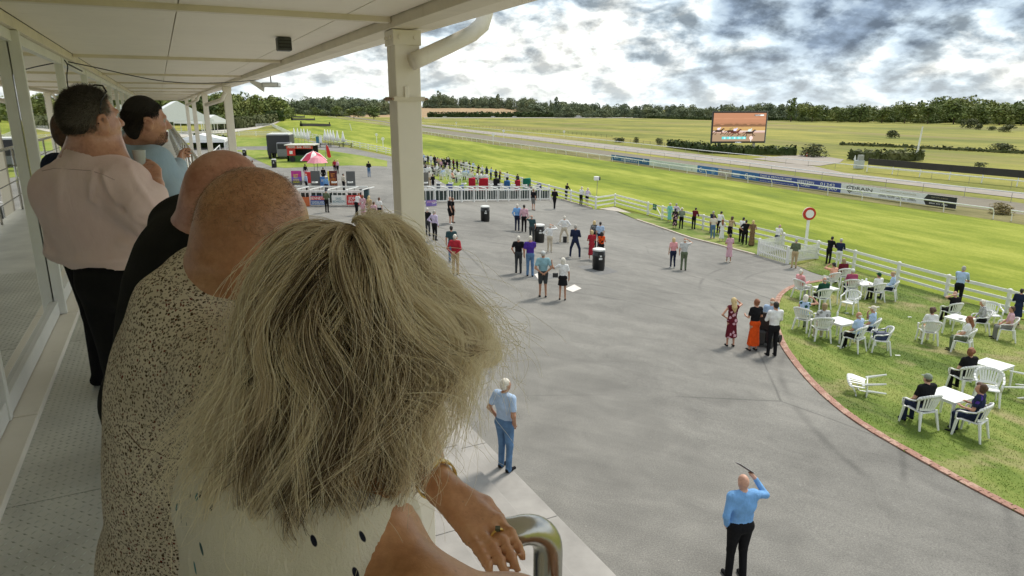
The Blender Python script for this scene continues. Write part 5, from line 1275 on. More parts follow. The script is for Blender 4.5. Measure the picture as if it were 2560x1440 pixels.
# litter bins
M_BIN = mat('bin_black', (.014, .014, .015), .35, .2, 12); M_BINTOP = mat('bin_top', (.70, .71, .70), .5, .08)
def bin_(px, py, label, r=.30, h=1.05):
    o = thing('litter_bin', label, 'bin', G(px, py)); mb = MB(); mb.smooth = True
    mb.lathe([(r*.93, 0), (r*.97, .05), (r*.97, .14), (r, .15), (r, h*.62), (r*1.04, h*.64), (r*1.04, h*.70), (r*.98, h*.71), (r*.98, h*.90)], n=20); mb.build('drum', M_BIN, o)
    MB().lathe([(r*1.02, h*.90), (r*1.02, h*.97), (r*.7, h), (.01, h*1.0)], n=20, cap=False).build('lid', M_BINTOP, o)
    MB().box((.05, -r*.99, h*.78), (r*.9, .03, h*.12)).build('flap', M_SEAL, o); MB().box((.05, -r*1.01, h*.56), (.16, .012, .09)).build('sticker', M_BINTOP, o); MB().box((.05, -r*1.01, h*.68), (.10, .012, .08)).build('sticker', M_BINTOP, o)
for px, py, lab in ((1496, 674, 'biggest and nearest black litter bin with a white lid'), (1348, 605, 'black litter bin right beside the man in the dark polo'), (1213, 553, 'black litter bin standing alone in the middle of the tarmac'), (686, 419, 'black litter bin on the grass edge left of the umbrellas'), (612, 390, 'small black bin beside the second column')): bin_(px, py, lab)
# ------------------------------------------------------------------ white plastic chairs and tables
M_PLAS = mat('white_plastic', (.80, .81, .80), .38, .05, 4.0, .05, 20)
def make_chair():
    o = thing('plastic_chair', 'x', 'chair')
    # seat: slightly dished slab with rounded front
    n = 6; V = []; F = []
    for j in range(n+1):
        for i in range(n+1):
            x = -.25+.5*i/n; y = -.22+.46*j/n; z = .43 - .018*math.sin(math.pi*i/n)*math.sin(math.pi*min(1, j/n*1.1)) + .02*(j/n) - (.03 if j == n else 0); V.append((x*(.86+.14*j/n), y, z))
    m = len(V); V += [(x, y, z-.02) for x, y, z in V]
    for j in range(n):
        for i in range(n):
            a = j*(n+1)+i; F += [(a, a+1, a+n+2, a+n+1), (a+m, a+n+1+m, a+n+2+m, a+1+m)]
    rim = [i for i in range(n+1)] + [j*(n+1)+n for j in range(1, n+1)] + [n*(n+1)+i for i in range(n-1, -1, -1)] + [j*(n+1) for j in range(n-1, 0, -1)]
    for a, b in zip(rim, rim[1:]+rim[:1]): F.append((a, a+m, b+m, b))
    s = MB().add(V, F); s.smooth = True; s.build('seat', M_PLAS, o)
    # curved backrest: rim tubes and slats
    def bp(u, z):   # u -1..1 across, z height -> point on the curved shell
        w = .235 + .075*(z-.45)/.38; return Vector((u*w, -.20 - .10*(z-.45)/.38 + .10*u*u, z))
    top = [bp(u, .845 - .075*abs(u)**2.6) for u in np.linspace(-1, 1, 13)]
    mb = MB(); mb.smooth = True
    for a, b in zip(top[:-1], top[1:]): mb.bar(a, b, .028, .075)
    mb.build('back_rim', M_PLAS, o)
    mb = MB()
    low = [bp(u, .50) for u in np.linspace(-.82, .82, 9)]
    for a, b in zip(low[:-1], low[1:]): mb.bar(a, b, .02, .06)
    mb.build('back_base', M_PLAS, o)
    for u in np.linspace(-.66, .66, 7):
        MB().bar(bp(u*.92, .51), bp(u*.98, .81 - .05*abs(u)**2), .042, .012, (0, 1, .2)).build('slat', M_PLAS, o)
    for sx in (-1, 1):
        mb = MB(); mb.smooth = True; A = [bp(sx*.99, .79), Vector((sx*.315, -.14, .715)), Vector((sx*.315, .02, .665)), Vector((sx*.30, .18, .650)), Vector((sx*.275, .245, .615)), Vector((sx*.262, .255, .44))]
        for a, b in zip(A[:-1], A[1:]): mb.bar(a, b, .052, .026, (0, .3, 1) if abs((b-a).z) < .12 else (0, 1, 0))
        mb.build('arm', M_PLAS, o)
        mb = MB(); mb.tube([(sx*.245, .225, .44), (sx*.285, .275, 0)], [.036, .023], 6); mb.build('leg', M_PLAS, o)
        mb = MB(); mb.tube([(sx*.20, -.19, .46), (sx*.255, -.285, 0)], [.038, .023], 6); mb.build('leg', M_PLAS, o)
        mb = MB(); mb.bar(bp(sx*.95, .46), bp(sx*.99, .80), .05, .02, (0, 1, 0)); mb.build('back_side', M_PLAS, o)
    return o
CHAIR0 = make_chair(); _used = [False]
def chair(px, py, yaw, label, group='white plastic garden chairs', rot=None, dz=.02):
    o = CHAIR0 if not _used[0] else copy_tree(CHAIR0); _used[0] = True
    p = G(px, py, dz) if not isinstance(px, Vector) else px
    o.location = p; o.rotation_euler = (0, 0, math.radians(yaw)) if rot is None else rot
    o.scale = (1.08, 1.08, 1.08); o['label'] = label; o['group'] = group; return o
def make_table():
    o = thing('plastic_table', 'x', 'table'); w = .40
    MB().box((0, 0, .715), (2*w, 2*w, .03)).build('top', M_PLAS, o, bevel=.012); 
    mb = MB()
    for a, b in (((-w+.03, -w+.03), (w-.03, -w+.03)), ((w-.03, -w+.03), (w-.03, w-.03)), ((w-.03, w-.03), (-w+.03, w-.03)), ((-w+.03, w-.03), (-w+.03, -w+.03))): mb.bar((*a, .675), (*b, .675), .02, .05)
    mb.build('apron', M_PLAS, o)
    for sx in (-1, 1):
        for sy in (-1, 1): MB().tube([(sx*(w-.05), sy*(w-.05), .70), (sx*(w-.025), sy*(w-.025), 0)], [.045, .028], 6).build('leg', M_PLAS, o)
    return o
TABLE0 = make_table(); _usedt = [False]
def table(px, py, yaw, label, group='white plastic garden tables'):
    o = TABLE0 if not _usedt[0] else copy_tree(TABLE0); _usedt[0] = True
    o.location = G(px, py, .02); o.rotation_euler = (0, 0, math.radians(yaw)); o['label'] = label; o['group'] = group; return o
SEATS = {  # px, py, yaw
 'c1': (2001, 746, -68, 'white chair of the man in the pink top at the brick edge'), 'c2': (2052, 770, 8, 'white chair of the man in the dark green top'), 'c3': (2076, 724, 18, 'white chair of the person in the peach top'), 'c3b': (2104, 712, 5, 'white chair of the person in maroon near the fence'),
 'c4': (2123, 742, -6, 'white chair of the man in the magenta shirt and white cap'), 'c5': (2122, 781, 128, 'empty white chair turned towards the stand, behind the magenta shirt'), 'c6': (2187, 753, 18, 'white chair of the man in the white shirt and dark cap'), 'c7': (2222, 749, 55, 'white chair of the man in the flat cap by the fence'),
 'c8': (2007, 826, -48, 'white chair of the white-haired woman shading her eyes'), 'c9': (2050, 851, -8, 'white chair of the woman in the flowered blouse'), 'c10': (2133, 876, 36, 'white chair of the larger man in light blue, nearest its table'), 'c11': (2169, 856, 52, 'white chair of the capped man in light blue behind the larger one'), 'c12': (2198, 881, 72, 'white chair holding a dark bag'),
 'c13': (2374, 806, 12, 'white chair of the man with an arm behind his head'), 'c14': (2474, 812, 168, 'empty round-backed white chair near the fence at the right'), 'c15': (2317, 857, -14, 'white chair of the leaning woman with dark curls'), 'c16': (2404, 882, 48, 'white chair of the woman with long brown hair'), 'c17': (2447, 832, 70, 'white chair of the woman in the striped top'), 'c18': (2512, 850, 62, 'white chair cut by the right edge beside the striped top'),
 'c19': (2405, 981, 8, 'white chair of the curly-haired man in the black top'), 'c20': (2296, 1065, 14, 'white chair of the man in the camouflage cap'), 'c21': (2424, 1092, 38, 'white chair of the woman in the flowered navy top'), 'c23': (2462, 1006, 150, 'empty round-backed white chair across the table from the flowered navy top')}
for k, (px, py, yaw, lab) in SEATS.items(): chair(px, py, yaw, lab)
fc = G(2212, 1000, .02); chair(fc + Vector((0, 0, .30)), 0, 0, 'white chair tipped over on the grass near the brick edge', rot=(math.radians(-96), math.radians(-8), math.radians(62)))
fc = G(2512, 985, .02); chair(fc + Vector((.1, 0, .28)), 0, 0, 'white chair lying on its side at the right edge', rot=(math.radians(70), math.radians(52), math.radians(20)))
for px, py, yaw, lab in ((2060, 758, 25, 'white table between the pink top and the dark green top'), (2155, 744, 10, 'white table with glasses beside the magenta shirt'), (2094, 850, 25, 'white table beside the woman in the flowered blouse'), (2392, 838, 30, 'white table between the dark curls and the long brown hair'), (2362, 1052, 25, 'white table between the camouflage cap and the flowered navy top'), (2474, 965, 30, 'white table behind the curly-haired man in black')): table(px, py, yaw, lab)
M_CLEAR = mat('clear_plastic', (.75, .77, .78), .15, .05); M_BAG = mat('bag_black', (.02, .02, .022), .6, .2, 20)
def small(name, px, py, z, build, label, cat, m):
    p = G(px, py, .02); p.z += z; mb = MB(); build(mb); return tag(mb.build(name, m, loc=p), label, cat)
small('handbag', 2196, 880, .45, lambda m: m.box((0, 0, .14), (.40, .26, .26)).tube([(-.15, 0, .26), (-.1, 0, .38), (.1, 0, .38), (.15, 0, .26)], .015, 6), 'dark blue and black bag lying on the empty chair', 'bag', mat('bag_blue', (.02, .035, .09), .5, .4, 8))
small('drinks_cup', 2150, 742, .73, lambda m: m.lathe([(.035, 0), (.045, .13)], n=10), 'clear plastic cup on the table beside the magenta shirt', 'cup', M_CLEAR)
small('drinks_cup', 2160, 741, .73, lambda m: m.lathe([(.03, 0), (.012, .05), (.045, .08), (.04, .16)], n=10), 'wine glass on the table beside the magenta shirt', 'glass', M_CLEAR)
small('water_bottle', 2087, 838, .73, lambda m: m.lathe([(.035, 0), (.036, .14), (.015, .19), (.015, .22)], n=10), 'clear bottle on the table by the flowered blouse', 'bottle', M_CLEAR)
small('phone', 2394, 842, .735, lambda m: m.box((0, 0, .005), (.16, .08, .01)), 'dark phone lying on the white table by the dark curls', 'phone', M_BAG)
small('folded_paper', 2108, 855, .735, lambda m: m.box((0, 0, .004), (.16, .10, .008), Matrix.Rotation(.5, 3, 'Z')), 'small folded paper on the table by the flowered blouse', 'paper', M_BINTOP)
for px, py, lab in ((2194, 768, 'scrap of white paper on the lawn behind the white shirt'), (2244, 889, 'flat white scrap of litter on the lawn right of the bag chair'), (2117, 783, 'tiny white scrap beside the empty chair'), (2274, 793, 'tiny white scrap in the middle of the lawn')): small('litter_scrap', px, py, .012, lambda m: m.box((0, 0, 0), (.16, .08, .006)), lab, 'litter', M_BINTOP)
# lawn grass blades
def lawn_blades():
    poly = [(p.x, p.y) for p in lawn]; r = np.random.default_rng(3); n = 150000
    xs = np.array([p[0] for p in poly]); ys = np.array([p[1] for p in poly])
    X = np.stack([r.uniform(xs.min(), min(xs.max(), 28), n), r.uniform(ys.min(), ys.max(), n)], 1)
    inside = np.zeros(n, bool); j = len(poly)-1
    for i in range(len(poly)):
        xi, yi = poly[i]; xj, yj = poly[j]; c = ((yi > X[:, 1]) != (yj > X[:, 1])) & (X[:, 0] < (xj-xi)*(X[:, 1]-yi)/(yj-yi+1e-12)+xi); inside ^= c; j = i
    X = X[inside]
    bx = np.array([p.x for p in GP(BRICK)]); n = len(X)
    z = np.interp(X[:, 0]*B2.x + X[:, 1]*B2.y, PROF_S, PROF_Z) + .02
    a = r.uniform(0, 6.28, n); h = r.uniform(.015, .04, n); w = r.uniform(.007, .014, n); ln = r.normal(0, .018, (n, 2))
    V = np.zeros((n, 3, 3)); V[:, 0, 0] = X[:, 0]-w*np.cos(a); V[:, 0, 1] = X[:, 1]-w*np.sin(a); V[:, 1, 0] = X[:, 0]+w*np.cos(a); V[:, 1, 1] = X[:, 1]+w*np.sin(a); V[:, 2, 0] = X[:, 0]+ln[:, 0]; V[:, 2, 1] = X[:, 1]+ln[:, 1]
    V[:, 0, 2] = z-.01; V[:, 1, 2] = z-.01; V[:, 2, 2] = z+h
    o = link('lawn_grass', np_mesh('lawn_grass', V.reshape(-1, 3), np.arange(3*n).reshape(-1, 3)), grass_mat('lawn_blade', (0.10, 0.155, 0.026), (0.20, 0.275, 0.05), (0.34, 0.37, 0.11), 0.35, 2.2, 22.0, dry=(0.42, 0.37, 0.19))); tag(o, 'short patchy green grass of the lawn on the right', 'grass', kind='stuff')
lawn_blades()
# ------------------------------------------------------------------ the crowd
FEM = dict(female=True)
# nearest figures
stand('man in a pale blue short-sleeved shirt and jeans on the concrete step', 1262, 1174, 948, -42, 'lblue', 'denim:jeans', hair='white', style='short', ra='pocket', la='pocket', sleeve='short', z=.12, hd=True, res=.013, head_yaw=-12, sk='tan', fat=1.12, belly=.3)
p_prog = stand('bald man in a blue shirt raising a race card over his eyes', 1838, 1446, 1190, 10, 'sky', 'black', style='bald', ra='up', la='pocket', hd=True, res=.012, sk='pale', belly=.5, fat=1.18, head_yaw=8, head_pitch=8)
stand('woman with long blonde hair in a burgundy flowered dress, hand on hip', 1825, 866, 745, 4, 'floral:burg:rosy', 'floral:burg:rosy', hair='blonde', style='long', ra='brow', la='hip', sleeve='none', skirt=.34, **FEM)
stand('woman in a black top and long orange skirt', 1881, 877, 748, 14, 'black', 'orange', hair='red', style='bun', ra='front', la='hold', skirt=.20, sleeve='short', head_yaw=10, **FEM)
stand('man in a white shirt and black trousers with folded arms beside the orange skirt', 1928, 890, 755, 6, 'white', 'black', hair='black', ra='fold', la='fold')
stand('man in a teal top and dark shorts with hands clasped behind', 1357, 743, 628, 2, 'bluegrey', 'dgrey', hair='grey', hat='cap', hatc='lgrey', ra='back', la='back', sleeve='short', shorts=True, sk='tan', fat=1.06)
stand('white-haired woman in a white top and black skirt with a shoulder bag', 1406, 750, 645, -6, 'fleck:white:lgrey', 'black', hair='white', style='bob', ra='down', la='wave', sleeve='short', skirt=.62, sk='tan', **FEM)
stand('man all in black with white hair beside the purple top', 1296, 683, 590, -6, 'black', 'dgrey', hair='white', ra='down', la='pocket', sleeve='short', belly=.3)
stand('man in a purple top and blue jeans, hand to his face', 1325, 691, 590, -2, 'purple', 'denim:jeans', hair='white', ra='chin', la='down', sleeve='short', belly=.3)
stand('man in a red jumper and khaki trousers', 1139, 686, 586, -14, 'red', 'khaki', shoe='brown', hair='white', ra='back', la='back', belly=.5, fat=1.05)
stand('man in a dark grey shirt behind the red jumper', 1130, 655, 565, 5, 'teal', 'denim:jeans', hair='black', ra='front', la='down', sleeve='short')
stand('man in a white shirt and black trousers beside the near column', 1087, 601, 526, -35, 'lilac', 'black', hair='grey', ra='down', la='hip')
stand('man in a black shirt half hidden by the near column', 1070, 590, 520, -20, 'black', 'dgrey', hair='white', ra='down', la='down', sk='pale')
stand('big man in a black top and black shorts with white shoes', 1125, 561, 492, -70, 'black', 'black', shoe='white', style='bald', shorts=True, sleeve='short', belly=.6, fat=1.1, sk='pale')
stand('man in black standing just behind the big man in shorts', 1132, 557, 494, -60, 'black', 'black', hair='brown', shorts=True, sleeve='short')
stand('man in a sky blue shirt and dark trousers with white hair', 1293, 577, 510, -10, 'sky', 'navy', hair='white', ra='pocket', la='pocket')
stand('man in a pale pink shirt with a dark shoulder strap', 1310, 580, 512, -4, 'rosy', 'black', hair='black', ra='down', la='down')
stand('man in a dark polo scratching his head beside a bin', 1329, 604, 545, -8, 'teal', 'dgrey', hair='grey', style='fringe', ra='down', la='brow', sleeve='short', belly=.4)
stand('man in a white top and beige trousers shading his eyes', 1374, 631, 563, -18, 'white', 'beige', shoe='lgrey', style='fringe', hair='white', ra='brow', la='hip', lean=6)
stand('man in a white shirt with hands on hips and legs apart', 1410, 607, 540, -8, 'white', 'beige', shoe='grey', hair='white', ra='hip', la='hip', legs='wide')
stand('man in a navy waistcoat over a light blue shirt', 1437, 645, 562, -20, 'navy', 'navy', shoe='white', hair='grey', ra='front', la='front', legs='wide')
stand('woman with curly blonde hair in a long red dress', 1478, 650, 576, 6, 'fleck:red:burg', 'fleck:red:burg', shoe='white', hair='blonde', style='full', ra='front', la='front', skirt=.30, sleeve='short', **FEM)
stand('woman in a bright flowered top with black hair by the big bin', 1502, 652, 582, 4, 'floral:orange:black', 'black', hair='black', style='bob', ra='front', la='front', sleeve='none', skirt=.4, **FEM)
stand('fair woman in a black and white top behind the red dress', 1484, 619, 552, -5, 'fleck:dgrey:white', 'black', hair='blonde', style='bob', sleeve='short', **FEM)
stand('man in a light blue shirt behind the flowered top', 1499, 622, 555, -10, 'lblue', 'navy', hair='black', sleeve='short')
stand('woman in a pink top and navy trousers with white shoes', 1681, 670, 595, 6, 'pink', 'navy', shoe='white', hair='blonde', style='bob', ra='hold', la='down', sleeve='short', lean=4, **FEM)
stand('man in a white top and green trousers saluting the sun', 1708, 676, 595, -8, 'lgrey', 'olive', hair='white', style='fringe', ra='brow', la='down', sleeve='short')
stand('woman in a loose pale pink dress with black hair', 1821, 656, 585, 4, 'rosy', 'rosy', shoe='cream', hair='black', style='bun', ra='front', la='front', skirt=.35, sleeve='short', sk='tan', **FEM)
stand('man in an olive jacket and khaki trousers in front of the pickets', 1984, 670, 597, -14, 'olive', 'khaki', shoe='brown', hair='grey', ra='hold', la='front', fat=1.06)
# watchers along the fence
F_ = dict(ra='rail', la='rail')
stand('man in a white shirt leaning on the fence inside the picket pen', 1940, 626, 562, -50, 'white', 'navy', style='fringe', hair='grey', lean=14, **F_)
stand('person in a turquoise dress and pale hat at the fence', 1673, 556, 508, -30, 'turq', 'turq', shoe='cream', hair='blonde', hat='brim', hatc='cream', skirt=.25, **FEM)
stand('man in a lilac shirt between the turquoise dress and the flowered dress', 1688, 561, 508, -45, 'lilac', 'grey', hair='grey', **F_)
stand('woman in a black flowered dress at the fence with long dark hair', 1686, 571, 521, -20, 'floral:black:rosy', 'floral:black:rosy', hair='black', style='long', skirt=.25, **FEM)
stand('person in a grey-green jacket and straw hat at the fence', 1702, 572, 519, -20, 'sgreen', 'black', hair='grey', hat='brim', hatc='cream', ra='front', la='front')
stand('man in a dark red top leaning over the fence alone', 1733, 573, 520, -40, 'burg', 'black', hair='black', lean=20, **F_)
stand('man in a navy jacket at the left of the middle group on the fence', 1777, 583, 528, -55, 'navy', 'grey', hair='grey', lean=10, **F_)
stand('person in a cream top and jeans in the middle group', 1781, 596, 538, -15, 'cream', 'denim:jeans', hair='brown', sleeve='short', lean=6, ra='front', la='front')
stand('man in a white shirt and black trousers leaning in the middle group', 1795, 586, 529, -50, 'white', 'black', shoe='white', hair='black', lean=18, **F_)
stand('woman in a long white dress with brown hair', 1803, 603, 549, -10, 'white', 'white', shoe='cream', hair='red', style='long', ra='front', la='front', skirt=.22, sleeve='short', **FEM)
stand('woman in a tan patterned top and black skirt leaning on the fence', 1823, 602, 542, -45, 'floral:khaki:brown', 'black', hair='brown', style='bob', lean=16, skirt=.5, **F_, **FEM)
stand('man in a white shirt with black trousers in the right-hand pair', 1851, 606, 544, -50, 'white', 'black', hair='black', lean=12, **F_)
stand('man in a black top with his hand on his hip in the right-hand pair', 1861, 612, 550, -15, 'black', 'black', hair='black', la='hip', ra='front', sleeve='short')
stand('blonde woman in a long brown patterned dress', 1878, 615, 551, -20, 'fleck:brown:black', 'fleck:brown:black', hair='blonde', style='full', skirt=.05, sleeve='none', ra='front', la='front', **FEM)
stand('man in a black suit at the fence right of the picket pen', 2069, 661, 592, -55, 'black', 'black', hair='black', lean=14, **F_)
stand('man in a navy top and white trousers beside the black suit', 2094, 669, 597, -35, 'navy', 'white', hair='grey', hat='flat', hatc='lgrey', lean=8, **F_)
stand('man in light blue and black leaning alone on the right-hand fence', 2390, 766, 667, -48, 'lblue', 'black', hair='grey', lean=14, sleeve='short', sk='tan', **F_)
stand('person in a long navy coat cut by the right edge', 2538, 812, 722, -40, 'navy', 'navy', hair='black', skirt=.4, ra='front', la='front')
stand('thin person in black leaning on the fence by the loudspeaker', 1415, 500, 458, -50, 'black', 'black', shoe='white', hair='black', lean=12, **F_)
stand('person in a white hat and white top at the fence by the loudspeaker', 1452, 514, 467, -40, 'white', 'black', shoe='white', hair='white', hat='brim', hatc='cream', lean=8, **F_)
stand('person in a lilac top, dark shorts and pale hat at the fence by the loudspeaker', 1467, 515, 470, -40, 'lilac', 'black', hair='white', hat='brim', hatc='cream', shorts=True, lean=8, **F_)
stand('slim person in black with white shoes on the open tarmac', 1386, 524, 471, -25, 'black', 'black', shoe='white', hair='brown', legs='cross', ra='front', la='front')
stand('man in a black top and grey shorts in front of the betting fence', 1333, 526, 472, -40, 'black', 'grey', hair='sandy', shorts=True, sleeve='short', sk='pale', ra='down', la='front')
# far groups by the far end of the fence
def far(px, yf, yh, yaw, top, low, label, **kw): stand(label, px, yf, yh, yaw, top, low, **kw)
far(1060, 412, 384, -30, 'lblue', 'black', 'man in a light blue shirt at the left of the far group'); far(1070, 413, 387, -20, 'dgrey', 'black', 'man in dark clothes, second in the far group'); far(1078, 415, 387, -10, 'white', 'lgrey', 'person in white, third in the far group', hair='black', **FEM)
far(1087, 419, 388, -20, 'black', 'black', 'broad person in black in the far group', hair='sandy', style='full'); far(1095, 419, 393, 10, 'peach', 'black', 'woman in a peach top in the far group', hair='black', style='bob', **FEM); far(1099, 423, 396, 20, 'khaki', 'dgrey', 'person in a tan top in the far group', hair='sandy')
far(1105, 421, 394, -10, 'black', 'black', 'woman in a black dress in the far group', hair='blonde', style='full', skirt=.4, **FEM); far(1111, 422, 395, 30, 'dgrey', 'black', 'man in a charcoal jacket in the far group', hair='black'); far(1117, 425, 393, -15, 'black', 'rosy', 'person in a black top and pale pink trousers in the far group', hair='black'); far(1124, 421, 394, -40, 'black', 'dgrey', 'tall person in a black coat at the right of the far group', hair='black')
far(1153, 427, 401, -30, 'cream', 'black', 'blonde person in a cream top leaning at the fence', hair='blonde', style='bob', **FEM); far(1160, 428, 403, -20, 'dgrey', 'grey', 'man in a charcoal top at the far fence', hair='black'); far(1166, 430, 401, -20, 'white', 'lgrey', 'man in a white shirt and pale trousers at the far fence', hair='black'); far(1174, 431, 404, -50, 'black', 'black', 'thin person in black between the white and blue shirts', hair='black'); far(1182, 433, 404, -50, 'lblue', 'black', 'man in a light blue shirt leaning at the far fence', hair='sandy', lean=10, **F_)
far(1195, 441, 416, -40, 'black', 'brown', 'person in black leaning beyond the seated crowd', hair='black', lean=14, **F_); far(1227, 449, 421, -50, 'lblue', 'navy', 'man in a light blue shirt at the fence behind the red covers', hair='black', lean=8, **F_); far(1240, 455, 433, -20, 'black', 'black', 'woman with long dark hair by the fence behind the red covers', hair='black', style='long', **FEM); far(1249, 456, 430, -50, 'brown', 'black', 'blonde woman in brown leaning at the fence', hair='blonde', style='bob', lean=10, **F_, **FEM)
far(1074, 466, 432, -10, 'cream', 'khaki', 'man in a cream jacket just right of the near column', hair='black'); far(1083, 476, 437, 40, 'black', 'black', 'bookmaker in black standing right of the near column', hair='brown', ra='hold', la='hold')
# seated crowd on the far lawn
for i, (px, yf, yh, yw, tp, lw, hr, lab) in enumerate(((1064, 417, 391, 15, 'white', 'navy', 'brown', 'person in white and navy in front of the far group'), (1091, 427, 401, 40, 'dgrey', 'black', 'black', 'man in charcoal standing before the far group'), (1103, 428, 402, -30, 'rosy', 'black', 'blonde', 'fair woman in pale pink before the far group'), (1114, 430, 404, 20, 'black', 'dgrey', 'grey', 'grey-haired man in black before the far group'),
    (1121, 416, 391, -50, 'lgrey', 'navy', 'black', 'man in a pale grey top behind the far group'), (1134, 424, 399, -45, 'burg', 'black', 'brown', 'person in dark red leaning at the far fence'), (1143, 426, 400, -40, 'black', 'black', 'black', 'person in black at the far fence left of the blonde'), (1206, 444, 418, -45, 'white', 'grey', 'white', 'white-haired person at the fence behind the seated crowd'), (1217, 446, 420, -40, 'navy', 'black', 'black', 'man in navy at the fence behind the wide red cover'), (1268, 462, 437, -30, 'white', 'black', 'black', 'person in white behind the blue cover'), (1294, 468, 443, -35, 'dgrey', 'black', 'brown', 'person in charcoal behind the last red cover'))):
    far(px, yf, yh, yw, tp, lw, lab, hair=hr, style='bob' if i % 3 == 2 else 'short')
r_ = random.Random(4)
seat_far = [(1064, 440, 'black', 'black', 'brown'), (1072, 442, 'white', 'grey', 'grey'), (1081, 440, 'dgrey', 'black', 'black'), (1093, 436, 'white', 'grey', 'white'), (1101, 441, 'grey', 'black', 'grey'), (1108, 450, 'lblue', 'beige', 'black'), (1118, 442, 'cream', 'black', 'white'), (1126, 447, 'white', 'white', 'brown'), (1131, 458, 'peach', 'black', 'black'), (1138, 447, 'white', 'black', 'black'), (1146, 456, 'white', 'grey', 'black'), (1152, 448, 'cream', 'beige', 'white'), (1161, 450, 'lblue', 'navy', 'black'), (1170, 449, 'lblue', 'navy', 'grey'), (1179, 455, 'cream', 'grey', 'sandy'), (1193, 458, 'white', 'grey', 'black'), (1203, 459, 'white', 'navy', 'black'), (1215, 460, 'white', 'grey', 'black')]
desc = {'black': 'black', 'white': 'white', 'dgrey': 'charcoal', 'grey': 'grey', 'lblue': 'light blue', 'cream': 'cream', 'peach': 'orange'}
for i, (px, py, top, low, hr) in enumerate(seat_far):
    yaw = r_.choice((-60, -30, 0, 40, 70, 120)); p = G(px, py, .012)
    lab = ('seated person in %s on the far lawn, %s' % (desc[top], ['closest to the near column', 'second from the near column', 'third from the near column', 'behind the bareheaded man in charcoal', 'just below the far group', 'ahead of the back row', 'below the pink trousers', 'left of the orange top', 'in the front row with dark hair', 'just right of the orange top', 'in front beside a red cover', 'with white hair', 'below the far white shirt', 'right of the other light blue shirt', 'behind the left red cover', 'between the two red covers', 'behind the wide red cover', 'right of the wide red cover'][i]))
    person(lab, p, 1.72, yaw, top, low, hair=hr, legs='sit', ra='lap', la='lap', style='short' if i % 3 else 'full')
    chair(p, 0, yaw, 'far chair under the seated person in %s, %s' % (desc[top], lab.split(', ')[1]), 'garden chairs on the far lawn')
# seated people on the near lawn
def seated(k, label, top, low, hgt=1.74, dy=0.0, **kw):
    px, py, yaw, _ = SEATS[k]; p = G(px, py, .02); kw.setdefault('ra', 'lap'); kw.setdefault('la', 'lap')
    f = Vector((-math.sin(math.radians(yaw)), math.cos(math.radians(yaw)), 0)); p = p - f*.06
    return person(label, p, hgt, yaw + dy, top, low, legs='sit', **kw)
seated('c1', 'man in a pink top with white hair sitting at the brick edge', 'pink', 'lgrey', hair='white', ra='hold', la='hold', lean=-8)
seated('c2', 'man in a dark green top sitting with his back to the stand', 'dgreen', 'black', hair='grey', style='fringe', fat=1.05)
seated('c3', 'man in a peach top and dark hat raising an arm', 'peach', 'lgrey', hair='black', hat='cap', hatc='dgrey', la='brow', sleeve='short')
seated('c3b', 'person in a maroon top sitting close to the fence', 'burg', 'black', hair='sandy', style='bob', lean=10)
seated('c4', 'man in a magenta shirt and white cap', 'magenta', 'navy', hair='grey', hat='cap', hatc='white', fat=1.08)
seated('c6', 'man in a white shirt and dark cap sitting near the fence', 'white', 'black', hair='black', hat='cap', hatc='dgreen', ra='hold', la='hold')
seated('c7', 'man in a flat cap and light blue shirt close to the fence', 'lblue', 'navy', hair='grey', hat='flat', hatc='khaki')
seated('c8', 'white-haired woman in light blue and green shading her eyes', 'floral:lblue:dgreen', 'sgreen', hair='white', style='bob', ra='brow', sleeve='none', female=True)
seated('c9', 'grey-haired woman in a white flowered blouse', 'floral:lgrey:grey', 'beige', shoe='white', hair='sandy', style='full', fat=1.12, female=True)
seated('c10', 'larger balding man in a light blue shirt at the table', 'lblue', 'black', shoe='white', hair='white', style='fringe', fat=1.15, sleeve='short', belly=.3)
seated('c11', 'man in a pale cap and light blue shirt behind the larger man', 'lblue', 'navy', hair='white', hat='cap', hatc='cream', ra='chin', sleeve='short')
seated('c13', 'man in a black top with his arm behind his head', 'black', 'black', hair='grey', style='fringe', la='nape', ra='lap', sleeve='short', sk='pale', fat=1.06)
seated('c15', 'woman with dark curls in a white top leaning to one side', 'white', 'cream', shoe='white', hair='brown', style='curly', female=True, sleeve='short')
seated('c16', 'woman with long brown hair in a white top and olive trousers', 'white', 'olive', hair='red', style='long', female=True, sleeve='short', head_yaw=20)
seated('c17', 'white-haired woman in a black and white striped top', 'stripe:white:black', 'black', hair='white', style='full', female=True, lean=8)
seated('c18', 'person in grey shorts cut by the right edge', 'rosy', 'grey', hair='brown', sleeve='short')
seated('c19', 'curly-haired man in a black top at the right-hand table', 'black', 'black', hair='red', style='curly', sleeve='short', sk='pale', fat=1.12)
seated('c20', 'man in a black top and camouflage cap with his back to the stand', 'black', 'denim:navy', hair='brown', hat='cap', hatc='sgreen', sleeve='short', sk='pale', fat=1.18, belly=.3, hd=True, res=.018)
seated('c21', 'woman with short dark curls in a navy flowered top reading', 'floral:navy:purple', 'navy', hair='brown', style='curly', sleeve='short', female=True, fat=1.05, head_yaw=30, ra='hold', la='hold', hd=True, res=.018)
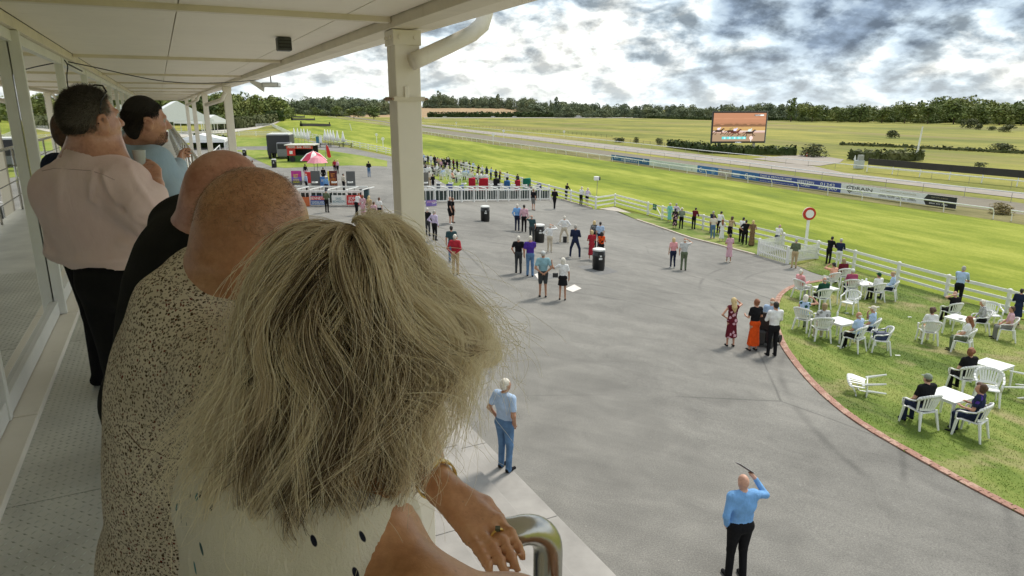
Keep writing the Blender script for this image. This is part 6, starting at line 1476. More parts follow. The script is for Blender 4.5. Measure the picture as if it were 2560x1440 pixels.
# people at the left: betting ring and behind
far(923, 443, 403, 0, 'black', 'denim:jeans', 'man in a black top and light jeans alone left of the near column', hair='black', ra='front', la='front'); far(672, 388, 366, 30, 'lblue', 'grey', 'man in a light shirt by the truck', hair='grey'); far(634, 436, 404, -60, 'olive', 'black', 'woman in an olive jacket walking near the bald head', hair='brown', style='long', female=True, ra='hold')
far(838, 433, 403, 20, 'red', 'black', 'person in a red top behind the umbrellas', hair='sandy', style='full'); far(845, 434, 404, 60, 'rosy', 'black', 'fair person holding a paper behind the umbrellas', hair='blonde', style='bob', female=True)
far(767, 478, 442, -50, 'lblue', 'black', 'heavy man in a light blue shirt sitting among the betting boards', hair='white', style='fringe', fat=1.15); far(765, 448, 411, 40, 'black', 'rosy', 'woman in black beside the red sign', hair='black', style='bun', female=True); far(860, 478, 438, -40, 'cream', 'black', 'man in a cream jacket between the betting boards', hair='black', fat=1.1)
far(817, 486, 453, -20, 'sky', 'navy', 'person in a blue top and wide pale hat among the betting boards', hair='white', hat='wide', hatc='cream', fat=1.1); far(810, 458, 420, 10, 'black', 'black', 'bookmaker in black under the umbrella', hair='black')
far(818, 531, 474, -15, 'olive', 'black', 'man in a dark olive jacket in front of the betting fence', hair='grey', style='fringe', ra='front', la='front', hat='cap', hatc='navy'); far(892, 538, 486, -40, 'white', 'black', 'person in a white top bending by the fence signs', hair='red', lean=24, **F_)
far(909, 545, 492, -10, 'floral:rosy:white', 'rosy', 'woman in a pink patterned dress by the dark box', hair='red', style='bob', skirt=.3, **FEM); far(925, 548, 494, -15, 'fleck:khaki:brown', 'fleck:khaki:brown', 'blonde woman in a tan leopard coat', hair='blonde', style='long', skirt=.35, **FEM); far(937, 566, 514, -25, 'rosy', 'black', 'person in a pale pink shirt behind the blown hair', hair='brown'); far(950, 553, 498, -30, 'white', 'black', 'man in a white top with a black bag by the near column', hair='brown', sleeve='short')
far(1322+2, 500, 478, 10, 'grey', 'black', 'person half hidden at the end of the betting fence', hair='brown')
# ------------------------------------------------------------------ betting ring
M_DPANEL = mat('dark_panel', (.018, .035, .032), .5, .2)
def betting_fence(px_posts, yb_l, yb_r, label, h=1.05, depth=1.3, signs=True):
    xs = px_posts; pts = [(x, np.interp(x, [xs[0], xs[-1]], [yb_l, yb_r])) for x in xs]; P = GP(pts); c = P[0].copy(); o = thing('betting_fence', label, 'fence', c); Q = [p-c for p in P]
    d0 = (Q[-1]-Q[0]).normalized(); n = Vector((-d0.y, d0.x, 0)); n = n if n.y > 0 else -n
    for i, q in enumerate(Q):
        MB().bar(q, q+UP*(h+.08), .13, .13, d0).build('post', M_FENCE, o); MB().bar(q+n*depth*.0+UP*(h+.12), q+n*depth+d0*.5+UP*(h+.16), .10, .05).build('return_rail', M_FENCE, o)
    for a, b in zip(Q[:-1], Q[1:]):
        L = (b-a).length; d = (b-a)/L
        MB().bar(a+d*.067+UP*h, b-d*.067+UP*h, .08, .13).build('top_rail', M_FENCE, o); MB().bar(a+d*.067+UP*.16, b-d*.067+UP*.16, .06, .08).build('bottom_rail', M_FENCE, o)
        k = max(3, int(L/.34))
        for j in range(1, k): MB().bar(a+d*(L*j/k)+UP*.2, a+d*(L*j/k)+UP*(h-.065), .045, .045, d).build('baluster', M_FENCE, o)
        MB().bar(a+d*.08+n*.09+UP*.55, b-d*.08+n*.09+UP*.55, .02, .75).build('dark_panel', M_DPANEL, o)
    MB().bar(Q[0]+n*depth+UP*(h+.16), Q[-1]+n*depth+UP*(h+.16), .10, .10).build('back_rail', M_FENCE, o)
    return o
betting_fence([1054, 1087, 1120, 1154, 1184.5, 1215, 1244, 1271, 1299, 1324, 1349.6, 1374], 508, 500.5, 'white balustrade fence in front of the covered betting pitches')
betting_fence([700, 742, 777, 822, 868, 908], 513, 514, 'white balustrade fence with signs left of the near column', 1.05, 1.6)
def sign(px0, px1, yb, yt, m, label, texts=(), lift=0):
    h = (yb-yt)*G(px0, yb).y/FPX*1.05; yb = max(yb, 515.2); a, b = G(px0, yb), G(px1, yb); d = b-a; L = d.length; o = thing('fence_sign', label, 'sign', a - Vector((0, .16, 0)) + UP*lift, math.atan2(d.y, d.x)); MB().box((L/2, 0, h/2), (L, .02, h)).build('panel', m, o)
    for t, cz, hh, mm in texts: lettering(o, t, L/2, h*cz, L*.86, h*hh, mm, -.016)
    return o
sign(738, 776, 503, 482, flat('signor', (.6, .15, .05)), 'orange sign on the left betting fence', ())
s_ = sign(779, 815, 512, 491, flat('signblue', (.06, .16, .42)), 'red and blue name sign on the betting fence', [('SUNDERLAND', .25, .32, PW)], .12); MB().box(((G(815, 512)-G(779, 512)).length/2, -.015, (512-491)*G(779, 512).y/FPX*.78), ((G(815, 512)-G(779, 512)).length*.98, .02, .28)).build('red_band', flat('signred', (.60, .04, .04)), s_)
lettering(s_, 'BENNETT', (G(815, 512)-G(779, 512)).length/2, (512-491)*G(779, 512).y/FPX*.78, 1.1, .2, PW, -.03)
sign(832, 866, 510, 488, flat('signwhite', (.78, .79, .78)), 'white name sign on the betting fence', [('DAVID\nRICHARDSON', .5, .55, flat('steel', (.10, .25, .30)))], .12)
sign(869, 905, 508, 486, flat('signred', (.60, .04, .04)), 'red name sign on the betting fence', [('JOHN\nWHITE', .5, .7, PW)], .12)
sp_ = sign(1066, 1092, 511, 497, flat('purple', (.20, .14, .46)), 'purple name sign at the foot of the betting fence', [('SPENCERS', .72, .32, flat('pinkish', (.80, .45, .55)))]); lettering(sp_, 'SP', .65, .22, .4, .16, PW, -.016)
# covered pitches
def cover(px0, px1, yt, col, label, yb=490, name='pitch_cover'):
    p = G((px0+px1)/2, yb); k = p.y/FPX; w = (px1-px0)*k; r = ray((px0+px1)/2, yt); h = CAM_Z + r.z*(p.y/r.y) - p.z; o = thing(name, label, 'covered stand', p, .1)
    V = []; F = []; n = 16; m = 5; rr = random.Random(px0)
    for j in range(m+1):
        z = .45 + (h-.45)*j/m
        for i in range(n):
            a = 2*math.pi*i/n; ca, sa = math.cos(a), math.sin(a); e = .55; x = math.copysign(abs(ca)**e, ca)*w/2; y = math.copysign(abs(sa)**e, sa)*.30
            f = 1.0 + (.10*(1-j/m))*math.sin(3*a+px0) + rr.uniform(-.03, .03); V.append((x*f*(.95 if j == m else 1), y*f, z + (.04*math.sin(2*a) if j == m else 0)))
    for j in range(m):
        for i in range(n): F.append((j*n+i, j*n+(i+1) % n, (j+1)*n+(i+1) % n, (j+1)*n+i))
    F.append(tuple(m*n+i for i in range(n))); mb = MB().add(V, F); mb.build('cover', cloth(col), o)
    for sx in (-1, 1): MB().bar((sx*w*.35, 0, 0), (sx*w*.35, 0, .6), .05, .05, (0, 1, 0)).build('leg', M_POSTG, o)
    MB().box((0, 0, .06), (w*1.1, .9, .12)).build('platform', M_DPANEL, o)
cover(1172, 1189, 445, (.42, .02, .035), 'narrow red covered betting stand'); cover(1198, 1221, 446, (.42, .02, .035), 'wide red covered betting stand'); cover(1233, 1249, 447, (.014, .014, .016), 'black covered betting stand'); cover(1260, 1275, 452, (.035, .12, .30), 'blue covered betting stand')
cover(1287, 1301, 451, (.36, .02, .035), 'red covered betting stand furthest right'); cover(1307, 1327, 446, (.015, .16, .10), 'dark green covered betting stand'); cover(1341, 1353, 460, (.015, .02, .14), 'low navy covered stand near the fence corner'); cover(1116, 1132, 460, (.02, .04, .24), 'low royal blue covered box'); cover(1148, 1160, 463, (.03, .09, .25), 'low blue box left of the red covers'); cover(1092, 1101, 460, (.03, .04, .06), 'small dark box beside the bookmaker in black')
# upright boards
def tall_board(px0, px1, yt, yb, m, label, deco=None):
    a, b = G(px0, yb+16), G(px1, yb+16); d = b-a; L = d.length; p = a; r = ray(px0, yt); top = CAM_Z + r.z*(p.y/r.y) - p.z; r = ray(px0, yb); bot = CAM_Z + r.z*(p.y/r.y) - p.z
    o = thing('betting_board', label, 'board', a, math.atan2(d.y, d.x)); MB().box((L/2, 0, (top+bot)/2), (L, .12, top-bot)).build('panel', m, o, bevel=.02)
    for x in (.15, .85): MB().bar((L*x, .03, 0), (L*x, .03, bot), .06, .06, (0, 1, 0)).build('leg', M_POSTG, o)
    if deco: deco(o, L, bot, top)
GREYB = mat('board_grey', (.12, .125, .125), .5, .06)
tall_board(780, 803, 427, 465, GREYB, 'plain dark grey betting board under the umbrella'); tall_board(868, 890, 428, 466, GREYB, 'plain dark grey betting board at the right'); tall_board(1058, 1072, 431, 466, mat('board_taupe', (.16, .15, .13), .5), 'plain taupe board touching the near column')
def d1(o, L, b, t): MB().box((L/2, -.07, t-.25), (L, .02, .5)).build('top_band', flat('fuch', (.55, .04, .30)), o); MB().box((L/2, -.07, t-.68), (L, .02, .32)).build('band', flat('violet', (.22, .12, .55)), o); lettering(o, 'BEST\nODDS', L*.45, (b+t)/2-.05, L*.6, .75, flat('yel', (.75, .68, .05)), -.08)
tall_board(732, 757, 427, 462, GREYB, 'betting board with pink and violet top and yellow lettering', d1)
def d2(o, L, b, t): lettering(o, 'BET\nHERE', L*.5, t-.55, L*.7, .7, flat('amber', (.75, .25, .05)), -.08); lettering(o, 'WIN', L*.5, b+.35, L*.8, .45, flat('amber', (.75, .25, .05)), -.08)
tall_board(826, 845, 427, 467, flat('maroon', (.10, .015, .015)), 'dark maroon betting board with orange lettering', d2)
tall_board(766, 780, 430, 458, flat('brightred', (.62, .03, .03)), 'small bright red betting sign'); tall_board(803, 822, 442, 466, flat('blueb', (.06, .18, .48)), 'blue betting sign under the umbrella', lambda o, L, b, t: lettering(o, 'RACING', L*.5, t-.3, L*.7, .22, PW, -.08)); tall_board(821, 827, 428, 452, flat('yel', (.75, .68, .05)), 'thin yellow sign edge beside the maroon board')
# box terminals on the fence top
for i, px in enumerate((1065, 1098, 1128, 1160, 1228, 1250, 1283, 1312, 1345, 790, 838, 878)):
    p = G(px, 497); p.z += 1.25; tb = thing('betting_terminal', 'small white betting terminal on the fence shelf, %s' % ('by the near column', 'beside the small dark box', 'before the royal blue box', 'left of the narrow red cover', 'right of the wide red cover', 'between the black and blue covers', 'left of the last red cover', 'before the dark green cover', 'at the navy cover', 'below the grey board left', 'below the maroon board', 'below the right grey board')[i], 'terminal', p, random.uniform(-.4, .4)); MB().box((0, 0, .06), (.42, .30, .12)).build('case', M_RAILW, tb, bevel=.03); MB().box((0, -.02, .13), (.26, .18, .02)).build('keypad', PK, tb)
# umbrellas, flag, truck, parasols
def umbrella(px, yr, yt, rpx, label, c1, c2, pole_y):
    p = G(px, pole_y); D = p.y; o = thing('umbrella', label, 'umbrella', p); k = D/FPX; R_ = rpx*k; zr = at(px, yr, D).z - p.z; zt = at(px, yt, D).z - p.z
    for i in range(8):
        a0, a1 = 2*math.pi*i/8, 2*math.pi*(i+1)/8; V = [(0, 0, zt)]
        for f, zz in ((.5, zt-(zt-zr)*.32), (1, zr)): V += [(R_*f*math.cos(a0), R_*f*math.sin(a0), zz), (R_*f*math.cos((a0+a1)/2)*.97, R_*f*math.sin((a0+a1)/2)*.97, zz+.03), (R_*f*math.cos(a1), R_*f*math.sin(a1), zz)]
        MB().add(V, [(0, 1, 2), (0, 2, 3), (1, 4, 5, 2), (2, 5, 6, 3)]).build('canopy_panel', c1 if i % 2 else c2, o)
    MB().tube([(0, 0, 0), (0, 0, zt+.1)], .03, 8).build('pole', M_POSTG, o)
umbrella(788, 401, 377, 33, 'large red and white panelled umbrella over the betting boards', flat('umbred', (.52, .03, .08), .7), flat('umbwhite', (.80, .78, .76), .7), 452)
umbrella(797, 407, 388, 26, 'pink umbrella just in front of the red and white one', flat('umbpink', (.72, .25, .32), .7), flat('umbpink2', (.75, .32, .38), .7), 462)
fg = thing('feather_flag', 'tall red feather flag beside the umbrellas', 'flag', G(823, 416)); D = fg.location.y; V = [(at(x, y, D) - fg.location) for x, y in ((815, 361), (820, 366), (824, 376), (828, 393), (822, 395), (818, 390), (816, 376))]; mb = MB().add([(v.x, -.02, v.z) for v in V] + [(v.x, .02, v.z) for v in V], [tuple(range(7)), tuple(range(13, 6, -1))] + [(i, (i+1) % 7, (i+1) % 7+7, i+7) for i in range(7)]); mb.build('cloth', flat('flagred', (.62, .03, .02), .7), fg); MB().tube([(V[0].x, 0, V[0].z), (V[5].x-.3, 0, 0)], .04, 6).build('pole', M_POSTG, fg)
def truck():
    p = G(752, 405); k = p.y/FPX; o = thing('drinks_truck', 'red and black drinks truck with an open serving side', 'truck', p); w = 66*k; h = 42*k
    MB().box((0, 1.2, h*.18), (w, 2.4, h*.36)).build('chassis', mat('fake_grass', (.05, .12, .03), .9, .3, 8), o); MB().box((-w*.5+.15, 1.2, h*.5), (.25, 2.4, h*.9)).build('side_wall', mat('truck_grey', (.16, .17, .17), .6), o); MB().box((0, 2.3, h*.6), (w, .2, h*.7)).build('back_wall', PK, o)
    MB().box((0, 1.15, h*.98), (w*1.1, 2.9, .14)).build('roof', mat('truck_roof', (.66, .64, .58), .6), o); MB().box((0, -.12, h*.86), (w*.98, .1, h*.2)).build('fascia', flat('fasred', (.55, .06, .03)), o); MB().box((-w*.33, .02, h*.58), (w*.30, .1, h*.42)).build('menu_board', flat('brightred', (.62, .03, .03)), o)
    MB().box((-w*.33, -.05, h*.55), (w*.11, .06, h*.18)).build('menu_sheet', PW, o); MB().box((w*.1, .3, h*.38), (w*.75, .5, .1)).build('counter', PK, o); lettering(o, 'PIMMS  BAR  PIMMS', 0, h*.86, w*.85, h*.12, PW, -.18)
    for x in (-.3, .3): MB().tube([(w*x, -.05, .4), (w*x, .25, .4)], .4, 12).build('wheel', M_TYRE, o)
truck()
lorry = thing('lorry', 'dark lorry parked behind the drinks truck', 'lorry', G(702, 395), .15)
MB().box((0, 1.0, 2.0), (3.2, 4.2, 2.6)).build('box_body', mat('lorry_dark', (.03, .03, .035), .5), lorry, bevel=.08); MB().box((.9, -1.5, 1.3), (2.0, 1.4, 2.0)).build('cab', mat('lorry_grey', (.20, .20, .22), .4), lorry, bevel=.12); MB().box((.9, -2.21, 1.75), (1.7, .02, .7)).build('windscreen', M_GLASSD, lorry); MB().box((0, 1, 3.4), (3.0, 3.6, .2)).build('load', M_RAILW, lorry)
for sx in (-1.2, 1.5):
    for y in (-1.4, 1.2, 2.4): MB().tube([(sx-.15, y, .45), (sx+.15, y, .45)], .45, 12).build('wheel', M_TYRE, lorry)
for i, (px, yt, yb) in enumerate(((684, 336, 358), (693, 338, 360), (704, 341, 362), (719, 339, 361), (799, 341, 358))):
    D = G(px, 368).y; a = at(px, yb, D); o = thing('banner_panel', 'blue and white upright banner panel, %s behind the truck' % ('leftmost', 'second', 'third', 'fourth', 'lone one to the right')[i], 'banner', G(px, 368)); z0 = a.z - o.location.z; z1 = at(px, yt, D).z - o.location.z
    MB().box((-.3, 0, (z0+z1)/2), (.55, .06, z1-z0)).build('blue_half', flat('ban%d' % (i % 2), ((.03, .16, .24), (.08, .20, .34))[i % 2]), o); MB().box((.28, 0, (z0+z1)/2), (.5, .05, z1-z0)).build('white_half', PW, o); MB().tube([(0, 0, 0), (0, 0, z0)], .04, 6).build('pole', M_POSTG, o)
for i, (px, yb) in enumerate(((737, 352), (746, 353), (755, 354), (762, 355), (771, 357), (814, 357), (821, 358), (828, 358), (835, 360), (845, 361), (859, 363))):
    p = G(px, yb+4); k = p.y/FPX; o = thing('closed_parasol', 'closed white parasol, %s in the row before the far fence' % ('first from the left', 'second from the left', 'third from the left', 'fourth from the left', 'fifth from the left', 'sixth from the left', 'seventh from the left', 'eighth from the left', 'ninth from the left', 'tenth from the left', 'last on the right')[i], 'parasol', p, 0, 'closed white parasols'); mb = MB(); mb.smooth = True; mb.lathe([(.10, .9), (.42, 1.0), (.30, 1.7), (.14, 2.5), (.03, 3.0)], n=9); mb.build('cloth', M_RAILW, o); MB().tube([(0, 0, 0), (0, 0, 1.2)], .04, 6).build('pole', M_POSTG, o)
for i, px in enumerate((812, 838, 868)):
    o = thing('picnic_table', 'dark picnic table below the closed parasols, %s' % ('left', 'middle', 'right')[i], 'table', G(px, 368)); MB().box((0, 0, .75), (2.2, .8, .08)).build('top', PK, o)
    for sy in (-.75, .75): MB().box((0, sy, .45), (2.2, .28, .06)).build('bench', PK, o)
    for sx in (-.8, .8): MB().bar((sx, -.7, 0), (sx, .7, 0), .1, .08).build('foot', PK, o); MB().bar((sx, 0, 0), (sx, 0, .75), .1, .1, (0, 1, 0)).build('leg', PK, o)
bx_ = thing('dark_box', 'dark teal box bin at the end of the left betting fence', 'bin', G(913, 511)); MB().box((0, 0, .55), (.62, .5, 1.1)).build('body', mat('box_teal', (.02, .06, .075), .5), bx_, bevel=.03); MB().box((0, 0, 1.13), (.66, .54, .06)).build('lid', PK, bx_)
# mobility scooter with its rider
sc_p = G(1918, 862); sco = thing('mobility_scooter', 'black mobility scooter behind the man with folded arms', 'scooter', sc_p + Vector((0, .1, 0)), math.radians(-40)); MD = mat('scooter_dark', (.015, .016, .018), .4, .2)
mb = MB(); mb.box((0, 0, .26), (.52, 1.0, .16)); mb.box((0, -.30, .45), (.48, .42, .26)); mb.build('deck', MD, sco, bevel=.04); MB().box((0, -.22, .64), (.50, .46, .10)).build('seat', MD, sco, bevel=.03); MB().box((0, -.46, .95), (.46, .09, .55), Matrix.Rotation(.15, 3, 'X')).build('backrest', MD, sco, bevel=.03)
MB().bar((0, .42, .3), (0, .25, .98), .08, .08).build('tiller', MD, sco); MB().tube([(-.28, .22, 1.0), (.28, .22, 1.0)], .022, 8).build('handlebar', MD, sco); MB().box((0, .5, .78), (.38, .28, .26)).build('basket', MD, sco)
for sx in (-.27, .27): MB().box((sx, -.2, .85), (.06, .36, .05)).build('armrest', MD, sco)
for sx in (-.28, .28):
    for y in (-.38, .40): MB().tube([(sx-.05, y, .14), (sx+.05, y, .14)], .14, 12).build('wheel', M_TYRE, sco)
bag2 = MB(); bag2.box((0, 0, .25), (.38, .22, .5)); tag(bag2.build('rear_bag', M_BAG, loc=sc_p + Vector((-.42, -.30, .12)), bevel=.06), 'black bag hung behind the mobility scooter seat', 'bag')
person('balding man in a light blue shirt riding the mobility scooter', sc_p + Vector((.12, .25, .14)), 1.78, -40, 'lblue', 'black', hair='white', style='fringe', legs='sit', ra='hold', la='hold', sleeve='short', shoe='grey')
# objects held or carried
k_ = p_prog.children[0].scale[0]; RZ_ = Matrix.Rotation(math.radians(10), 3, 'Z'); hp_ = Vector(p_prog.location) + RZ_ @ Vector((.185, .20, 1.70))*k_
card = thing('race_card', 'folded race card held over the blue-shirted man', 'race card', hp_); d_ = RZ_ @ Vector((-.19, .02, .13)); v_ = (Vector((0, 0, CAM_Z)) - hp_).normalized(); v_ = (v_*.92 + Vector((.3, 0, .3))).normalized()
MB().bar(d_*-.2, d_, .13, .008, d_.cross(v_).cross(d_).normalized()*.35 + d_.cross(v_).normalized()*.94).build('cover', mat('card_dark', (.05, .02, .03), .4, .6, 25), card); MB().bar(d_*-.2 + Vector((.012, 0, .006)), d_ + Vector((.010, 0, .008)), .125, .006, d_.cross(v_).cross(d_).normalized()*.35 + d_.cross(v_).normalized()*.94).build('pages', PW, card)
tag(MB().box((0, 0, .18), (.22, .16, .36)).build('carried_bag', M_BAG, loc=G(1412, 606)), 'black bag standing between the feet of the man with hands on hips', 'bag')
tag(MB().box((0, 0, 0), (.20, .09, .16)).build('shoulder_bag', M_BAG, loc=G(1396, 748) + Vector((-.14, -.12, .98))), 'small black shoulder bag of the white-haired woman', 'bag')
# far left: tents, ramp, brickwork
M_TENT = mat('tent_white', (.82, .83, .84), .6, .04)
def tent(px, D, w, l, he, hr, label, rz):
    p = gat(px, D); o = thing('marquee', label, 'marquee', p, rz)
    MB().add([(-w/2, -l/2, he), (w/2, -l/2, he), (w/2, l/2, he), (-w/2, l/2, he), (0, -l/2+.3, hr), (0, l/2-.3, hr)], [(0, 1, 4), (1, 2, 5, 4), (2, 3, 5), (3, 0, 4, 5)]).build('roof', M_TENT, o); MB().box((0, 0, he-.25), (w+.1, l+.1, .5)).build('valance', M_TENT, o)
    for sx in (-1, 1):
        for j in range(5): MB().bar((sx*w/2, -l/2+l*j/4, 0), (sx*w/2, -l/2+l*j/4, he), .14, .14, (0, 1, 0)).build('pole', M_RAILW, o)
    return o
tent(440, 165, 14, 24, 4.6, 8.6, 'large white marquee behind the far columns', .5); tent(505, 205, 9, 16, 3.2, 5.2, 'low white marquee right of the large one', .9); tent(500, 125, 8, 8, 1.7, 2.6, 'small low white canopy on the grass behind the far columns', .3)
rp = thing('ramp', 'pale ramp with a glazed balustrade beyond the far columns', 'ramp', gat(425, 70)); MB().add([(-3, -3, 0), (3, -3, 0), (3, 4, 2.2), (-3, 4, 2.2), (-3, 4, 0), (3, 4, 0)], [(0, 1, 2, 3), (0, 3, 4), (1, 5, 2), (3, 2, 5, 4)]).build('slope', M_PALE, rp)
for i in range(6): MB().bar((3, -3+1.4*i, .45*i*.98), (3, -3+1.4*i, .45*i+1.0), .06, .06, (0, 1, 0)).build('baluster', M_RAILW, rp)
MB().bar((3, -3, 1.0), (3, 4, 3.2), .07, .07).build('top_rail', M_RAILW, rp)
bw_ = thing('brick_pier', 'red brick pier between the blue shirt and the ramp', 'brick pier', gat(402, 60)); MB().box((0, 0, 2.2), (1.2, 1.0, 4.4)).build('core', mat('pier_mortar', (.45, .38, .32), .9), bw_)
for j in range(30):
    for i in range(5): MB().box((-.48+.24*i + (.06 if j % 2 else -.06), -.51, .075+.148*j), (.215, .05, .13)).build('brick', M_BRICK, bw_)
# ------------------------------------------------------------------ the people on the balcony
A_ = np.array
def rotz(deg): return np.array(Matrix.Rotation(math.radians(deg), 3, 'Z'))
def rotx(deg): return np.array(Matrix.Rotation(math.radians(deg), 3, 'X'))
def roty(deg): return np.array(Matrix.Rotation(math.radians(deg), 3, 'Y'))
def head_prims(c, R, m='skin', s=1.0, ears=True, heavy=0.0):
    """head with face, facing local +Y"""
    c = np.array(c, float); pt = lambda x, y, z: c + R @ A_((x, y, z))*s; H = []
    E = lambda x, y, z, rx, ry, rz, k=.02, mm=m: H.append(P_ell(pt(x, y, z), (rx*s, ry*s, rz*s), mm, k, R))
    E(0, -.012, .022, .078, .096, .098); E(0, .022, -.040, .064, .066, .080, .03); E(0, .045, -.085, .046, .042, .034, .025)          # skull, face, jaw
    E(0, .078, .028, .052, .018, .014, .015); E(-.036, .062, -.022, .022, .022, .020, .015); E(.036, .062, -.022, .022, .022, .020, .015)   # brow, cheeks
    H.append(P_cap(pt(0, .088, .012), pt(0, .112, -.024), .009*s, .0135*s, m, .010)); E(-.013, .098, -.030, .010, .011, .008, .006); E(.013, .098, -.030, .010, .011, .008, .006)
    E(0, .088, -.056, .024, .012, .0065, .006, 'lip'); E(0, .086, -.067, .021, .012, .007, .006, 'lip'); E(0, .082, -.096, .020, .018, .016, .012)
    if heavy: E(0, .025, -.115, .055, .055, .04*heavy, .03)
    for e in (-1, 1):
        E(e*.031, .076, .010, .011, .0085, .006, .004, 'eye'); E(e*.031, .083, .010, .005, .004, .0045, .002, 'iris')
        if ears:
            n = 9
            pts_ = [pt(e*(.087+.007*math.sin(a)), -.012+.017*math.cos(a) - .004*math.sin(a), -.008+.029*math.sin(a)) for a in np.linspace(-1.9, 2.9, n)]
            for a, b in zip(pts_[:-1], pts_[1:]): H.append(P_cap(a, b, .0078*s, .0078*s, m, .004))
            E(e*.080, -.010, -.010, .007, .013, .022, .006); E(e*.086, -.002, -.036, .006, .008, .010, .006)
    return H
def hand_prims(wr, kn, tipdir, side, m='skin', curl=(0, 0, -1), s=1.0, thumb=1):
    """palm and five separate fingers; wr wrist, kn middle knuckle, side points to the thumb side"""
    wr, kn = np.array(wr, float), np.array(kn, float); side = np.array(side, float); side /= np.linalg.norm(side); td = np.array(tipdir, float); td /= np.linalg.norm(td); cu = np.array(curl, float); H = []
    d = (kn-wr)/np.linalg.norm(kn-wr)
    for q in (-.029, -.010, .010, .029): H.append(P_cap(wr + side*q*.55*s, kn + side*q*s, .0145*s, .0115*s, m, .012)); H.append(P_ell(kn + side*q*s + A_((0, 0, .002)), (.0118*s,)*3, m, .006))
    for q, L in ((-.031, .058), (-.0105, .072), (.0105, .076), (.031, .066)):
        b = kn + side*q*s; m1 = b + td*L*.48*s; m2 = m1 + (td*.75 + cu*.62)*L*.32*s; m3 = m2 + (td*.35 + cu*.9)*L*.26*s
        H += [P_cap(b, m1, .0092*s, .0086*s, m, .005), P_ell(m1, (.0096*s,)*3, m, .004), P_cap(m1, m2, .0088*s, .0080*s, m, .003), P_cap(m2, m3, .0080*s, .0066*s, m, .003)]
    t0 = wr + d*.025*s + side*.022*s*thumb; t1 = t0 + (d*.030 + side*.022*thumb + cu*.006)*s; t2 = t1 + (d*.026 + side*.004*thumb + cu*.012)*s
    H += [P_cap(t0, t1, .0135*s, .0112*s, m, .010), P_cap(t1, t2, .0108*s, .0086*s, m, .006)]
    return H
def skin_fg(name, c1, c2, c3, stubble=0.0):
    m = bpy.data.materials.new(name); m.use_nodes = True; t = m.node_tree; q = NT(t); b = t.nodes['Principled BSDF']
    pos = q.n('ShaderNodeNewGeometry').outputs['Position']
    f = q.math('ADD', q.math('MULTIPLY', q.noise(pos, 14, 4, .6, .4), .65), q.math('MULTIPLY', q.noise(pos, 90, 4, .7), .35))
    c = q.ramp(f, [(.36, c1), (.5, c2), (.64, c3)])
    v = q.n('ShaderNodeTexVoronoi', ins={'Vector': pos, 'Scale': 95}); c = q.mix(q.math('MULTIPLY', q.rng(v.outputs['Distance'], .10, .22, 1, 0), q.rng(q.noise(pos, 25, 2), .55, .62, 0, .45)), c, tuple(x*.45 for x in c1))
    if stubble: c = q.mix(q.math('MULTIPLY', q.rng(q.noise(pos, 420, 2, .7), .5, .6), stubble), c, (.06, .045, .035))
    q.set(b, 'Base Color', c); q.set(b, 'Roughness', .34); q.set(b, 'Specular IOR Level', .6); q.set(b, 'Subsurface Weight', .12); q.set(b, 'Subsurface Radius', (.012, .004, .002)); q.set(b, 'Subsurface Scale', .6)
    q.set(b, 'Normal', q.n('ShaderNodeBump', ins={'Strength': .25, 'Distance': .002, 'Height': q.noise(pos, 260, 4, .7)}).outputs[0])
    return m
SKA = skin_fg('skin_bald_tan', (.38, .165, .080), (.50, .245, .130), (.60, .33, .19), .10); SKB = skin_fg('skin_bald_pink', (.40, .165, .115), (.52, .25, .18), (.62, .33, .25)); SKC = skin_fg('skin_ruddy', (.42, .19, .125), (.54, .27, .18), (.62, .34, .24)); SKW = skin_fg('skin_woman', (.46, .215, .105), (.58, .29, .15), (.66, .36, .20))
M_LIP = mat('lip', (.42, .16, .13), .45, .1); M_EYE = mat('eye_white', (.42, .36, .33), .2, .03); M_IRIS = mat('iris', (.05, .04, .03), .2, .1)
def mats_fg(sk, **kw): return {'skin': sk, 'lip': M_LIP, 'eye': M_EYE, 'iris': M_IRIS, **kw}
def leopard_mat():
    m = bpy.data.materials.new('leopard_cloth'); m.use_nodes = True; t = m.node_tree; q = NT(t); b = t.nodes['Principled BSDF']
    pos = q.n('ShaderNodeNewGeometry').outputs['Position']
    wp = q.vmath('ADD', pos, q.scale(q.noise(pos, 120, 2, .5, 0, 1), .006))
    v = q.n('ShaderNodeTexVoronoi', ins={'Vector': wp, 'Scale': 215}); ds = v.outputs['Distance']
    sz = q.n('ShaderNodeSeparateColor'); q.set(sz, 0, v.outputs['Color'])
    ring = q.math('MULTIPLY', q.rng(ds, .20, .27), q.rng(ds, .40, .48, 1, 0)); gate = q.rng(q.noise(wp, 260, 2, .6), .38, .46)
    dot = q.math('MULTIPLY', q.rng(ds, .26, .34, 1, 0), q.rng(sz.outputs[0], .55, .6))
    dark = q.math('MAXIMUM', q.math('MULTIPLY', ring, gate), dot)
    base = q.ramp(q.noise(pos, 9, 4, .6), [(.3, (.58, .515, .43)), (.7, (.76, .69, .60))])
    base = q.mix(q.math('MULTIPLY', q.rng(ds, .0, .22, 1, 0), .35), base, (.50, .36, .24))
    c = q.mix(dark, base, (.075, .048, .034)); c = q.mix(q.math('MULTIPLY', dark, q.rng(sz.outputs[1], .86, .9)), c, (.16, .02, .02))
    q.set(b, 'Base Color', c); q.set(b, 'Roughness', .9); q.set(b, 'Specular IOR Level', .1)
    q.set(b, 'Normal', q.n('ShaderNodeBump', ins={'Strength': .3, 'Distance': .002, 'Height': q.noise(pos, 600, 3, .7)}).outputs[0]); return m
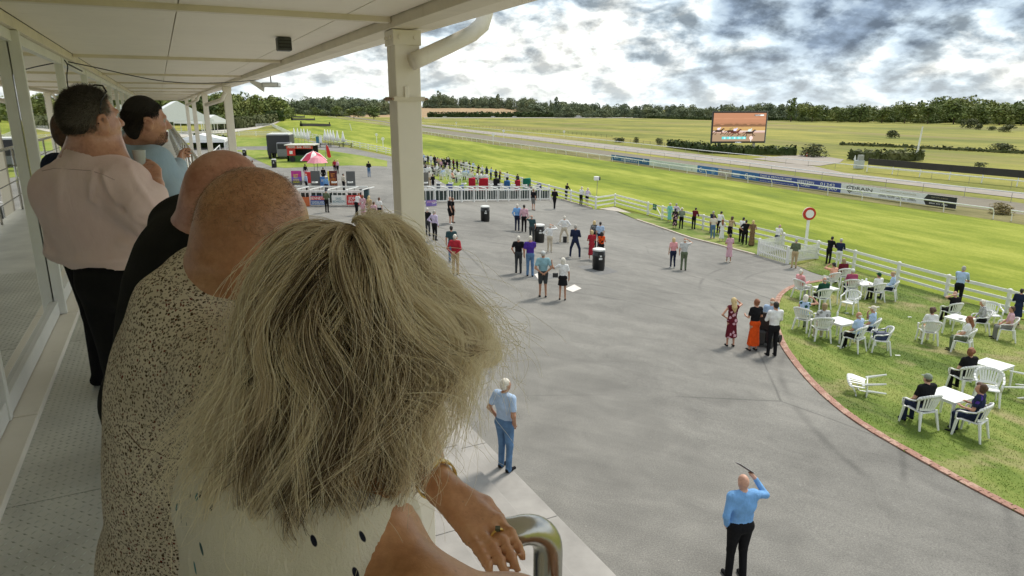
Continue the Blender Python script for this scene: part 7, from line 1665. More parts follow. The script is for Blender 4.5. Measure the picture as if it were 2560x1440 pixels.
def shirt_mat(name, c1, c2, weave=900, spots=None):
    m = bpy.data.materials.new(name); m.use_nodes = True; t = m.node_tree; q = NT(t); b = t.nodes['Principled BSDF']
    pos = q.n('ShaderNodeNewGeometry').outputs['Position']; c = q.ramp(q.noise(pos, 5, 4, .6), [(.3, c1), (.7, c2)])
    if spots:
        st = q.n('ShaderNodeVectorRotate', rotation_type='AXIS_ANGLE', ins={'Vector': pos, 'Axis': (.5, .8, .2), 'Angle': .6}).outputs[0]
        v = q.n('ShaderNodeTexVoronoi', ins={'Vector': q.vmath('MULTIPLY', st, (2.3, 2.3, .9)), 'Scale': 27}); sc_ = q.n('ShaderNodeSeparateColor'); q.set(sc_, 0, v.outputs['Color'])
        d = q.math('MULTIPLY', q.rng(v.outputs['Distance'], .17, .20, 1, 0), q.rng(sc_.outputs[1], .42, .46)); c = q.mix(d, c, q.mix(q.rng(sc_.outputs[0], .62, .66), spots[0], spots[1]))
    q.set(b, 'Base Color', c); q.set(b, 'Roughness', .85); q.set(b, 'Specular IOR Level', .2); q.set(b, 'Sheen Weight', .15 if c1[0] > .05 else 0.0)
    h = q.math('ADD', q.noise(pos, weave, 2, .6), q.math('MULTIPLY', q.noise(q.vmath('MULTIPLY', pos, (1, 1, .35)), 26 if not spots else 150, 4, .6, 1.2), 2.2))
    q.set(b, 'Normal', q.n('ShaderNodeBump', ins={'Strength': .35, 'Distance': .006, 'Height': h}).outputs[0]); return m
M_LEOP = leopard_mat(); M_PINK = shirt_mat('pink_shirt', (.84, .625, .62), (.92, .735, .73)); M_BLUESH = shirt_mat('pale_blue_shirt', (.36, .50, .66), (.48, .62, .77)); M_BLACKC = shirt_mat('black_cloth', (.006, .006, .007), (.012, .012, .013)); M_BLOUSE = shirt_mat('white_blouse', (.76, .72, .65), (.90, .86, .79), 700, ((.01, .012, .03), (.05, .22, .28))); M_NAVYC = shirt_mat('navy_cloth', (.010, .014, .03), (.02, .026, .05))
def limb_chain(P, pts, rads, m, k=.03):
    for (a, b), (r0, r1) in zip(zip(pts[:-1], pts[1:]), zip(rads[:-1], rads[1:])): P.append(P_cap(a, b, r0, r1, m, k))
def torso_prims(N, hip, yaw, w, d, m, belly=0.0, k=.06):
    """torso from neck base N to the hips, as overlapping ellipsoids turned to yaw"""
    N, hip = np.array(N, float), np.array(hip, float); ax = (hip-N); L = np.linalg.norm(ax); ax /= L; R = rotz(yaw); fwd = R @ A_((0, 1, 0)); rgt = R @ A_((1, 0, 0))
    z = -ax; x = rgt - z*(rgt @ z); x /= np.linalg.norm(x); y = np.cross(z, x); M = np.stack([x, y, z], 1); P = []
    def e(u, wx, dy, hz, fo=0.0, s_=0.0): P.append(P_ell(N + ax*L*u + y*fo + x*s_, (wx, dy, hz), m, k, M))
    e(.20, w*.95, d*.92, L*.30); e(.45, w, d*1.02, L*.34, .01); e(.72, w*.93*(1+.15*belly), d*(1+.3*belly), L*.34, .015+.05*belly); e(.98, w*.90*(1+.08*belly), d*.98, L*.24, .0)
    return P, x, y
def shoulders(N, x, w, drop): return np.array(N) + x*w + A_((0, 0, -drop)), np.array(N) - x*w + A_((0, 0, -drop))
def legs_prims(hip, x, y, m, floor=FLOOR_Z, r=.10, spread=.10, shoe='shoe'):
    hip = np.array(hip, float); P = []
    for sgn in (-1, 1):
        h = hip + x*spread*.85*sgn; f = A_((h[0], h[1], floor+.09)) + x*.02*sgn + y*.02; f[2] = floor + .09; kn = (h+f)/2 + y*.03
        P += [P_cap(h, kn, r, r*.72, m, .03), P_cap(kn, f, r*.72, r*.56, m, .02), P_cap(f + A_((0, 0, -.05)) - y*.04, f + A_((0, 0, -.055)) + y*.17, .045, .038, shoe, .01)]
    return P
def tube_between(name, pts, r, m, parent, n=8): mb = MB(); mb.smooth = True; mb.tube(pts, r, n); return mb.build(name, m, parent)
def rebase(root):
    """children were built in world coordinates: shift them to the root"""
    for ch in root.children:
        ch.matrix_parent_inverse = Matrix.Translation(root.location).inverted()
def surf(o, px, py, tol=9, off=.003):
    """front-most surface point of mesh object o seen at px,py"""
    co = np.empty(len(o.data.vertices)*3, np.float32); o.data.vertices.foreach_get('co', co); co = co.reshape(-1, 3)
    z = co[:, 2]-CAM_Z; d = co[:, 1]*CP - z*SP; X = 1280 + FPX*co[:, 0]/d; Y = 720 - FPX*(z*CP + co[:, 1]*SP)/d
    m = (X-px)**2 + (Y-py)**2; ok = np.nonzero(m < tol*tol)[0]
    if len(ok) == 0: ok = np.argsort(m)[:3]
    i = ok[np.argmin(d[ok])]; p = Vector(co[i]); return p + (Vector((0, 0, CAM_Z)) - p).normalized()*off
def hair_curves(name, P, rad, tone, m, parent):
    """P: (n, k, 3) strands"""
    n, k, _ = P.shape; hc = bpy.data.hair_curves.new(name); hc.add_curves([k]*n)
    hc.attributes['position'].data.foreach_set('vector', P.astype(np.float32).ravel())
    ra = hc.attributes.get('radius') or hc.attributes.new('radius', 'FLOAT', 'POINT')
    rr = np.repeat(np.linspace(1.0, .45, k)[None], n, 0)*np.asarray(rad).reshape(-1, 1); ra.data.foreach_set('value', rr.astype(np.float32).ravel())
    ta = hc.attributes.new('tone', 'FLOAT', 'CURVE'); ta.data.foreach_set('value', np.asarray(tone, np.float32))
    hc.materials.append(m); o = bpy.data.objects.new(name, hc); COL.objects.link(o); o.parent = parent; return o
def hair_mat(name, stops, rough=.38):
    m = bpy.data.materials.new(name); m.use_nodes = True; t = m.node_tree; q = NT(t); t.nodes.clear()
    at_ = q.n('ShaderNodeAttribute', attribute_name='tone'); c = q.ramp(at_.outputs['Fac'], stops)
    p_ = q.n('ShaderNodeBsdfPrincipled'); q.set(p_, 'Base Color', c); q.set(p_, 'Roughness', rough); q.set(p_, 'Specular IOR Level', .35)
    tl = q.n('ShaderNodeBsdfTranslucent'); q.set(tl, 'Color', c); mx = q.n('ShaderNodeMixShader'); q.set(mx, 0, .30); t.links.new(p_.outputs[0], mx.inputs[1]); t.links.new(tl.outputs[0], mx.inputs[2])
    out = q.n('ShaderNodeOutputMaterial'); t.links.new(mx.outputs[0], out.inputs[0]); return m
HR = np.random.default_rng(21)
def stubble_hair(root, c, R, name, n, length, m, region, comb=(0, -.5, -.6), rad=.0004, s=1.0, jit=.25, tone=None, lift=.6):
    """short hair on the skull ellipsoid where region(x,y,z unit local dir) is true"""
    d = HR.normal(size=(n*4, 3)); d /= np.linalg.norm(d, axis=1)[:, None]; d = d[region(d[:, 0], d[:, 1], d[:, 2])][:n]; n = len(d)
    p = A_((0, -.012, .022)) + d*A_((.079, .097, .099)); k = 5; cb = np.array(comb, float)
    dirn = d*lift + cb + HR.normal(size=(n, 3))*jit; dirn /= np.linalg.norm(dirn, axis=1)[:, None]
    L = length*HR.uniform(.6, 1.2, n); P = np.stack([p + dirn*(L*u)[:, None] - d*(L*.25*u*u)[:, None]*(1-lift) for u in np.linspace(0, 1, k)], 1)
    P = np.array(c) + (P*s) @ R.T
    t = HR.uniform(0, 1, n) if tone is None else np.clip(tone(d) + HR.normal(0, .12, n), 0, 1)
    return hair_curves(name, P, np.full(n, rad), t, m, root)

# ---------------------------------------------------------------- woman in front with the blown hair
def woman():
    root = thing('person', 'woman with blown ash-blonde hair leaning on the handrail nearest the camera', 'person', W(.0, .74, 0))
    Hc = A_(at(852, 822, .745)); N = A_((-.215, .725, 6.615)); hip = A_((-.34, .62, 6.14)); yaw = -50
    P = head_prims(Hc, rotz(22) @ rotx(-14), s=.96, ears=False)
    P += [P_cap(Hc + A_((.0, .0, -.04)), N + A_((.01, .01, -.02)), .050, .056, 'skin', .04)]
    T, x, y = torso_prims(N, hip, yaw, .150, .095, 'skin'); P += T
    R_, L_ = A_((-.085, .575, 6.512)), A_((-.315, .845, 6.55))
    P += [P_cap(N + A_((0, 0, -.06)), R_, .048, .047, 'skin', .05), P_cap(N + A_((0, 0, -.045)), L_, .055, .05, 'skin', .05)]
    el = A_((.085, .65, 6.415)); wr = A_((.02, .83, 6.41)); 
    limb_chain(P, [R_, (R_+el)/2 + A_((0, 0, .004)), el], [.047, .043, .038], 'skin'); 
    wr0 = A_((.10, .80, 6.30)); limb_chain(P, [el, wr0], [.040, .027], 'skin')
    P += hand_prims(wr0, wr0 + A_((.01, .085, -.02)), (0, .8, -.5), (-1, 0, 0), curl=(0, -.3, -1))
    le = A_((-.215, 1.13, 6.455)); lw = A_((-.104, .918, 6.442)); kn = A_((-.040, .852, 6.418))
    limb_chain(P, [L_, (L_+le)/2, le], [.048, .043, .037], 'skin'); limb_chain(P, [le, (le*.45+lw*.55), lw], [.036, .032, .0255], 'skin')
    side = np.cross(kn-lw, A_((0, 0, 1))); side /= np.linalg.norm(side)
    P += hand_prims(lw, kn, (.55, -.78, -.12), -side, curl=(.25, -.1, -.9), thumb=1, s=.92)
    b = prims_object('body', P, .0058, mats_fg(SKW), root)
    # blouse and trousers
    T2, x, y = torso_prims(N + A_((0, 0, -.02)), hip, yaw, .172, .128, 'top'); T2 += [P_ell(N + A_((-.06, .03, -.05)), (.11, .11, .055), 'top', .05), P_cap(N + A_((-.045, -.05, -.045)), N + A_((.035, -.085, -.075)), .066, .056, 'top', .05), P_cap(N + A_((-.05, -.04, -.05)), N + A_((-.11, .02, -.07)), .075, .075, 'top', .05)]
    prims_object('blouse', T2, .010, {'top': M_BLOUSE}, root, disp=wrinkle(.004, 40, 3))
    prims_object('trousers', [P_ell(hip, (.165, .135, .13), 'low', .05, rotz(yaw))] + legs_prims(hip, x, y, 'low', r=.095), .016, {'low': cc('beige'), 'shoe': cc('white')}, root)
    # watch and ring
    GOLD = mat('gold', (.72, .50, .16), .28, .1, 80, .2, 200, metal=1.0); DIAL = mat('dial', (.70, .62, .45), .3, .1)
    d = (kn-lw); d /= np.linalg.norm(d); fa = (lw-le)/np.linalg.norm(lw-le); wc = Vector(lw - fa*.030); f_ = Vector(fa); s1 = f_.cross(UP).normalized(); s2 = s1.cross(f_)
    for i in range(26):
        a = 2*math.pi*i/26; p = wc + (s1*math.cos(a) + s2*math.sin(a))*.0315; MB().bar(p - f_*.0055, p + f_*.0055, .0068, .003, (p-wc)).build('watch_link', GOLD, root)
    vc = (Vector((0, 0, CAM_Z)) - wc); vc = (vc - f_*vc.dot(f_)).normalized(); top = wc + (vc*.75 + s2*.5).normalized()*.032; nrm = (top-wc).normalized(); MB().tube([top-nrm*.002, top+nrm*.006], .0135, 24).build('watch_case', GOLD, root); MB().tube([top+nrm*.006, top+nrm*.0066], .0105, 24).build('watch_dial', DIAL, root)
    fb = kn + (-side)*.009; td = A_((.55, -.78, -.12)); td /= np.linalg.norm(td); rc = Vector(fb + td*.022); tv = Vector(td); q1 = tv.cross(UP).normalized(); q2 = q1.cross(tv)
    tube_between('ring', [rc + (q1*math.cos(a) + q2*math.sin(a))*.0108 for a in np.linspace(0, 2*math.pi, 25)], .0022, GOLD, root, 6); MB().box(rc + q2*.0125, (.007, .007, .005)).build('ring_stone', mat('stone', (.08, .10, .07), .1), root)
    for q in (-.027, -.009, .009, .027):
        pass
    # ---- hair
    H = [P_ell(Hc + A_((0, -.006, .020)), (.084, .100, .104), 'h', .03, rotz(22)), P_cap(Hc + A_((-.02, -.03, -.05)), Hc + A_((-.055, -.035, -.18)), .088, .075, 'h', .05)]
    prims_object('hair_base', H, .012, {'h': mat('hair_under', (.035, .025, .016), .9, .3, 60)}, root)
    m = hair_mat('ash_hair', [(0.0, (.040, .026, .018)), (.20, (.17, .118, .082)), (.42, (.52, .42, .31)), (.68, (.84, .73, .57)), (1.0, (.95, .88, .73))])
    crown = Hc + A_((.030, -.002, .118)); K = 22
    def strands(n, seed, kind):
        r = np.random.default_rng(seed); ncl = 260; cl = r.integers(0, ncl, n); cr = np.random.default_rng(77)
        cphi = cr.uniform(0, 2*np.pi, ncl); coff = cr.normal(size=(ncl, 3)); clen = cr.uniform(.62, 1.08, ncl); ctone = cr.uniform(0, 1, ncl); cfr = cr.uniform(0, 6.28, (ncl, 4)); cth = cr.uniform(.03, 1.40, ncl); cdrift = cr.normal(0, 1.1, ncl); ccurl = cr.normal(0, 1, ncl); cwind = cr.uniform(0, 1, ncl); clay = cr.uniform(0, 1, ncl)
        loose = (r.uniform(0, 1, n) < .12); phi = cphi[cl] + r.normal(0, .036, n)*np.where(loose, 5, 1); th0 = np.clip(cth[cl] + r.normal(0, .08, n), .0, 1.5); lay = np.clip(clay[cl] + r.normal(0, .18, n), 0, 1)
        hx0 = np.sin(phi)
        L = (.325 + .02*np.cos(phi))*clen[cl]*r.uniform(.86, 1.06, n) - th0*.045 + .03*np.clip(-hx0, 0, 1) - .045*np.clip(hx0, 0, 1)
        u = np.linspace(0, 1, K)[None]; S = u*L[:, None]                      # arc length
        ra = .118; th = th0[:, None] + S/ra
        free = np.maximum(0, th - 1.70)*ra; thc = np.minimum(th, 1.70); fr = free/.20
        off = (.004 + .026*lay)[:, None]*np.minimum(1, S/.05)
        ph = phi[:, None] + cdrift[cl][:, None]*np.maximum(0, S-.04)*1.5 + .10*np.sin(S*30 + cfr[cl][:, :1])*np.minimum(1, S/.1)
        hx, hy = np.sin(ph), -np.cos(ph)            # phi 0: towards the camera, +: to the right
        rx, ry, rz = .082, .098, .112
        sx = (rx+off)*np.sin(thc); sy = (ry+off)*np.sin(thc); sz = (rz+off)*np.cos(thc)
        X = hx*sx; Y = hy*sy; Z = sz - free
        X += .030*np.exp(-thc*1.1)
        flare = .024*np.sin(np.clip(fr, 0, 1.2)*2.2) - .075*np.clip(fr-.5, 0, 1)**2
        X += hx*flare; Y += hy*flare*.8
        X += -.040*fr**1.15; Y += -.006*fr
        left = np.clip(-hx, 0, 1); right = np.clip(hx, 0, 1)
        X += -left*.040*np.clip(fr-.2, 0, 1)**1.4; Z += left*.025*np.clip(fr-.55, 0, 1)
        # ends turn in curls, each lock its own way
        cu = np.clip(fr-.30, 0, 2); sg = ccurl[cl][:, None]; tx, ty = -hy, hx
        a = cu*(2.2 + 1.2*np.abs(sg)); rc = .024
        X += tx*np.sign(sg)*rc*(1-np.cos(a))*np.minimum(1, np.abs(sg)); Y += ty*np.sign(sg)*rc*(1-np.cos(a))*.6*np.minimum(1, np.abs(sg)); Z += rc*(a - np.sin(a))*.35
        # wind from the left lifts the right side
        wv = np.clip(cwind[cl][:, None]*1.6 - .45, 0, 1)*np.clip((hx-.25)*1.7, 0, 1)
        bl = np.clip((th-1.1)/1.5, 0, 1); X += wv*(.066*np.sin(bl*2.3) + .010*np.sin(7*bl + cfr[cl][:, 1:2])); Z += wv*(.080*bl**1.4 + .012*np.sin(6*bl + cfr[cl][:, 2:3])); Y += wv*.02*bl
        amp = (.0050*coff[cl])[:, None, :]*np.minimum(1, S/.10)[:, :, None]
        wav = np.stack([np.sin(S*(25+8*np.sin(cl))[:, None] + cfr[cl][:, i:i+1])*.0095*np.minimum(1, S/.14) for i in range(3)], -1)
        rn = r.normal(size=(n, 3))[:, None, :]*(.0008 + .0022*fr[:, :, None]*(1+2*wv[:, :, None]))
        Pp = np.stack([X, Y, Z], -1) + amp + wav + rn
        if kind == 'fly':
            q = r.normal(size=(n, 3)); q[:, 2] = np.abs(q[:, 2])*.6; Pp += q[:, None, :]*(.026*u**1.2)[:, :, None] + np.stack([np.sin(u*r.uniform(3, 12, (n, 1)) + r.uniform(0, 6, (n, 1))) for _ in range(3)], -1)*.011*u[:, :, None]
            Pp[:, :, 0] += (.025*u**2)*np.sign(hx0)[:, None]
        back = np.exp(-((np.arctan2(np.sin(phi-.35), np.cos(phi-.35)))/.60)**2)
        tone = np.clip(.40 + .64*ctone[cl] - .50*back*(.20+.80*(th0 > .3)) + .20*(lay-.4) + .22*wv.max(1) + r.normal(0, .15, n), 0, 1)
        return Hc + Pp, tone
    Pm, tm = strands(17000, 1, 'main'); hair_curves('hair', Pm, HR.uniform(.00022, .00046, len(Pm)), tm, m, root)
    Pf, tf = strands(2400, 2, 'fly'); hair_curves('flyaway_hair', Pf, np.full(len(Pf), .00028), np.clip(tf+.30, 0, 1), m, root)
    rebase(root)
woman()
# ---------------------------------------------------------------- bald man in the leopard shirt
def leopard_man():
    root = thing('person', 'bald man in a leopard-print shirt leaning on the handrail', 'person', W(-.06, 1.24, 0))
    Hc = A_(at(645, 602, 1.14)); N = A_((-.515, 1.105, 6.675)); hip = A_((-.600, 1.085, 6.18)); yaw = -55; RH = rotz(-34) @ rotx(-16)
    P = head_prims(Hc, RH, s=1.02, heavy=.6); P += [P_cap(Hc + RH @ A_((0, -.045, -.055)), N + A_((.01, .01, .0)), .062, .070, 'skin', .05), P_cap(Hc + RH @ A_((0, .0, -.05)), N + A_((.06, .05, .0)), .055, .065, 'skin', .05), P_ell(Hc + RH @ A_((0, -.082, -.055)), (.055, .025, .022), 'skin', .02, RH)]
    T, x, y = torso_prims(N, hip, yaw, .17, .12, 'skin'); P += T
    R_, L_ = shoulders(N, x, .19, .06); el = R_ + A_((.20, .10, -.19)); hd_ = A_(W(.36, 1.48, 1.10))
    le = L_ + A_((.20, .12, -.17)); lh = A_(W(.36, 1.78, 1.10))
    limb_chain(P, [R_, el, hd_], [.05, .042, .03], 'skin'); limb_chain(P, [L_, le, lh], [.05, .042, .03], 'skin'); P += hand_prims(hd_, hd_ + A_((.075, .04, -.01)), (.85, .4, -.3), (0, 0, 1)) + hand_prims(lh, lh + A_((.075, .04, -.01)), (.85, .4, -.3), (0, 0, 1))
    b = prims_object('body', P, .0066, mats_fg(SKA), root)
    S, x, y = torso_prims(N + A_((0, 0, -.01)), hip, yaw, .205, .155, 'top', .35)
    S += [P_cap(N + A_((0, 0, -.035)), R_ + A_((0, 0, -.01)), .088, .085, 'top', .06), P_cap(N + A_((0, 0, -.035)), L_ + A_((0, 0, -.01)), .088, .085, 'top', .06), P_cap(R_, R_*.25+el*.75, .082, .072, 'top', .04), P_cap(L_, L_*.25+le*.75, .082, .072, 'top', .04), P_cap(N + A_((-.02, -.02, .0)), N + A_((.0, .0, .035)), .088, .076, 'top', .03)]
    sh = prims_object('shirt', S, .011, {'top': M_LEOP}, root, disp=wrinkle(.0065, 16, 5, (1, 1, .7)))
    prims_object('trousers', [P_ell(hip + A_((0, 0, -.02)), (.185, .15, .13), 'low', .05, rotz(yaw))] + legs_prims(hip, x, y, 'low'), .018, {'low': cc('navy'), 'shoe': cc('black')}, root)
    nk = [N + A_((.0, .0, .03)) + x*.092*math.cos(a) + y*.088*math.sin(a) + A_((0, 0, .012*math.sin(a))) for a in np.linspace(0, 2*math.pi, 30)]
    V = []; F = []
    for i, p in enumerate(nk): V += [tuple(p + A_((0, 0, -.035)) + (p-N)*.16), tuple(p + A_((0, 0, .022))), tuple(p + A_((0, 0, .020)) - (p-N)*.06)]
    n = len(nk)
    for i in range(n-1): F += [(3*i, 3*i+3, 3*i+4, 3*i+1), (3*i+1, 3*i+4, 3*i+5, 3*i+2)]
    mb = MB().add(V, F); mb.smooth = True; mb.build('collar', M_LEOP, root)
    pts = [surf(sh, px, py, off=.0) for px, py in ((305, 1078), (330, 1098), (358, 1115), (392, 1130), (425, 1141), (460, 1150))]; tube_between('seam', pts, .0012, mat('seam_dark', (.16, .10, .08), .9), root, 5)
    hm = hair_mat('fine_brown', [(0, (.17, .10, .065)), (1, (.42, .27, .18))])
    stubble_hair(root, Hc, RH, 'cropped_hair', 3600, .010, hm, lambda x, y, z: (z > -.35) & (y < .35) & (z < .93) & ~((np.abs(x) > .75) & (z < .1) & (y > -.2)), (0, .4, -.2), .00016, 1.02, .35, lift=.35)
    rebase(root)
leopard_man()
# ---------------------------------------------------------------- second bald man, black jacket
def bald_two():
    root = thing('person', 'bald man in a black jacket between the leopard shirt and the pink shirt', 'person', W(-.10, 2.0, 0))
    Hc = A_(at(572, 502, 1.70)); yaw = -50; N = A_(at(508, 600, 1.68)); hip = A_((-.97, 1.74, 6.20)); RH = rotz(-42) @ rotx(-12)
    P = head_prims(Hc, RH, s=1.03, heavy=.8); P += [P_cap(Hc + RH @ A_((0, -.05, -.05)), N, .064, .074, 'skin', .05), P_cap(Hc + RH @ A_((0, .0, -.05)), N + A_((.06, .04, -.02)), .055, .065, 'skin', .05), P_ell(Hc + RH @ A_((0, -.088, -.06)), (.055, .022, .018), 'skin', .012, RH), P_ell(Hc + RH @ A_((0, -.080, -.098)), (.055, .026, .018), 'skin', .012, RH)]
    T, x, y = torso_prims(N, hip, yaw, .16, .12, 'skin'); P += T; R_, L_ = shoulders(N, x, .20, .06)
    el = R_ + A_((.15, .10, -.22)); h1 = A_(W(.36, 1.85, 1.10)); le = L_ + A_((.18, .14, -.20)); h2 = A_(W(.36, 2.35, 1.10))
    limb_chain(P, [R_, el, h1], [.05, .042, .03], 'skin'); limb_chain(P, [L_, le, h2], [.05, .042, .03], 'skin'); P += hand_prims(h1, h1 + A_((.075, .04, -.01)), (.85, .4, -.3), (0, 0, 1)) + hand_prims(h2, h2 + A_((.075, .04, -.01)), (.85, .4, -.3), (0, 0, 1))
    prims_object('body', P, .010, mats_fg(SKB), root)
    S, x, y = torso_prims(N, hip, yaw, .205, .16, 'top', .3); S += [P_cap(N + A_((0, 0, -.03)), R_, .085, .09, 'top', .06), P_cap(N + A_((0, 0, -.03)), L_, .085, .09, 'top', .06)]; limb_chain(S, [R_, el, h1*.9+el*.1], [.088, .07, .05], 'top'); limb_chain(S, [L_, le, h2*.9+le*.1], [.088, .07, .05], 'top')
    prims_object('jacket', S, .014, {'top': M_BLACKC}, root, disp=wrinkle(.007, 14, 8))
    prims_object('trousers', [P_ell(hip, (.18, .15, .13), 'low', .05, rotz(yaw))] + legs_prims(hip, x, y, 'low'), .018, {'low': M_BLACKC, 'shoe': cc('black')}, root); rebase(root)
bald_two()
# ---------------------------------------------------------------- man in the pink shirt
def pink_man():
    root = thing('person', 'grey-haired man in a pink shirt and black trousers with glasses on his head', 'person', (-1.85, 3.12, FLOOR_Z))
    D = 3.0; Hc = A_(at(232, 300, D)); N = A_(at(226, 384, 2.99)); hip = A_((-1.80, 3.06, 6.22)); yaw = -4; RH = rotz(-30) @ rotx(4)
    P = head_prims(Hc, RH, s=1.08, heavy=1.0); P += [P_cap(Hc + RH @ A_((0, -.03, -.05)), N + A_((0, 0, -.02)), .070, .078, 'skin', .05), P_cap(Hc + RH @ A_((0, .01, -.06)), N + A_((.03, .05, -.03)), .062, .072, 'skin', .05), P_ell(Hc + RH @ A_((0, -.07, -.09)), (.062, .03, .03), 'skin', .03, RH)]
    T, x, y = torso_prims(N, hip, yaw, .19, .13, 'skin'); P += T; R_, L_ = A_(at(303, 462, 2.93)), A_(at(142, 478, 3.02))
    el = A_(at(392, 578, 2.86)); wr = A_(at(392, 462, 2.98)); kn = A_(at(378, 428, 3.03)); le = L_ + A_((-.04, .06, -.27)); lw = le + A_((.06, .22, .02)); lk = lw + A_((.05, .07, .01))
    limb_chain(P, [R_, el, wr], [.055, .046, .032], 'skin'); limb_chain(P, [L_, le, lw], [.055, .046, .032], 'skin'); P += hand_prims(wr, kn, (-.6, .5, .5), (.3, .6, .4), curl=(-.8, .2, .1)) + hand_prims(lw, lk, (.6, .7, 0), (0, 0, 1))
    prims_object('body', P, .009, mats_fg(SKC), root)
    S, x, y = torso_prims(N + A_((0, 0, -.06)), hip + A_((0, 0, .06)), yaw, .240, .165, 'top', .45, .10); S += [P_cap(N + A_((0, 0, -.075)), R_, .085, .088, 'top', .10), P_cap(N + A_((0, 0, -.075)), L_, .085, .088, 'top', .10)]
    limb_chain(S, [R_, (R_+el)/2 + A_((.01, -.01, .0)), el], [.088, .082, .068], 'top', .07); limb_chain(S, [el, wr*.8+el*.2], [.066, .046], 'top', .04); limb_chain(S, [L_, le, lw*.9+le*.1], [.086, .070, .05], 'top', .07)
    zc = at(250, 668, 2.95).z
    fold = [wrinkle(.006, 10, 12, (1, 1, .28)), wrinkle(.0028, 26, 14, (1, 1, .5))]
    creases = (([(246, 432), (262, 480), (285, 510), (305, 522)], -.012, 7), ([(236, 430), (228, 470), (228, 498), (246, 508)], .010, 7), ([(256, 440), (276, 490), (302, 528), (342, 560)], .011, 8), ([(296, 520), (335, 556), (372, 588), (402, 602)], -.016, 8), ([(120, 630), (180, 652), (250, 656), (310, 648), (352, 630)], .014, 12), ([(126, 545), (136, 590), (160, 636)], .010, 10), ([(300, 606), (345, 618), (385, 610)], .010, 9), ([(322, 420), (350, 470), (392, 530)], .007, 9), ([(150, 440), (146, 500), (150, 560)], .006, 12), ([(345, 545), (380, 552), (412, 545)], -.009, 7))
    def crease(V, Q):
        n = np.zeros_like(V); fn = np.cross(V[Q[:, 2]]-V[Q[:, 0]], V[Q[:, 3]]-V[Q[:, 1]])
        for k in range(4): np.add.at(n, Q[:, k], fn)
        n /= np.linalg.norm(n, axis=1)[:, None] + 1e-9; z = V[:, 2]-CAM_Z; dp = V[:, 1]*CP - z*SP; X = 1280 + FPX*V[:, 0]/dp; Y = 720 - FPX*(z*CP + V[:, 1]*SP)/dp
        front = np.einsum('ij,ij->i', n, A_((0, 0, CAM_Z)) - V) > 0; h = np.zeros(len(V))
        for pl, amp, wd in creases:
            d = np.full(len(V), 1e9)
            for (ax, ay), (bx, by) in zip(pl[:-1], pl[1:]):
                L2 = (bx-ax)**2 + (by-ay)**2; t = np.clip(((X-ax)*(bx-ax) + (Y-ay)*(by-ay))/L2, 0, 1); d = np.minimum(d, np.hypot(X-ax-t*(bx-ax), Y-ay-t*(by-ay)))
            h += amp*np.exp(-(d/wd)**2)
        return V + n*(h*front)[:, None]
    sh = prims_object('shirt', S, .010, {'top': M_PINK}, root, cut=lambda X: zc - X[:, 2] - .012*np.sin(X[:, 0]*22+1), disp=lambda V, Q: crease(fold[1](fold[0](V, Q), Q), Q))
    prims_object('trousers', [P_ell(hip + A_((0, 0, .0)), (.205, .165, .15), 'low', .05, rotz(yaw)), P_ell(hip + A_((0, 0, .08)), (.20, .16, .08), 'low', .05, rotz(yaw))] + legs_prims(hip, x, y, 'low', r=.12, spread=.11), .016, {'low': M_BLACKC, 'shoe': cc('black')}, root, disp=wrinkle(.008, 10, 31))
    # collar, yoke seam, pleat seams
    V = []; F = []; n = 32
    for i in range(n+1):
        a = math.pi*(-.52) + 2*math.pi*i/n; e = N + x*.106*math.cos(a) + y*.098*math.sin(a) + A_((0, 0, -.01)); o_ = (e-N)*A_((1, 1, 0)); up = .042 + .012*(-math.sin(a))
        V += [tuple(e + A_((0, 0, -.016)) + o_*.20), tuple(e + A_((0, 0, up)) - o_*.07), tuple(e + A_((0, 0, up-.004)) - o_*.12), tuple(e + A_((0, 0, -.01)) - o_*.05)]
    for i in range(n): F += [(4*i+j, 4*i+4+j, 4*i+5+j, 4*i+1+j) for j in range(3)]
    mb = MB().add(V, F); mb.smooth = True; mb.build('collar', M_PINK, root)
    SM = mat('seam_pink', (.62, .45, .45), .9)
    for line in [((100, 420), (130, 416), (175, 417), (220, 421), (262, 430), (292, 442))]:
        tube_between('seam', [surf(sh, *p, off=.0008) for p in line], .0016, SM, root, 5)
    # glasses pushed up on the head
    GM = mat('glasses', (.015, .015, .017), .25, .1); hp = lambda X, Y, Z: Vector(Hc + RH @ A_((X, Y, Z))*1.08)
    for e in (-1, 1): tube_between('glasses_temple', [hp(e*.074, .035, .105), hp(e*.086, .0, .075), hp(e*.088, -.015, .03), hp(e*.086, -.03, -.012)], .0032, GM, root, 6)
    tube_between('glasses_rim', [hp(-.074, .035, .105), hp(-.04, .045, .128), hp(0, .04, .132), hp(.04, .045, .128), hp(.074, .035, .105)], .004, GM, root, 6)
    hm = hair_mat('grey_hair', [(0, (.045, .037, .030)), (.40, (.13, .112, .094)), (.72, (.32, .29, .25)), (1, (.55, .51, .45))], .5)
    reg = lambda x, y, z: ((z > .05) & (y < .62 - .0*z) & ~((y > .45) & (z < .55))) | ((z <= .05) & (z > -.62) & (y < -.12 + .0*x)) | ((np.abs(x) > .6) & (z > -.15) & (y < .25))
    prims_object('hair_base', [P_ell(Hc + RH @ A_((0, -.020, .030))*1.08, (.084, .098, .102), 'h', .02, RH), P_ell(Hc + RH @ A_((0, -.045, -.02))*1.08, (.076, .066, .075), 'h', .02, RH)], .010, {'h': mat('grey_under', (.05, .042, .035), .9, .4, 60)}, root, cut=lambda X: np.maximum(((X-Hc) @ RH)[:, 1] - .045, 0)*1.0 + np.where((((X-Hc) @ RH)[:, 1] > -.02) & (((X-Hc) @ RH)[:, 2] < .03), .02, -.5))
    stubble_hair(root, Hc, RH, 'hair', 15000, .024, hm, reg, (0, -.35, -.35), .00055, 1.10, .30, tone=lambda d: .22 + .5*np.clip(np.abs(d[:, 0])*1.0 - d[:, 2]*.55 + .15, 0, 1) - .25*(d[:, 2] < -.3))
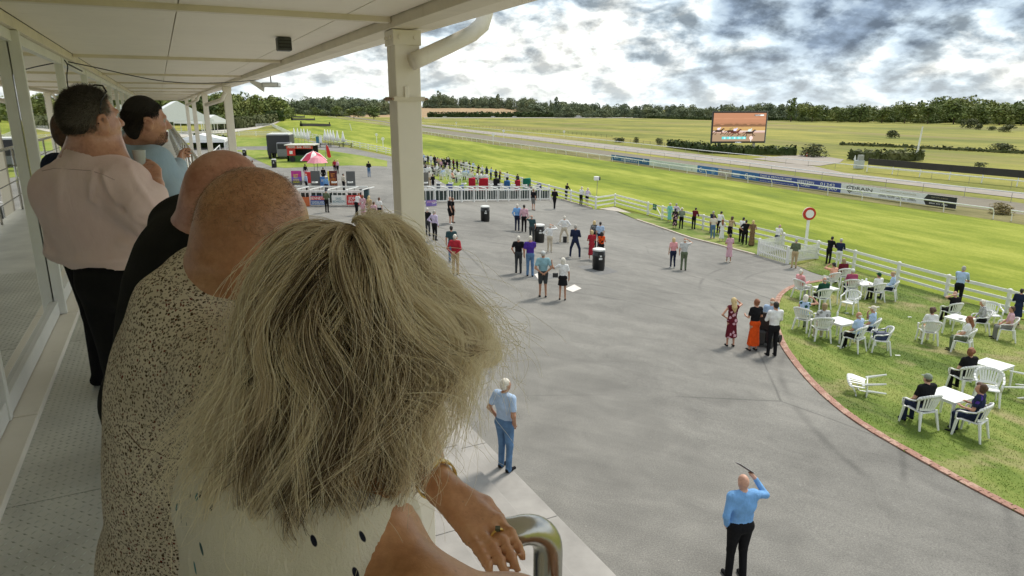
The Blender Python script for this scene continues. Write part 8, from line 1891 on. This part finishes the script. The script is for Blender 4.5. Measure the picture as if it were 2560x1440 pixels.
    rebase(root)
    # his plastic cup
    cp = thing('plastic_cup', 'clear plastic cup held up by the man in the pink shirt', 'cup', at(353, 421, 3.06)); mb = MB(); mb.smooth = True; mb.lathe([(.020, 0), (.027, .078), (.028, .08), (.026, .078), (.019, .004)], n=24, cap=False); mb.build('wall', mat('cup_clear', (.50, .54, .55), .12, .03), cp)
    MB().lathe([(.0195, .002), (.022, .02)], n=20).build('drink', mat('drink_pale', (.55, .52, .42), .1), cp)
pink_man()
# ---------------------------------------------------------------- man in the light blue shirt
def blue_man():
    root = thing('person', 'dark-haired bearded man in a light blue shirt leaning right on the rail', 'person', W(-.25, 4.75, 0))
    D = 4.0; Hc = A_(at(368, 303, D)); RH = rotz(-52) @ rotx(-4); yaw = -55; N = A_(at(333, 372, 4.05)); hip = A_(W(-.30, 4.80, .92))
    P = head_prims(Hc, RH, s=1.06); P += [P_cap(Hc + RH @ A_((0, -.04, -.05)), N, .062, .072, 'skin', .05), P_cap(Hc + RH @ A_((0, .0, -.06)), N + A_((.05, .03, -.02)), .052, .062, 'skin', .04)]
    for i, pr in enumerate(P):      # stubble on the jaw
        pass
    T, x, y = torso_prims(N, hip, yaw, .17, .12, 'skin'); P += T; R_, L_ = shoulders(N, x, .21, .07)
    R_ = A_(at(385, 410, 3.92)); el = A_(at(432, 468, 3.95)); wr = A_(at(449, 408, 4.15)); kn = A_(at(455, 388, 4.22)); le = L_ + A_((.18, .14, -.2)); lw = A_(W(.36, 4.6, 1.12))
    limb_chain(P, [R_, el, wr], [.055, .045, .032], 'skin'); limb_chain(P, [L_, le, lw], [.055, .045, .032], 'skin'); P += hand_prims(wr, kn, (.5, .6, .5), (.2, -.5, .6), curl=(.3, .3, -.6)) + hand_prims(lw, lw + A_((.07, .04, 0)), (.8, .4, -.3), (0, 0, 1))
    prims_object('body', P, .011, mats_fg(SKC), root)
    S, x, y = torso_prims(N + A_((0, 0, -.02)), hip, yaw, .22, .165, 'top', .4); S += [P_cap(N + A_((0, 0, -.03)), R_, .085, .098, 'top', .07), P_cap(N + A_((0, 0, -.03)), L_, .085, .095, 'top', .07)]
    limb_chain(S, [R_, el], [.10, .078], 'top', .05); limb_chain(S, [el, wr*.9+el*.1], [.078, .05], 'top', .04); limb_chain(S, [L_, le, lw*.85+le*.15], [.095, .07, .05], 'top', .05); S.append(P_cap(N + A_((-.01, -.01, 0)), N + A_((.01, .01, .05)), .088, .080, 'top', .03))
    sh = prims_object('shirt', S, .014, {'top': M_BLUESH}, root, disp=wrinkle(.010, 11, 44, (1, 1, .8)))
    prims_object('trousers', [P_ell(hip, (.18, .15, .14), 'low', .05, rotz(yaw))] + legs_prims(hip, x, y, 'low'), .018, {'low': M_NAVYC, 'shoe': cc('black')}, root)
    hm = hair_mat('black_hair', [(0, (.010, .008, .007)), (1, (.055, .040, .030))], .4)
    prims_object('hair_base', [P_ell(Hc + RH @ A_((0, -.022, .034))*1.06, (.088, .104, .106), 'h', .02, RH), P_ell(Hc + RH @ A_((0, -.058, -.03))*1.06, (.076, .06, .08), 'h', .02, RH)], .011, {'h': mat('black_under', (.014, .011, .009), .9, .3, 60)}, root, cut=lambda X: np.where((((X-Hc) @ RH)[:, 1] > .005) & (((X-Hc) @ RH)[:, 2] < .045), .02, -.5))
    reg = lambda x, y, z: ((z > .15) & ~((y > .6) & (z < .5))) | ((z > -.7) & (y < -.15))
    stubble_hair(root, Hc, RH, 'hair', 9000, .034, hm, reg, (0, -.35, -.75), .0007, 1.11, .16, lift=.18)
    br = hair_mat('beard', [(0, (.05, .035, .025)), (1, (.20, .15, .11))]); d = HR.normal(size=(9000, 3)); d /= np.linalg.norm(d, axis=1)[:, None]; d = d[(d[:, 2] < .15) & (d[:, 1] > -.1)][:2600]; pp = A_((0, .03, -.062)) + d*A_((.058, .064, .072)); q = np.stack([pp + d*.006*u for u in (0, .5, 1)], 1)
    hair_curves('beard', Hc + (q*1.06) @ RH.T, np.full(len(q), .0004), HR.uniform(0, 1, len(q)), br, root); rebase(root)
blue_man()
person('person in a navy jacket almost hidden behind the pink shirt', (-2.50, 3.92, FLOOR_Z), 1.66, -30, 'navy', 'black', hair='brown', style='short', res=.016, fat=1.1, ra='front', la='front')
